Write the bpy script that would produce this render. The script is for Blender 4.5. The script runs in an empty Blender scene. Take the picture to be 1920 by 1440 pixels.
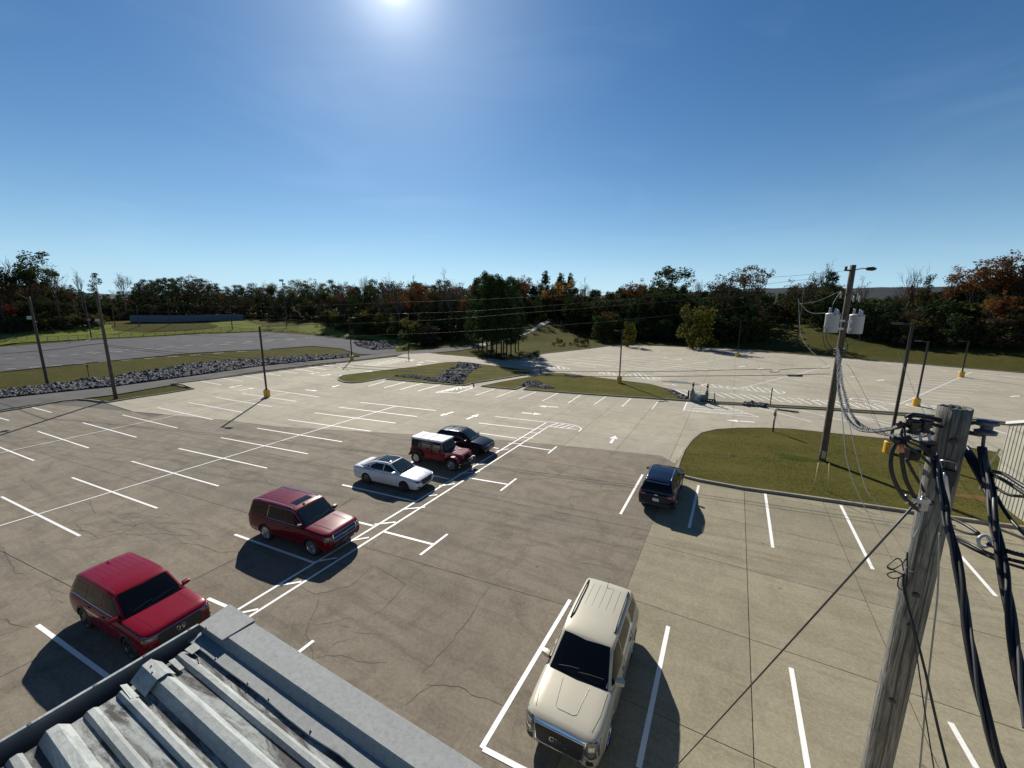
import bpy, bmesh, math, random
from mathutils import Vector, Matrix
from mathutils.bvhtree import BVHTree
random.seed(7)
R = math.radians
scene = bpy.context.scene
COL = scene.collection
# ------------------------------------------------------------------ camera
F_PX, CX, CY, CAM_H = 765.0, 960.0, 720.0, 10.5
_yaw, _pit, _rol = R(28.427), R(11.0208), R(0.3293)
_f = Vector((-math.sin(_yaw)*math.cos(_pit), math.cos(_yaw)*math.cos(_pit), -math.sin(_pit)))
_rt = Vector((math.cos(_yaw), math.sin(_yaw), 0)); _up = _rt.cross(_f)
CR = math.cos(_rol)*_rt + math.sin(_rol)*_up
CU = -math.sin(_rol)*_rt + math.cos(_rol)*_up
cam_data = bpy.data.cameras.new('camera'); cam = bpy.data.objects.new('camera', cam_data); COL.objects.link(cam)
m = Matrix((CR, CU, -_f)).transposed().to_4x4(); m.translation = (0, 0, CAM_H); cam.matrix_world = m
cam_data.sensor_width = 36; cam_data.lens = F_PX/1920*36; cam_data.clip_start = 0.05; cam_data.clip_end = 6000
scene.camera = cam
# ------------------------------------------------------------------ world, sun, exposure
SUN_AZ, SUN_EL = R(-42.8), R(33.2)          # azimuth from +Y, negative towards -X
world = bpy.data.worlds.new('World'); scene.world = world; world.use_nodes = True
wn = world.node_tree.nodes; wl = world.node_tree.links
bg = wn['Background']; sky = wn.new('ShaderNodeTexSky'); sky.sky_type = 'NISHITA'; sky.sun_disc = False
sky.sun_elevation = SUN_EL; sky.sun_rotation = SUN_AZ
sky.altitude = 200; sky.air_density = 1.0; sky.dust_density = 0.15; sky.ozone_density = 2.0
hs = wn.new('ShaderNodeHueSaturation'); hs.inputs['Saturation'].default_value = 1.3
wl.new(sky.outputs[0], hs.inputs['Color']); tint = wn.new('ShaderNodeMix'); tint.data_type = 'RGBA'; tint.blend_type = 'MULTIPLY'; tint.inputs[0].default_value = 1; tint.inputs[7].default_value = (0.80, 0.87, 0.95, 1)
wl.new(hs.outputs[0], tint.inputs[6])
def wmath(op, a, b=None):
    q = wn.new('ShaderNodeMath'); q.operation = op
    for i, v in enumerate((a, b)):
        if v is None: continue
        if isinstance(v, (int, float)): q.inputs[i].default_value = v
        else: wl.new(v, q.inputs[i])
    return q.outputs[0]
def wadd(base, fac, col):
    q = wn.new('ShaderNodeMix'); q.data_type = 'RGBA'; q.blend_type = 'ADD'; q.clamp_result = False; q.clamp_factor = False
    wl.new(fac, q.inputs[0]); wl.new(base, q.inputs[6]); q.inputs[7].default_value = (*col, 1); return q.outputs[2]
tc = wn.new('ShaderNodeTexCoord'); nz = wn.new('ShaderNodeVectorMath'); nz.operation = 'NORMALIZE'; wl.new(tc.outputs['Generated'], nz.inputs[0])
SDV = (math.sin(SUN_AZ)*math.cos(SUN_EL), math.cos(SUN_AZ)*math.cos(SUN_EL), math.sin(SUN_EL))
dt = wn.new('ShaderNodeVectorMath'); dt.operation = 'DOT_PRODUCT'; wl.new(nz.outputs[0], dt.inputs[0]); dt.inputs[1].default_value = SDV
dd_ = wmath('MAXIMUM', dt.outputs['Value'], 0.0)
sx = wn.new('ShaderNodeSeparateXYZ'); wl.new(nz.outputs[0], sx.inputs[0]); el = wmath('MAXIMUM', sx.outputs[2], 0.0)
# low haze: the real sky pales to blue white towards the horizon
hz = wmath('POWER', 2.718, wmath('MULTIPLY', el, -8.0))
mixh = wn.new('ShaderNodeMix'); mixh.data_type = 'RGBA'; wl.new(wmath('MULTIPLY', hz, 0.78), mixh.inputs[0]); wl.new(tint.outputs[2], mixh.inputs[6]); mixh.inputs[7].default_value = (6.4, 10.8, 15.0, 1)
c_ = mixh.outputs[2]
for pw, k, col in ((5000, 50.0, (1, .97, .9)), (420, 7.0, (1, .98, .95)), (45, 2.1, (.75, .93, 1)), (7, 1.1, (.30, .66, 1))):
    c_ = wadd(c_, wmath('MULTIPLY', wmath('POWER', dd_, float(pw)), k), col)
# faint high cirrus
cn = wn.new('ShaderNodeTexNoise'); cm_ = wn.new('ShaderNodeMapping'); cm_.inputs['Scale'].default_value = (1.2, 1.2, 5); wl.new(nz.outputs[0], cm_.inputs[0]); wl.new(cm_.outputs[0], cn.inputs['Vector'])
cn.inputs['Scale'].default_value = 2.2; cn.inputs['Detail'].default_value = 6; cn.inputs['Distortion'].default_value = 0.8
cr_ = wn.new('ShaderNodeMapRange'); cr_.inputs[1].default_value = 0.5; cr_.inputs[2].default_value = 0.8; cr_.inputs[4].default_value = 0.45; wl.new(cn.outputs[0], cr_.inputs[0])
c_ = wadd(c_, cr_.outputs[0], (1, 1, 1))
wl.new(c_, bg.inputs[0])
bg.inputs[1].default_value = 0.05
sl = bpy.data.lights.new('sun', 'SUN'); sun = bpy.data.objects.new('sun', sl); COL.objects.link(sun)
sl.energy = 5.0; sl.angle = R(0.55); sl.color = (1.0, 0.94, 0.85)
sd = Vector((math.sin(SUN_AZ)*math.cos(SUN_EL), math.cos(SUN_AZ)*math.cos(SUN_EL), math.sin(SUN_EL)))
sun.rotation_euler = sd.to_track_quat('Z', 'Y').to_euler(); sun.location = (0, 0, 60)
vs = scene.view_settings; vs.view_transform = 'Standard'; vs.look = 'None'; vs.gamma = 1; vs.use_curve_mapping = False
vs.exposure = 0.6
# ------------------------------------------------------------------ survey helpers
def G(px, py, z=0.0):
    """survey point: where the sight line through a picture point meets level z"""
    d = _f + CR*((px-CX)/F_PX) - CU*((py-CY)/F_PX)
    t = (z-CAM_H)/d.z
    return Vector((d.x*t, d.y*t, z))
def colaz(px):
    """azimuth (from +Y, clockwise) of a picture column at the horizon"""
    d = _f + CR*((px-CX)/F_PX) - CU*((571-CY)/F_PX)
    return math.atan2(d.x, d.y)
def PX(v):
    v = Vector(v)-Vector((0, 0, CAM_H)); c = v.dot(_f)
    return CX+F_PX*v.dot(CR)/c, CY-F_PX*v.dot(CU)/c
def lerp(a, b, t): return a+(b-a)*t
def interp(tab, x):
    if x <= tab[0][0]: return tab[0][1:]
    for p, q in zip(tab, tab[1:]):
        if x <= q[0]:
            t = (x-p[0])/(q[0]-p[0]); return tuple(lerp(a, b, t) for a, b in zip(p[1:], q[1:]))
    return tab[-1][1:]
# ground relief: per azimuth the distance where the level ends, then a second station (distance, height)
_rel = []
for px, y0, d1, y1 in [(-200, 650, 150, 622), (0, 650, 140, 620), (190, 637, 160, 606), (350, 627, 165, 600), (500, 621, 160, 601), (640, 632, 130, 612),
                       (740, 650, 120, 632), (820, 652, 130, 634), (900, 648, 140, 622), (1028, 640, 150, 603), (1100, 651, 150, 620), (1300, 648, 150, 622), (1440, 655, 150, 592), (1560, 665, 130, 612),
                       (1700, 680, 95, 642), (1920, 699, 90, 645), (2100, 715, 90, 645)]:
    g = G(px, y0); d0 = math.hypot(g.x, g.y)
    d = _f + CR*((px-CX)/F_PX) - CU*((y1-CY)/F_PX)
    d1 = max(d1, d0+18); z1 = CAM_H + d.z/math.hypot(d.x, d.y)*d1
    _rel.append((colaz(px), d0, d1, max(0.3, z1)))
def TZ(x, y):
    d = math.hypot(x, y); az = math.atan2(x, y)
    if az > 2.2: az -= 2*math.pi
    d0, d1, z1 = interp(_rel, az)
    if d <= d0: return 0.0
    if d <= d1: return z1*(d-d0)/(d1-d0)
    return z1 + (d-d1)*0.02
def GT(px, py):
    """survey point on the relief"""
    d = _f + CR*((px-CX)/F_PX) - CU*((py-CY)/F_PX)
    s = math.hypot(d.x, d.y); lo, hi = 1.0, 400.0
    def f(D): return CAM_H + d.z/s*D - TZ(d.x/s*D, d.y/s*D)
    a = 2.0
    while a < 600 and f(a) > 0: a += 0.5
    a = min(a, 600)
    return Vector((d.x/s*a, d.y/s*a, TZ(d.x/s*a, d.y/s*a)))
def at_dist(px, D):
    az = colaz(px); x, y = math.sin(az)*D, math.cos(az)*D
    return Vector((x, y, TZ(x, y)))
# ------------------------------------------------------------------ object helpers
def tag(o, label=None, cat=None, group=None, kind=None):
    if label: o['label'] = label
    if cat: o['category'] = cat
    if group: o['group'] = group
    if kind: o['kind'] = kind
    return o
def empty(name, loc=(0, 0, 0), rz=0.0):
    o = bpy.data.objects.new(name, None); COL.objects.link(o)
    o.location = loc; o.rotation_euler = (0, 0, rz); o.empty_display_size = 0.3
    return o
def link_mesh(name, me, parent=None):
    o = bpy.data.objects.new(name, me); COL.objects.link(o)
    if parent: o.parent = parent
    return o
def mesh(name, verts, faces, mats, parent=None, smooth=False, fm=None, origin=None):
    """verts in the parent's frame (or world frame minus origin)"""
    if origin is not None:
        ox, oy, oz = origin; verts = [(v[0]-ox, v[1]-oy, v[2]-oz) for v in verts]
    me = bpy.data.meshes.new(name); me.from_pydata([tuple(v) for v in verts], [], faces)
    if not isinstance(mats, (list, tuple)): mats = [mats]
    for q in mats: me.materials.append(q)
    if fm: me.polygons.foreach_set('material_index', fm)
    if smooth: me.polygons.foreach_set('use_smooth', [True]*len(me.polygons))
    me.update()
    o = link_mesh(name, me, parent)
    if origin is not None and parent is None: o.location = origin
    return o
class MB:
    """collects boxes, tubes, lathes ... into one mesh"""
    def __init__(s): s.v = []; s.f = []
    def add(s, vs, fs):
        n = len(s.v); s.v += [tuple(q) for q in vs]; s.f += [tuple(i+n for i in f) for f in fs]; return s
    def box(s, c, size, rz=0.0, M=None):
        hx, hy, hz = size[0]/2, size[1]/2, size[2]/2
        co, si = math.cos(rz), math.sin(rz); vs = []
        for z in (-hz, hz):
            for x, y in ((-hx, -hy), (hx, -hy), (hx, hy), (-hx, hy)):
                if M is not None: p = M @ Vector((x, y, z)); vs.append((p.x+c[0], p.y+c[1], p.z+c[2]))
                else: vs.append((c[0]+x*co-y*si, c[1]+x*si+y*co, c[2]+z))
        return s.add(vs, [(3, 2, 1, 0), (4, 5, 6, 7), (0, 1, 5, 4), (1, 2, 6, 5), (2, 3, 7, 6), (3, 0, 4, 7)])
    def tube(s, pts, r, n=6, caps=True, twist=0.0):
        pts = [Vector(p) for p in pts]; N = len(pts)
        rr = r if isinstance(r, (list, tuple)) else [r]*N
        t0 = (pts[1]-pts[0]).normalized()
        up = Vector((0, 0, 1)) if abs(t0.z) < 0.9 else Vector((1, 0, 0))
        nrm = t0.cross(up).normalized(); vs = []; fs = []
        for i, p in enumerate(pts):
            t = (pts[min(i+1, N-1)]-pts[max(i-1, 0)])
            t = t.normalized() if t.length > 1e-9 else t0
            nrm = (nrm-t*nrm.dot(t)).normalized(); b = t.cross(nrm)
            for k in range(n):
                a = 2*math.pi*k/n+twist*i
                vs.append(p+(nrm*math.cos(a)+b*math.sin(a))*rr[i])
        for i in range(N-1):
            for k in range(n):
                fs.append((i*n+k, i*n+(k+1) % n, (i+1)*n+(k+1) % n, (i+1)*n+k))
        if caps: fs.append(tuple(range(n-1, -1, -1))); fs.append(tuple((N-1)*n+k for k in range(n)))
        return s.add(vs, fs)
    def lathe(s, prof, n=12, c=(0, 0, 0), axis='Z'):
        vs = []; fs = []; N = len(prof)
        for r, h in prof:
            for k in range(n):
                a = 2*math.pi*k/n
                p = (r*math.cos(a), r*math.sin(a), h) if axis == 'Z' else ((r*math.cos(a), h, r*math.sin(a)) if axis == 'Y' else (h, r*math.cos(a), r*math.sin(a)))
                vs.append((p[0]+c[0], p[1]+c[1], p[2]+c[2]))
        for i in range(N-1):
            for k in range(n):
                q = (i*n+k, i*n+(k+1) % n, (i+1)*n+(k+1) % n, (i+1)*n+k)
                fs.append(q if axis != 'Y' else q[::-1])
        a_, b_ = tuple(range(n-1, -1, -1)), tuple((N-1)*n+k for k in range(n))
        if axis == 'Y': a_, b_ = a_[::-1], b_[::-1]
        fs += [a_, b_]
        return s.add(vs, fs)
    def prism(s, poly, z0, z1):
        n = len(poly); vs = [(p[0], p[1], z0) for p in poly]+[(p[0], p[1], z1) for p in poly]
        return s.add(vs, [tuple(range(n-1, -1, -1)), tuple(range(n, 2*n))]+[(i, (i+1) % n, n+(i+1) % n, n+i) for i in range(n)])
    def build(s, name, mat, parent=None, smooth=False, origin=None):
        return mesh(name, s.v, s.f, mat, parent, smooth, origin=origin)
def clip(poly, cell):
    """Sutherland-Hodgman: poly clipped by a convex counter-clockwise cell"""
    out = list(poly)
    for i in range(len(cell)):
        a, b = cell[i], cell[(i+1) % len(cell)]; ex, ey = b[0]-a[0], b[1]-a[1]
        inp, out = out, []
        if not inp: return []
        def side(p): return ex*(p[1]-a[1])-ey*(p[0]-a[0])
        for j in range(len(inp)):
            p, q = inp[j-1], inp[j]; sp, sq = side(p), side(q)
            if (sp >= 0) != (sq >= 0):
                t = sp/(sp-sq); out.append((p[0]+(q[0]-p[0])*t, p[1]+(q[1]-p[1])*t))
            if sq >= 0: out.append((q[0], q[1]))
    res = []
    for p in out:
        if not res or math.hypot(p[0]-res[-1][0], p[1]-res[-1][1]) > 1e-4: res.append(p)
    if len(res) > 2 and math.hypot(res[0][0]-res[-1][0], res[0][1]-res[-1][1]) < 1e-4: res.pop()
    return res
def area(p): return 0.5*sum(p[i-1][0]*p[i][1]-p[i][0]*p[i-1][1] for i in range(len(p)))
def ccw(p): return list(p) if area(p) > 0 else list(p)[::-1]
def xy(pts): return [(p[0], p[1]) for p in pts]
def drape(poly, step, off, hf=None):
    """level polygon cut into a grid and laid on the relief"""
    hf = hf or TZ; poly = ccw(poly)
    x0, x1 = min(p[0] for p in poly), max(p[0] for p in poly); y0, y1 = min(p[1] for p in poly), max(p[1] for p in poly)
    vs = []; fs = []; key = {}
    def vid(p):
        k = (round(p[0], 3), round(p[1], 3))
        if k not in key: key[k] = len(vs); vs.append((p[0], p[1], hf(p[0], p[1])+off))
        return key[k]
    i = math.floor(x0/step)
    while i*step < x1:
        col = clip(poly, [(i*step, y0-1), ((i+1)*step, y0-1), ((i+1)*step, y1+1), (i*step, y1+1)])
        if col:
            j = math.floor(y0/step)
            while j*step < y1:
                c = clip(col, [(i*step, j*step), ((i+1)*step, j*step), ((i+1)*step, (j+1)*step), (i*step, (j+1)*step)])
                if len(c) > 2 and abs(area(c)) > 1e-4:
                    f = []
                    for p in c:
                        q = vid(p)
                        if q not in f: f.append(q)
                    if len(f) > 2: fs.append(tuple(f))
                j += 1
        i += 1
    return vs, fs
def smooth_loop(pts, n=6):
    """closed Catmull-Rom"""
    out = []; N = len(pts)
    for i in range(N):
        p0, p1, p2, p3 = (Vector(pts[(i+k) % N][:2]) for k in (-1, 0, 1, 2))
        for j in range(n):
            t = j/n
            out.append(tuple(0.5*((2*p1)+(p2-p0)*t+(2*p0-5*p1+4*p2-p3)*t*t+(3*p1-p0-3*p2+p3)*t**3)))
    return out
def spline(pts, n=8):
    pts = [Vector(p) for p in pts]; out = []; N = len(pts)
    for i in range(N-1):
        p0, p1, p2, p3 = pts[max(i-1, 0)], pts[i], pts[i+1], pts[min(i+2, N-1)]
        for j in range(n):
            t = j/n
            out.append(0.5*((2*p1)+(p2-p0)*t+(2*p0-5*p1+4*p2-p3)*t*t+(3*p1-p0-3*p2+p3)*t**3))
    out.append(pts[-1]); return out
def copy_tree(o, parent=None):
    c = o.copy(); COL.objects.link(c); c.parent = parent
    for ch in list(o.children): copy_tree(ch, c)
    return c
# ------------------------------------------------------------------ materials
def mat(name, col=(0.5, 0.5, 0.5), rough=0.6, metal=0.0, coat=0.0, emis=None, spec=0.5):
    mt = bpy.data.materials.new(name); mt.use_nodes = True; b = mt.node_tree.nodes['Principled BSDF']
    b.inputs['Base Color'].default_value = (*col, 1); b.inputs['Roughness'].default_value = rough; b.inputs['Metallic'].default_value = metal
    b.inputs['Coat Weight'].default_value = coat; b.inputs['Coat Roughness'].default_value = 0.04; b.inputs['Specular IOR Level'].default_value = spec
    return mt
class NT:
    def __init__(s, mt): s.t = mt.node_tree; s.b = s.t.nodes['Principled BSDF']
    def n(s, typ, **kw):
        q = s.t.nodes.new(typ)
        for k, v in kw.items():
            if k in q.inputs: q.inputs[k].default_value = v
            else: setattr(q, k, v)
        return q
    def l(s, a, b): s.t.links.new(a, b)
    def pos(s, sc=(1, 1, 1), rz=0):
        g = s.n('ShaderNodeNewGeometry'); mp = s.n('ShaderNodeMapping'); mp.inputs['Scale'].default_value = sc; mp.inputs['Rotation'].default_value = (0, 0, rz)
        s.l(g.outputs['Position'], mp.inputs['Vector']); return mp.outputs[0]
    def obj(s, sc=(1, 1, 1)):
        g = s.n('ShaderNodeTexCoord'); mp = s.n('ShaderNodeMapping'); mp.inputs['Scale'].default_value = sc
        s.l(g.outputs['Object'], mp.inputs['Vector']); return mp.outputs[0]
    def noise(s, vec, scale, detail=4, rough=0.55, dist=0.0):
        q = s.n('ShaderNodeTexNoise'); q.inputs['Scale'].default_value = scale; q.inputs['Detail'].default_value = detail
        q.inputs['Roughness'].default_value = rough; q.inputs['Distortion'].default_value = dist; s.l(vec, q.inputs['Vector']); return q.outputs['Fac']
    def ramp(s, fac, stops):
        q = s.n('ShaderNodeValToRGB'); e = q.color_ramp.elements
        while len(e) < len(stops): e.new(0.5)
        for i, (p, c) in enumerate(stops): e[i].position = p; e[i].color = (*c, 1) if len(c) == 3 else c
        s.l(fac, q.inputs[0]); return q.outputs[0]
    def g(s, fac, a, b): return s.ramp(fac, [(a, (0, 0, 0)), (b, (1, 1, 1))])
    def mix(s, f, a, b, mode='MIX'):
        q = s.n('ShaderNodeMix', data_type='RGBA', blend_type=mode)
        for sock, v in ((q.inputs[0], f), (q.inputs[6], a), (q.inputs[7], b)):
            if isinstance(v, (int, float)): sock.default_value = v
            elif isinstance(v, tuple): sock.default_value = (*v, 1) if len(v) == 3 else v
            else: s.l(v, sock)
        return q.outputs[2]
    def bump(s, h, strength=0.3, dist=0.02):
        q = s.n('ShaderNodeBump'); q.inputs['Strength'].default_value = strength; q.inputs['Distance'].default_value = dist
        s.l(h, q.inputs['Height']); s.l(q.outputs[0], s.b.inputs['Normal'])
    def col(s, c): s.l(c, s.b.inputs['Base Color'])
def concrete(name, base, stain, dark, streak_rz, amount):
    mt = mat(name, base, 0.92, spec=0.18); t = NT(mt); p = t.pos()
    mul = lambda c, k: tuple(min(1, v*k) for v in c)
    c = t.ramp(t.noise(p, 0.16, 5, 0.6), [(0.3, mul(base, 0.84)), (0.5, base), (0.72, mul(base, 1.12))])
    f1 = t.g(t.noise(p, 0.75, 7, 0.66, 0.7), 0.46, 0.64)
    c = t.mix(t.mix(amount, (0, 0, 0), f1), c, stain)
    ps = t.pos((0.14, 1.7, 1), streak_rz); f2 = t.g(t.noise(ps, 1.0, 7, 0.66, 0.3), 0.48, 0.68)
    c = t.mix(t.mix(0.6*amount, (0, 0, 0), f2), c, dark)
    ps2 = t.pos((1.9, 0.2, 1), streak_rz); f3 = t.g(t.noise(ps2, 0.9, 5, 0.6, 0.3), 0.55, 0.8)
    c = t.mix(t.mix(0.35*amount, (0, 0, 0), f3), c, dark); f4 = t.g(t.noise(p, 0.35, 6, 0.7, 1.2), 0.55, 0.70); c = t.mix(t.mix(0.6*amount, (0, 0, 0), f4), c, mul(dark, 0.9)); f5 = t.g(t.noise(t.pos((1, 1, 1), 0.7), 0.9, 7, 0.7, 0.9), 0.56, 0.68); c = t.mix(t.mix(0.35, (0, 0, 0), f5), c, mul(base, 1.28))
    sp = t.g(t.noise(p, 9.0, 5, 0.7), 0.42, 0.62)
    c = t.mix(0.16, c, t.mix(sp, mul(dark, 0.7), mul(base, 1.5)))
    sp2 = t.noise(p, 45.0, 3, 0.6); c = t.mix(0.5, c, t.ramp(sp2, [(0.32, (0.5, 0.5, 0.5)), (0.5, (1, 1, 1)), (0.68, (1.3, 1.3, 1.3))]), 'MULTIPLY')
    vo = t.n('ShaderNodeTexVoronoi'); vo.inputs['Scale'].default_value = 0.55; t.l(p, vo.inputs['Vector'])
    spot = t.ramp(vo.outputs['Distance'], [(0.02, (1, 1, 1)), (0.045, (0, 0, 0))]); c = t.mix(t.mix(0.55, (0, 0, 0), spot), c, mul(dark, 0.35))
    oi = t.n('ShaderNodeObjectInfo'); rnd = t.ramp(oi.outputs['Random'], [(0, (0.93, 0.93, 0.93)), (1, (1.06, 1.055, 1.04))])
    c = t.mix(1.0, c, rnd, 'MULTIPLY'); t.col(c)
    t.bump(t.noise(p, 30, 5, 0.7), 0.35, 0.012)
    return mt
M = {}
M['new'] = concrete('light_concrete', (0.248, 0.224, 0.156), (0.200, 0.175, 0.119), (0.138, 0.120, 0.081), R(20), 0.75)
M['old'] = concrete('weathered_concrete', (0.198, 0.172, 0.131), (0.146, 0.124, 0.093), (0.096, 0.082, 0.064), R(-28), 1.0)
M['mid'] = concrete('pale_concrete', (0.331, 0.304, 0.236), (0.266, 0.241, 0.185), (0.206, 0.181, 0.134), R(5), 0.7)
M['far'] = concrete('grey_concrete', (0.239, 0.225, 0.194), (0.197, 0.183, 0.158), (0.155, 0.141, 0.120), R(5), 0.7)
M['kerb'] = concrete('kerb_concrete', (0.288, 0.264, 0.216), (0.224, 0.200, 0.160), (0.136, 0.120, 0.096), R(5), 0.8)
M['joint'] = mat('joint_filler', (0.045, 0.038, 0.03), 0.9)
M['crack'] = mat('crack_dirt', (0.055, 0.047, 0.038), 0.95)
def paint_mat():
    mt = mat('road_paint', (0.8, 0.8, 0.78), 0.6, spec=0.3); t = NT(mt); p = t.pos()
    oi = t.n('ShaderNodeObjectInfo'); c = t.ramp(t.noise(p, 14, 6, 0.7), [(0.27, (0.40, 0.38, 0.33)), (0.37, (0.72, 0.71, 0.68)), (0.6, (0.80, 0.80, 0.78))])
    c = t.mix(t.mix(0.18, (0, 0, 0), t.g(t.noise(p, 1.7, 5, 0.7), 0.48, 0.75)), c, (0.42, 0.39, 0.33)); c = t.mix(1.0, c, t.ramp(oi.outputs['Random'], [(0, (0.9, 0.89, 0.87)), (1, (1, 1, 1))]), 'MULTIPLY'); t.col(c); return mt
M['paint'] = paint_mat()
def grass_mat(name, a, b, c, dirt=None, amt=0.3):
    mt = mat(name, a, 1.0, spec=0.03); t = NT(mt); p = t.pos()
    col = t.ramp(t.noise(p, 0.22, 5, 0.6), [(0.3, a), (0.5, b), (0.7, c)])
    n1 = t.noise(p, 3.2, 6, 0.7, 0.4); col = t.mix(t.g(n1, 0.38, 0.68), col, t.mix(0.5, c, b))
    ps = t.pos((0.5, 3.5, 1), R(-8)); col = t.mix(t.mix(0.5, (0, 0, 0), t.g(t.noise(ps, 0.9, 5, 0.65), 0.45, 0.75)), col, tuple(v*0.6 for v in a))
    n2 = t.noise(p, 22, 4, 0.7); col = t.mix(0.7, col, t.ramp(n2, [(0.3, (0.45, 0.45, 0.45)), (0.5, (1, 1, 1)), (0.7, (1.5, 1.45, 1.3))]), 'MULTIPLY')
    if dirt: col = t.mix(t.mix(amt, (0, 0, 0), t.g(t.noise(p, 0.35, 6, 0.65, 0.5), 0.58, 0.7)), col, dirt)
    n3 = t.noise(p, 70, 3, 0.7); col = t.mix(0.6, col, t.ramp(n3, [(0.34, (0.45, 0.5, 0.4)), (0.5, (1, 1, 1)), (0.66, (1.5, 1.45, 1.3))]), 'MULTIPLY'); t.col(col); t.bump(n2, 1.0, 0.10); return mt
M['grass'] = grass_mat('autumn_grass', (0.071, 0.074, 0.019), (0.097, 0.094, 0.025), (0.135, 0.117, 0.038), (0.160, 0.097, 0.051), 0.5)
M['field'] = grass_mat('green_field_grass', (0.121, 0.153, 0.031), (0.147, 0.176, 0.036), (0.181, 0.181, 0.053))
M['bank'] = grass_mat('ground_grass', (0.047, 0.051, 0.013), (0.061, 0.062, 0.017), (0.086, 0.075, 0.024), (0.102, 0.070, 0.039), 0.6)
M['lush'] = grass_mat('fresh_green_grass', (0.042, 0.062, 0.010), (0.05, 0.072, 0.012), (0.065, 0.075, 0.017))
def gravel_mat(name, a, b, sc=3.0):
    mt = mat(name, a, 1.0, spec=0.08); t = NT(mt); p = t.pos()
    c = t.ramp(t.noise(p, 0.3, 5, 0.6), [(0.3, a), (0.7, b)])
    n2 = t.noise(p, sc*8, 4, 0.7); c = t.mix(0.8, c, t.ramp(n2, [(0.3, (0.4, 0.4, 0.4)), (0.5, (1, 1, 1)), (0.7, (1.5, 1.5, 1.5))]), 'MULTIPLY')
    ps = t.pos((0.12, 1.0, 1), R(62)); c = t.mix(t.mix(0.5, (0, 0, 0), t.g(t.noise(ps, 0.6, 4), 0.5, 0.7)), c, tuple(v*0.65 for v in a))
    t.col(c); t.bump(n2, 0.5, 0.03); return mt
M['gravel'] = gravel_mat('grey_gravel', (0.068, 0.068, 0.074), (0.098, 0.098, 0.105))
M['asphalt'] = gravel_mat('worn_asphalt', (0.085, 0.085, 0.08), (0.13, 0.127, 0.118), 5)
M['clay'] = gravel_mat('red_clay', (0.16, 0.075, 0.04), (0.10, 0.065, 0.03), 2)
def rock_mat(name, a, b):
    mt = mat(name, a, 0.85); t = NT(mt)
    oi = t.n('ShaderNodeNewGeometry'); c = t.ramp(oi.outputs['Random Per Island'], [(0.0, a), (0.6, b), (0.93, tuple(v*1.7 for v in b))])
    t.col(t.mix(0.4, c, t.ramp(t.noise(t.pos(), 9, 4, 0.7), [(0.3, (0.5, 0.5, 0.5)), (0.7, (1.3, 1.3, 1.3))]), 'MULTIPLY')); return mt
M['rock'] = rock_mat('riprap_rock', (0.012, 0.014, 0.018), (0.048, 0.052, 0.062))
def wood_mat(name, a, b, dark):
    mt = mat(name, a, 0.85, spec=0.2); t = NT(mt); p = t.obj((9, 9, 0.55))
    n1 = t.noise(p, 3.2, 8, 0.68, 1.2); c = t.ramp(n1, [(0.30, dark), (0.44, a), (0.6, b), (0.78, tuple(v*1.35 for v in b))])
    p2 = t.obj((40, 40, 0.9)); n2 = t.noise(p2, 2.0, 5, 0.7, 0.4); c = t.mix(0.75, c, t.ramp(n2, [(0.36, (0.35, 0.33, 0.3)), (0.5, (1, 1, 1)), (0.7, (1.3, 1.3, 1.3))]), 'MULTIPLY')
    p3 = t.obj((2.5, 2.5, 1.2)); c = t.mix(t.mix(0.6, (0, 0, 0), t.g(t.noise(p3, 1.3, 4, 0.6, 1.5), 0.52, 0.68)), c, dark)
    t.col(c); t.bump(t.mix(0.5, n1, n2), 0.9, 0.02); return mt
M['polewood'] = wood_mat('weathered_pole_wood', (0.125, 0.122, 0.108), (0.20, 0.195, 0.175), (0.035, 0.034, 0.03))
M['polefar'] = wood_mat('brown_pole_wood', (0.10, 0.08, 0.06), (0.15, 0.125, 0.1), (0.04, 0.032, 0.025))
M['black'] = mat('black_paint_metal', (0.012, 0.012, 0.014), 0.35, 0.3)
M['rubber'] = mat('black_cable_rubber', (0.010, 0.010, 0.011), 0.42, spec=0.35)
M['tyre'] = mat('tyre_rubber', (0.018, 0.018, 0.02), 0.8)
M['galv'] = mat('galvanised_steel', (0.42, 0.43, 0.44), 0.35, 0.85)
M['alu'] = mat('bare_aluminium_strand', (0.06, 0.06, 0.063), 0.6, 0.3)
M['spool'] = mat('blue_grey_spool', (0.05, 0.06, 0.075), 0.35)
M['screw'] = mat('dull_screw', (0.12, 0.12, 0.12), 0.5, 0.6)
M['porc'] = mat('grey_porcelain', (0.35, 0.37, 0.40), 0.25)
M['wire'] = mat('dark_wire', (0.05, 0.05, 0.055), 0.5, 0.4)
M['lightgrey'] = mat('transformer_grey_paint', (0.36, 0.38, 0.41), 0.4)
def yellow_mat():
    mt = mat('yellow_paint', (0.62, 0.33, 0.02), 0.5); t = NT(mt); t.col(t.ramp(t.noise(t.pos(), 5, 5, 0.7), [(0.3, (0.35, 0.18, 0.02)), (0.45, (0.6, 0.32, 0.02)), (0.7, (0.72, 0.42, 0.03))])); return mt
M['yellow'] = yellow_mat()
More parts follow.
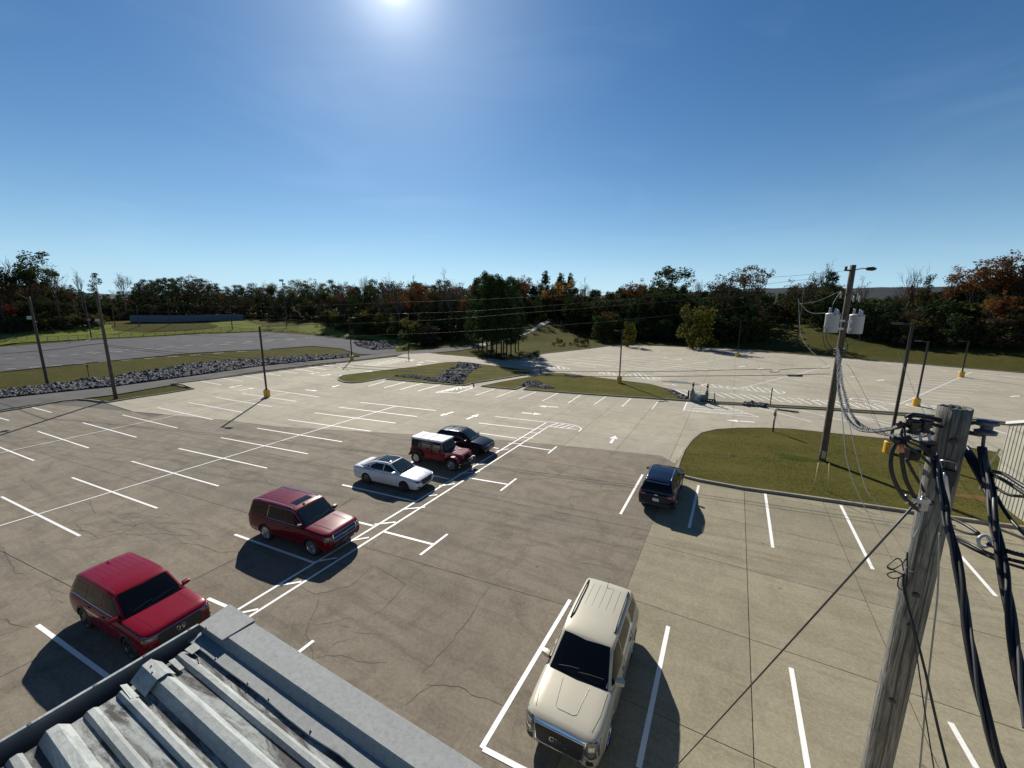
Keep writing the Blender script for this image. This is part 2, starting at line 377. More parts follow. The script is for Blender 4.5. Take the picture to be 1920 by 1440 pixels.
# ================================================================== GROUND
radii = [0]+[6*i for i in range(1, 9)]+[50+2.5*i for i in range(0, 56)]+[195, 215, 240, 280, 340, 420, 520, 700, 1000, 1500]
NA = 288; vs_ = [(0, 0, -0.12)]; fs_ = []
for r in radii[1:]:
    for k in range(NA):
        a = 2*math.pi*k/NA-math.pi; x, y = math.sin(a)*r, math.cos(a)*r
        z = TZ(x, y)-0.12
        if r > 60: z += 0.25*math.sin(x*0.09+1)*math.sin(y*0.07)*min(1, TZ(x, y)/2)
        vs_.append((x, y, z))
for k in range(NA): fs_.append((0, 1+(k+1) % NA, 1+k))
for i in range(len(radii)-2):
    for k in range(NA):
        a, b = 1+i*NA+k, 1+i*NA+(k+1) % NA; fs_.append((a, b, b+NA, a+NA))
tag(mesh('ground', vs_, fs_, M['bank'], smooth=True), kind='structure')

# ---- distant wooded ridge, blue distance haze put into its colour
def hills():
    mt = mat('hazy_far_woodland', (0.05, 0.055, 0.04), 0.95, spec=0.1); t = NT(mt)
    t.col(t.ramp(t.noise(t.pos(), 0.02, 6, 0.75), [(0.3, (0.016, 0.022, 0.026)), (0.5, (0.024, 0.028, 0.032)), (0.7, (0.034, 0.034, 0.036))]))
    vs = []; fs = []; NA2 = 420; rows = [(620, 0.0), (760, 0.45), (900, 0.9), (980, 1.0), (1150, 0.6), (1400, 0.2)]
    rnd = random.Random(3)
    for r, h in rows:
        for k in range(NA2):
            a = 2*math.pi*k/NA2-math.pi
            H = 12+22*max(0, math.cos((a-0.24)*1.4))**2+2.0*math.sin(a*9+1)+1.2*math.sin(a*23)+0.8*math.sin(a*61)+rnd.uniform(-0.4, 0.6)
            vs.append((math.sin(a)*r, math.cos(a)*r, 10+H*h))
    for i in range(len(rows)-1):
        for k in range(NA2):
            a, b = i*NA2+k, i*NA2+(k+1) % NA2; fs.append((a, b, b+NA2, a+NA2))
    tag(mesh('hills', vs, fs, mt, smooth=True), kind='structure')
hills()

# ---- parking lot: dark base sheet and concrete slabs laid on it
LOTPX = [(0, 773), (147, 749), (200, 755), (365, 729), (322, 720.5), (400, 711), (579, 688), (740, 669), (757, 664), (803, 662), (860, 667), (898, 670.5), (960, 676), (1023, 663), (1100, 654.5), (1161, 646.5),
         (1240, 649), (1384, 655.5), (1540, 668.4), (1720, 683), (1920, 700)]
LOT = [(-80, -8)]+[(-66, 6)]+xy([G(*p) for p in LOTPX])+[(75, 88), (75, -8)]
LOT[1] = (-80, LOT[2][1]-3)
lot = mesh('parking_lot', *drape(LOT, 60, -0.035, lambda x, y: 0.0), M['joint']); tag(lot, kind='structure')
OLD = xy([G(*p) for p in [(0, 700), (163, 745), (250, 772), (415, 787), (520, 800), (760, 814), (960, 827), (1100, 840), (1240, 855), (1262, 868)]])
OLD[0] = (-90, 16.4)
SK = 0.104
zoneN = [(-2.66, -8), (75, -8), (75, 29.0), (-2.66, 29.0)]
zoneO = ccw([(-90, -8), (-2.66, -8)]+[(-2.66, OLD[-1][1])]+OLD[::-1][0:])
slabs = []
def gridcells(xs, ylines, skew, zone, mkey, gap=0.012):
    """xs: joint positions across; ylines: joint offsets; joints across run with the given skew"""
    for x0, x1 in zip(xs, xs[1:]):
        for y0, y1 in zip(ylines, ylines[1:]):
            cell = [(x0+gap, y0+skew*x0+gap), (x1-gap, y0+skew*x1+gap), (x1-gap, y1+skew*x1-gap), (x0+gap, y1+skew*x0-gap)]
            c = zone(cell)
            for q in c:
                if len(q) > 2 and abs(area(q)) > 0.05: slabs.append((ccw(q), mkey))
def zone_fn(*polys):
    def f(cell):
        r = [cell]
        for poly in polys:
            r = [clip(poly, c) for c in r if len(c) > 2 and abs(area(c)) > 1e-3]
            r = [c for c in r if len(c) > 2]
        return r
    return f
def seq(a, b, st): 
    o = []; x = a
    while x < b+st: o.append(x); x += st
    return o
LOTC = ccw(LOT)
# near right, light concrete
gridcells([-2.66, 1.37, 5.14]+seq(8.95, 75, 3.85), seq(-6.4, 29, 4.0)[:-1]+[29.0], 0.0, lambda cell: [clip([(-2.66, -8), (75, -8), (75, 29.0), (-2.66, 29.0)], cell)], 'new')
# old weathered concrete, left of the long joint (clipped by its own convex strips)
def old_zone(cell):
    # cell is convex; clip the old zone by it
    return [clip(ccw(zO2), cell)]
zO2 = [(-90, -8), (-2.66, -8), (-2.66, 28.2)]+[p for p in OLD[::-1]]
lotO = clip  # noqa
gridcells([-95, -78, -62, -47, -32.5, -17.45, -2.66+0.012], seq(-0.2-12.6, 60, 6.35), SK, old_zone, 'old', 0.011)
# middle and far concrete
zM = [(-2.62, 29.03), (90, 29.03), (90, 140), (-95, 140), (-95, 16.45)]+[(p[0], p[1]+0.03) for p in OLD[1:]]+[(-2.62, 28.25)]
gridcells(seq(-3.1-3.76*23, 84, 3.76), seq(14.0, 130, 4.6), 0.06, lambda cell: [clip(ccw(zM), cell)], 'mid', 0.010)
# the lot outline cuts them
cut = []
for q, k in slabs:
    r = q
    cx_, cy_ = sum(p[0] for p in q)/len(q), sum(p[1] for p in q)/len(q)
    cut.append((q, k, math.hypot(cx_, cy_), cx_, cy_))
def inside(poly, x, y):
    c = False
    for i in range(len(poly)):
        a, b = poly[i-1], poly[i]
        if (a[1] > y) != (b[1] > y) and x < (b[0]-a[0])*(y-a[1])/(b[1]-a[1])+a[0]: c = not c
    return c
final = []
for q, k, d, x, y in cut:
    ins = [inside(LOTC, *p) for p in q]
    if all(ins): final.append((q, k, d))
    else:
        r = clip(LOTC, q)          # the outline clipped by the (convex) slab
        if len(r) > 2 and abs(area(r)) > 0.05: final.append((ccw(r), k, d))
final.sort(key=lambda s: s[2])
def visible(q):
    for p in q:
        v = Vector((p[0], p[1], -CAM_H))
        if v.dot(_f) > 0.5:
            a, b = PX((p[0], p[1], 0))
            if -150 < a < 2070 and b < 1600: return True
    return False
def slab_mesh(q, zt, zb):
    n = len(q); vs = [(p[0], p[1], zt) for p in q]+[(p[0], p[1], zb) for p in q]
    return vs, [tuple(range(n))]+[(i, n+i, n+(i+1) % n, (i+1) % n) for i in range(n)]
cnt = 0; rest = {'old': MB(), 'new': MB(), 'mid': MB()}; rr_ = random.Random(5)
for q, k, d in final:
    if not visible(q): 
        rest[k].add(*slab_mesh(q, 0, -0.034))
        continue
    zt = 0.0
    if cnt < 290:
        cxm = sum(p[0] for p in q)/len(q); cym = sum(p[1] for p in q)/len(q)
        v, f = slab_mesh([(p[0]-cxm, p[1]-cym) for p in q], zt, -0.034)
        o = mesh('concrete_slab', v, f, M[k], lot); o.location = (cxm, cym, 0); cnt += 1
    else: rest[k].add(*slab_mesh(q, zt, -0.034))
for k, mb in rest.items():
    if mb.v: tag(mb.build('concrete_slabs', M[k], lot), kind='stuff')

# ---- cracks: thin dirt-filled fissures, plus one painted cable shadow
def strip(pts, w, z, wob=0.0):
    vs = []; fs = []; N = len(pts)
    for i, p in enumerate(pts):
        a, b = pts[max(i-1, 0)], pts[min(i+1, N-1)]
        dx, dy = b[0]-a[0], b[1]-a[1]; L = math.hypot(dx, dy) or 1; nx, ny = -dy/L, dx/L
        ww = (w if not isinstance(w, (list, tuple)) else w[i])/2*(1+random.uniform(-wob, wob))
        vs += [(p[0]+nx*ww, p[1]+ny*ww, z), (p[0]-nx*ww, p[1]-ny*ww, z)]
    for i in range(N-1): fs.append((2*i, 2*i+1, 2*i+3, 2*i+2))
    return vs, fs
def crack(px, w=0.022):
    g = [G(*p) for p in px]; pts = []
    for a, b in zip(g, g[1:]):
        n = max(2, int((b-a).length/0.18)); d = (b-a); nrm = Vector((-d.y, d.x, 0)).normalized()
        for i in range(n):
            t = i/n; pts.append(a+d*t+nrm*random.gauss(0, 0.022)*(1 if i else 0))
    pts.append(g[-1])
    cm = sum((Vector(p) for p in pts), Vector())/len(pts)
    ws = [w*min(1, 0.35+min(i, len(pts)-1-i)/5) for i in range(len(pts))]
    v, f = strip([(p[0]-cm.x, p[1]-cm.y) for p in pts], ws, 0.0, 0.4)
    o = mesh('crack_and_shadow_line', v, f, M['crack'], lot); o.location = (cm.x, cm.y, 0.0035)
for px in [[(921, 1096), (905, 1118), (896, 1130), (886, 1150), (875, 1166), (862, 1182), (845, 1206), (828, 1224), (812, 1244), (790, 1262)],
           [(560, 1101), (595, 1114), (625, 1107), (655, 1100), (668, 1090), (690, 1068), (700, 1060)], [(597, 1114), (597, 1128), (591, 1144), (580, 1166), (573, 1190), (583, 1205), (588, 1238)],
           [(588, 1234), (615, 1228), (650, 1232), (680, 1241), (705, 1243), (725, 1242)], [(798, 1284), (815, 1285), (860, 1287), (884, 1303), (910, 1309), (945, 1324)], [(760, 1322), (785, 1300), (812, 1285)],
           [(1070, 874), (1048, 890), (1030, 897), (1000, 899), (970, 901)], [(958, 910), (955, 920), (945, 930), (936, 938)], [(1045, 895), (1060, 903), (1090, 906), (1130, 908), (1180, 911), (1205, 912)],
           [(1065, 904), (1061, 911), (1052, 910)], [(1062, 913), (1075, 918), (1100, 919), (1160, 921), (1190, 922)], [(1075, 918), (1070, 930), (1066, 938), (1072, 948), (1074, 955), (1071, 962)], [(1128, 909), (1126, 919)],
           [(1145, 847), (1143, 860)], [(1150, 867), (1140, 875), (1131, 880)], 
           [(1086, 1056), (1105, 1057), (1130, 1062), (1160, 1069)], [(168, 937), (172, 950), (177, 960), (180, 964)], [(180, 964), (200, 958), (215, 965), (245, 971), (275, 968), (320, 972)], [(217, 968), (245, 975), (255, 984), (240, 995), (222, 1002)],
           [(225, 1001), (262, 1004), (300, 1000), (335, 1004), (362, 1005)], [(160, 1015), (185, 1010), (205, 1004), (230, 1000)], [(250, 985), (285, 975), (310, 962), (322, 970)], [(140, 980), (150, 992), (168, 998), (185, 1010)],
           [(335, 1018), (370, 1021), (385, 1026), (408, 1035), (440, 1035), (450, 1036)], [(193, 834), (215, 843), (240, 848), (262, 853), (270, 862), (310, 862), (335, 863), (350, 870)], [(40, 895), (45, 903), (58, 908), (60, 915), (72, 918)],
           [(20, 777), (45, 782), (62, 790), (70, 796)], [(415, 873), (440, 890), (450, 891), (478, 888), (490, 893), (500, 902), (510, 912)], [(0, 1020), (30, 1075), (48, 1078), (72, 1062)], [(0, 1162), (10, 1160), (28, 1172), (55, 1176)],
           [(604, 872), (625, 862), (650, 850), (668, 838)], [(640, 948), (655, 938), (672, 925), (690, 915)], [(715, 1000), (712, 1008), (700, 1020), (688, 1030)], [(695, 1013), (702, 1018), (698, 1026)],
           [(0, 825), (40, 836), (75, 845), (88, 853)], [(870, 820), (910, 822), (945, 824)], [(485, 812), (520, 815), (560, 828), (590, 826)], [(365, 1087), (400, 1069), (430, 1054), (466, 1033)],  # the trace before the last paints a cable's cast shadow on the slabs
           [(793, 1065), (780, 1074), (770, 1082), (765, 1095)], [(790, 1062), (800, 1060), (820, 1066)], [(702, 1060), (760, 1096), (740, 1120), (715, 1146), (690, 1157)]]:
    crack(px, 0.021)
cn_ = random.Random(21)
for cxp, cyp, n_ in ((235, 985, 16), (200, 1005, 8), (270, 968, 7), (60, 950, 4), (430, 905, 5), (560, 880, 4), (640, 1180, 4), (120, 1120, 4), (1000, 1000, 3), (905, 1010, 3)):
    for _ in range(n_):
        x, y = cxp+cn_.uniform(-70, 70), cyp+cn_.uniform(-22, 22); P_ = [(x, y)]; a = cn_.uniform(-.5, .6)+(math.pi if cn_.random() < .5 else 0)
        for k in range(cn_.randrange(2, 5)): a += cn_.uniform(-.7, .7); x += math.cos(a)*cn_.uniform(14, 30); y += math.sin(a)*cn_.uniform(5, 11); P_.append((x, y))
        crack(P_, cn_.uniform(.008, .016))

# ---- painted markings: one child object each
PZ = 0.0075
def stripe(name, a, b, w=0.11, parent=None, z=PZ):
    a, b = Vector((a[0], a[1], 0)), Vector((b[0], b[1], 0)); m_ = (a+b)/2; d = (b-a)
    n = Vector((-d.y, d.x, 0)).normalized()*w/2
    q = [a-n-m_, b-n-m_, b+n-m_, a+n-m_]
    o = mesh(name, [(p.x, p.y, 0) for p in q], [(0, 1, 2, 3)], M['paint'], parent or lot); o.location = (m_.x, m_.y, z); return o
from itertools import chain
def sp(name, x1, y1, x2, y2, w=0.11, z=PZ): return stripe(name, G(x1, y1), G(x2, y2), w, z=z)
SL = [(675.1, 754.3, 818, 770), (635.4, 763.5, 782.3, 781.3), (590, 774.2, 741.7, 793.3), (539.6, 786.9, 694.8, 808.5), (482.3, 802.9, 641.3, 828.3), (414.2, 820.6, 577.1, 851), (335, 841, 501, 877.9), (246.8, 865, 410, 911.5), (135, 895.5, 295, 953), (2.5, 931.3, 150, 1005),
      (-20, 831, 63.8, 863.8), (70.8, 808.8, 166.3, 840), (155, 792.5, 256, 820), (229.5, 778, 332.5, 802.5), (295.8, 764.3, 398.8, 786.8), (353, 754.5, 455, 773.4), (406.3, 745.4, 509.4, 762.5), (453.8, 737.5, 555.8, 752.7), (502, 730.8, 597.5, 744),
      (-10, 781, 17, 788.5), (61, 764, 97, 773.5), (377, 715, 416, 721.8), (415, 709, 456, 715.3), (455, 704, 492, 710), (490, 699, 527, 704.7), (521, 695.3, 558, 700.3), (550, 691, 587, 696.7), (578, 687.8, 612, 693.3), (605, 684.5, 640, 690), (630, 682, 663, 687)]
for s_ in SL: sp('stall_line', *s_)
for s_ in [(1205, 889.8, 1163.3, 964.2), (1310, 910, 1292, 990), (1435, 926, 1449, 1027), (1576.3, 947.5, 1636.3, 1067.5), (1801.3, 1042.5, 1867.5, 1118.3), (1253, 1174.4, 1197.5, 1440), (1483.3, 1252.5, 1515.5, 1445), (1782, 1354.7, 1832, 1442), (1069, 1124.6, 903, 1403), (1560, 770, 1700, 800),
           (695, 715, 725, 711.5)]:
    if s_[0] == 695: continue
    sp('stall_line', *s_, w=0.13)
# paint continued behind what the camera sees
sp('stall_line', 906, 1404, 1040, 1474, 0.13, PZ+0.004)
# stalls along the central islands
for s_ in [(690, 724.5, 721, 715.5), (720, 727.2, 760, 716.3), (750.5, 730.3, 794, 718), (784, 733.3, 826, 721.3), (891, 741.5, 928, 729.3), (930.5, 744.9, 965.8, 732), (972.5, 748, 1005.5, 734.5), (1016.5, 752, 1046.5, 737), (1065, 756, 1089, 740.3),
           (1114, 758.5, 1136, 743.5), (1166, 762.5, 1183, 747), (1222.5, 767, 1235, 751)]:
    sp('stall_line', *s_, w=0.11)
# row divider lines
for s_ in [(-60, 1004, 743.5, 761.3), (-40, 858, 400, 763.8), (400, 763.8, 541.7, 737.1)]: sp('divider_line', *s_, w=0.09, z=PZ+0.004)
# double aisle line with slanted ties
hi_, ho_ = (G(430, 1153), G(1024.6, 791.9)), (G(446, 1170), G(1027.7, 800.2))
stripe('aisle_line', hi_[0], hi_[1], 0.11); stripe('aisle_line', ho_[0], ho_[1], 0.11)
for (x1, y1, x2, y2) in [(440, 1152, 484, 1142.5), (519, 1098.5, 565, 1091), (588.5, 1054, 632, 1046), (650, 1015, 692, 1008), (702, 983.5, 742, 979), (756, 955, 797, 951), (802.5, 930, 820, 928), (823, 911.5, 853, 907), (860, 889, 900, 884), (887, 873, 912, 869.5),
                         (929, 846, 954, 842), (953, 831, 980, 832), (972, 819.7, 1000, 822), (992, 811, 1014, 812.5), (1005, 802.5, 1020, 805)]:
    sp('hatch_stripe', x1, y1, x2, y2, 0.10, PZ+0.004)
for (x1, y1, x2, y2) in [(876.7, 895.6, 951, 908), (718.8, 996.5, 811, 1020.5), (970.4, 834.6, 1034, 844.4), (928, 791, 1025, 791.5), (898, 793.3, 1005, 805.3), (900, 812, 970, 822), (923, 839, 935, 841), (634, 907, 706, 931), (642, 909, 782, 941), (700, 986, 672, 979), (440, 1002, 588, 1055), (70, 1172, 245, 1300),
                         (390, 1122, 445, 1146), (815, 892, 842, 898.5)]:
    if (x1, y1) in ((928, 791), (634, 907)): continue
    sp('stall_line', x1, y1, x2, y2, 0.12, PZ-0.003)
sp('stall_line', 928.5, 781, 1024.6, 791.5, 0.11, PZ-0.003)
for (x1, y1, x2, y2) in [(967.9, 897.5, 938.5, 920.4), (839, 1001.7, 788, 1040.8), (1043.8, 837.3, 1027.7, 850.6), (588, 1201.5, 545, 1235)]:
    sp('stall_end_bar', x1, y1, x2, y2, 0.12, PZ+0.004)
# curved end of the aisle
cv = spline([G(1026, 791), G(1050, 793.5), (G(1070, 796)), G(1084, 800.5), G(1090, 804.5), G(1085, 809.5)], 6)
def curve_line(name, pts, w=0.11, z=PZ+0.008):
    cm = sum((Vector(p) for p in pts), Vector())/len(pts)
    v, f = strip([(p[0]-cm.x, p[1]-cm.y) for p in pts], w, 0.0)
    o = mesh(name, v, f, M['paint'], lot); o.location = (cm.x, cm.y, z); return o
curve_line('curved_line', cv, 0.12); sp('aisle_line', 1028, 800, 1082, 805, 0.11, PZ+0.004)
for (x1, y1, x2, y2) in [(1030, 799, 1046, 793.5), (1040, 800.5, 1058, 795), (1050, 802, 1069, 797), (1062, 803.5, 1077, 799)]: sp('hatch_stripe', x1, y1, x2, y2, 0.12, PZ)
# arrows
def arrow(p, tip, kind='straight', s=1.0):
    """p tail, tip head, in picture points on the ground"""
    a, b = G(*p), G(*tip); d = (b-a); L = d.length; d.normalize(); n = Vector((-d.y, d.x, 0))
    hl = L*0.42; hw = max(0.28, L*0.17); tw = hw*0.33
    if kind == 'straight': loc = [(0, -tw), (L-hl-L*0.06, -tw), (L-hl-L*0.06, tw), (0, tw)]; polys = [loc, [(L-hl, -hw), (L, 0), (L-hl, hw)]]
    elif kind == 'turn': polys = [[(0, -tw), (L*0.62, -tw), (L*0.62, tw), (0, tw)], [(L*0.62, -tw*2), (L, 0), (L*0.5, hw*1.2)]]
    vs = []; fs = []
    for poly in polys:
        n0 = len(vs)
        for u, w in poly: q = d*u+n*w; vs.append((q.x, q.y, 0))
        fs.append(tuple(range(n0, len(vs))))
    o = mesh('arrow_marking', vs, fs, M['paint'], lot); o.location = (a.x, a.y, PZ); return o
for a, b in [((850, 772.5), (825, 779.5)), ((875, 786), (898, 777)), ((1046, 763.5), (1009, 761.5)), ((978, 774), (1017, 777)), ((1415, 791.5), (1361, 788)), ((1145, 831), (1154, 817)), ((573, 731), (595, 733)), ((455, 722), (428, 727.5)), ((448, 732), (480, 727.3)), ((600, 698.5), (580, 700.8)), ((602, 704.5), (622, 702)),
             ((636, 722), (622, 726)), ((1245, 720), (1271, 722.8)), ((1502, 748.5), (1540, 752.5)), ((1243, 671), (1252, 670)), ((1268, 674), (1279, 673)), ((1385, 688), (1397, 686)), ((1421, 692), (1431, 690)), ((1593, 707), (1604, 706)), ((1644, 714), (1658, 712)), ((1894, 744), (1911, 742)), ((763, 677, ), (776, 676)), ((783, 680), (795, 679)), ((780, 684), (790, 683)), ((685, 696.5), (699, 695.8)),
             ((1070, 697.5), (1080, 698.3))]:
    arrow(a, b)
# hatched areas
def hatch(poly_px, n_lines, a0, a1, b0, b1, w=0.12, outline=True):
    g = [G(*p) for p in poly_px]
    if outline:
        for a, b in zip(g, g[1:]+g[:1]): stripe('hatch_outline', a, b, w, z=PZ+0.004)
    for i in range(n_lines):
        t = (i+0.5)/n_lines
        p = G(lerp(a0[0], a1[0], t), lerp(a0[1], a1[1], t)); q = G(lerp(b0[0], b1[0], t), lerp(b0[1], b1[1], t)); stripe('hatch_stripe', p, q, w, z=PZ)
hatch([(817, 736), (857, 737), (893, 725.5), (866, 724)], 7, (822, 736), (890, 726), (845, 730), (870, 724.5), 0.13)
for (x1, y1, x2, y2) in [(826, 736, 836, 733), (832, 737, 846, 730)]: pass
hatch([(1281.5, 770), (1288, 754.5), (1340, 755.5), (1424, 782.5)], 0, (1284, 762), (1360, 777), (1300, 754.7), (1418, 780), 0.13)
def hatch_lines(L, w=0.12): 
    for s_ in L: sp('hatch_stripe', *s_, w=w)
hatch_lines([(1286, 757, 1330, 754.8), (1285, 760.5, 1347, 757), (1284, 764, 1357, 760), (1284, 767.5, 1367, 763.5), (1290, 770, 1376, 766.8), (1305, 771.5, 1386, 770), (1325, 773.3, 1396, 773), (1350, 775.5, 1404, 776)], 0.13)
# far lot hatch row along the median
for i in range(22):
    t = i/21; x = lerp(1262, 1640, t); y = lerp(730, 758, t)
    if 1286 < x < 1318 and i > 0: continue
    sp('hatch_stripe', x, y-0.5, x+26, y+lerp(12, 13, t)*0.85, 0.14)
sp('aisle_line', 1255, 730, 1700, 764, 0.12)
# tear-shaped ends of the far rows
def tear(px, hatches):
    loop = smooth_loop([G(*p) for p in px], 4); loop.append(loop[0]); curve_line('curved_line', [Vector((p[0], p[1], 0)) for p in loop], 0.14, PZ)
    for s_ in hatches: sp('hatch_stripe', *s_, w=0.14)
tear([(1316, 722), (1325, 720), (1345, 722), (1383, 727.5), (1386, 729.5), (1345, 726.5), (1322, 725)], [(1322, 720.5, 1330, 725), (1334, 721, 1343, 726), (1348, 723, 1356, 727.5), (1362, 725, 1368, 729), (1375, 727, 1381, 730)])
tear([(1389, 729), (1405, 724.5), (1430, 727), (1460, 732), (1471, 735.5), (1462, 738), (1430, 735), (1400, 731.5)], [(1398, 727, 1408, 733), (1406, 724.5, 1421, 734.5), (1419, 726.5, 1435, 735.5), (1433, 728, 1448, 736), (1450, 730.5, 1461, 737.5)])
tear([(1123, 699.5), (1132, 697), (1150, 700), (1166, 703.5), (1150, 703.5), (1132, 701)], [(1130, 698, 1134, 701.5), (1139, 698.5, 1144, 702), (1148, 700, 1154, 703.5)])
tear([(1172, 704.5), (1192, 700.5), (1215, 704), (1238, 710), (1215, 711), (1190, 707)], [(1180, 703, 1186, 707), (1189, 701, 1198, 709), (1198, 701.5, 1209, 711), (1210, 704, 1217, 711), (1222, 706, 1228, 711)])
tear([(978, 684), (988, 682), (1003, 684), (1014, 687.5), (1000, 687), (985, 686)], [(985, 683, 988, 686), (994, 683.5, 997, 687)])
tear([(1020, 688), (1035, 685), (1052, 688), (1068, 691), (1050, 692), (1034, 690)], [(1028, 686.5, 1031, 690), (1036, 685.5, 1040, 690.5), (1045, 687, 1050, 692), (1055, 688.5, 1059, 692)])
tear([(1594, 749), (1605, 746.5), (1640, 751), (1680, 758), (1650, 757), (1615, 753)], [(1610, 747, 1640, 754), (1622, 748, 1660, 756)])
tear([(1700, 758), (1730, 757), (1765, 766), (1735, 766), (1710, 762)], [(1715, 757, 1755, 767), (1722, 757, 1762, 766)])
# far rows of stalls: divider and stall lines
def row(div, n, half_px, w=0.12, skip=(), t0=0.03):
    (x0, y0), (x1, y1) = div; a, b = G(x0, y0), G(x1, y1); stripe('divider_line', a, b, 0.11, z=PZ+0.004)
    h0 = G(*half_px[0])-G(*half_px[1])
    L = h0.length/2; d = h0.normalized()
    for i in range(n):
        p = a.lerp(b, t0+(1-t0)*i/(n-1)); stripe('stall_line', p-d*L, p+d*L, w)
row(((1684, 759), (1822, 698)), 14, ((1600, 741), (1762, 754)), t0=0.08)
row(((1405, 724), (1557, 686)), 9, ((1365, 711), (1492, 728.5)), t0=0.12)
row(((1192, 700), (1376, 669)), 12, ((1130, 686), (1250, 700)), 0.13, t0=0.1)
row(((1035, 685), (1240, 668)), 8, ((1000, 676), (1110, 688)), 0.15, t0=0.1)
for x, y in [(1560, 671), (1586, 674), (1620, 677), (1650, 680)]: sp('stall_line', x-20, y-2, x+20, y+2, 0.14)
for i in range(9):
    t = i/8; x = lerp(1395, 1700, t); y = lerp(661, 684, t); sp('stall_line', x-12, y-1, x+38, y+3.0, 0.14)
for i in range(7):
    t = i/6; x = lerp(1745, 1900, t); y = lerp(692, 707, t); sp('stall_line', x-14, y-1.2, x+34, y+3, 0.14)
for (x1, y1, x2, y2) in [(1490, 774, 1522, 791), (1415, 763, 1522, 791), (1500, 769, 1600, 793), (1600, 780, 1670, 800), (1850, 802, 1892, 815)]: 
    if x1 == 1490: continue
    sp('guide_line', x1, y1, x2, y2, 0.12)
for i in range(9):
    x = lerp(690, 760, i/8); y = lerp(683, 671.5, i/8); sp('stall_line', x-8, y, x+18, y+3.2, 0.12)
sp('stall_line', 797, 676, 822, 678.5, 0.14); sp('guide_line', 636, 703.3, 652, 705, 0.14)

# ================================================================== ISLANDS, KERBS, VERGES
def offset_loop(pts, d):
    n = len(pts); out = []
    for i in range(n):
        a, b, c = Vector(pts[i-1]), Vector(pts[i]), Vector(pts[(i+1) % n])
        e1, e2 = (b-a), (c-b)
        if e1.length < 1e-6 or e2.length < 1e-6: out.append(tuple(b)); continue
        n1 = Vector((-e1.y, e1.x)).normalized(); n2 = Vector((-e2.y, e2.x)).normalized()
        nn = n1+n2
        nn = nn.normalized() if nn.length > 0.3 else n1
        out.append((b.x+nn.x*d, b.y+nn.y*d))
    return out
def island(pts, gm, name='traffic_island', kh=0.14, kw=0.16, crown=0.0, smooth_n=0):
    pts = ccw(xy(pts))
    if smooth_n: pts = ccw(smooth_loop(pts, smooth_n))
    inner = offset_loop(pts, kw); n = len(pts); k = n
    vs = [(p[0], p[1], -0.02) for p in pts]+[(p[0], p[1], kh-0.015) for p in pts]+[(lerp(p[0], q[0], 0.12), lerp(p[1], q[1], 0.12), kh) for p, q in zip(pts, inner)]+[(q[0], q[1], kh) for q in inner]+[(q[0], q[1], kh-0.06) for q in inner]
    fs = []
    for r in range(4):
        for i in range(n): j = (i+1) % n; fs.append((r*k+i, r*k+j, (r+1)*k+j, (r+1)*k+i))
    isl = mesh(name, *drape(inner, 1.5, kh-0.035, lambda x, y: 0.0), gm); tag(isl, kind='structure')
    mesh('kerb', vs, fs, M['kerb'], isl)
    return isl, inner
isl_right, _islr = island([G(*p) for p in [(1266, 884), (1271.7, 866), (1280, 846), (1294.6, 827), (1311, 813.5), (1340, 806.5), (1382, 803.8), (1434, 803.8), (1480, 805.6), (1560, 814), (1700, 828), (1800, 838), (1872, 851), (1905, 900)]]+[(18.5, 28.9), (16, 28.4)]+[G(*p) for p in [(1920, 993), (1730, 966), (1480, 930), (1392.5, 918), (1309, 902.5), (1283, 896), (1270, 890)]], M['grass'], 'grass_island')
isl1, _isl1 = island([G(*p) for p in [(634, 713.5), (632.5, 709.5), (642, 704.8), (700, 697.6), (760, 690.8), (806, 684.5), (835, 680.3), (860, 679.4), (882, 680.8), (903.6, 684), (950, 689.5), (1003, 696.3), (1004, 698), (990, 703), (934.8, 711.8), (884, 719.8), (872, 724), (800, 718.5), (723, 711.8), (739, 706.3), (710, 711.5), (681, 717), (660, 718.8), (645, 717.5)]], M['grass'], 'grass_island')
isl2, _isl2 = island([G(*p) for p in [(902, 725), (950, 715), (985, 709), (1018.7, 702.8), (1035, 700.5), (1060, 701.2), (1100, 706.3), (1161, 714), (1220, 721.5), (1262, 733), (1286, 747), (1292, 752.8), (1180, 745.5), (1080, 738.8), (981, 731.3), (990, 724.5), (984, 724), (966, 731), (930, 728)]], M['grass'], 'grass_island')
med = [G(*p) for p in [(1290, 749.5), (1342, 754), (1540, 765), (1720, 777), (1892, 793.5), (1935, 798), (1935, 802), (1892, 797.5), (1720, 781.5), (1540, 769), (1342, 757.5), (1296, 754)]]
island(med, M['bank'], 'median_strip', 0.13, 0.12)
# kerbs of the far and left edges
def kerb_run(px, name='kerb', w=0.16, h=0.13, side=1):
    pts = [G(*p) for p in px]; vs = []; fs = []
    N = len(pts)
    for i, p in enumerate(pts):
        a, b = pts[max(i-1, 0)], pts[min(i+1, N-1)]; d = (b-a).normalized(); n_ = Vector((-d.y, d.x, 0))*side
        for (u, z) in ((0, -0.03), (0.0, h-0.015), (0.015, h), (w, h), (w, -0.1)): q = p+n_*u; vs.append((q.x, q.y, z))
    for i in range(N-1):
        for k in range(4): 
            f = (i*5+k, (i+1)*5+k, (i+1)*5+k+1, i*5+k+1); fs.append(f if side < 0 else f[::-1])
    mesh(name, vs, fs, M['kerb'], lot)
kerb_run([(-60, 784), (0, 773.5), (60, 763.5), (110, 754), (147, 750), (165, 751), (185, 754), (205, 755), (260, 746), (320, 737), (365, 729.5), (345, 722), (322, 720.5), (400, 711), (490, 699.5), (579, 688), (650, 679.5), (740, 669), (768, 672.8)], side=1)
kerb_run([(822, 664), (860, 667), (898, 670.5), (930, 675), (960, 676), (990, 670), (1023, 663), (1100, 654.5), (1161, 646.5), (1240, 649), (1384, 655.5), (1540, 668.4), (1720, 683), (1920, 700), (2000, 707)], side=1)
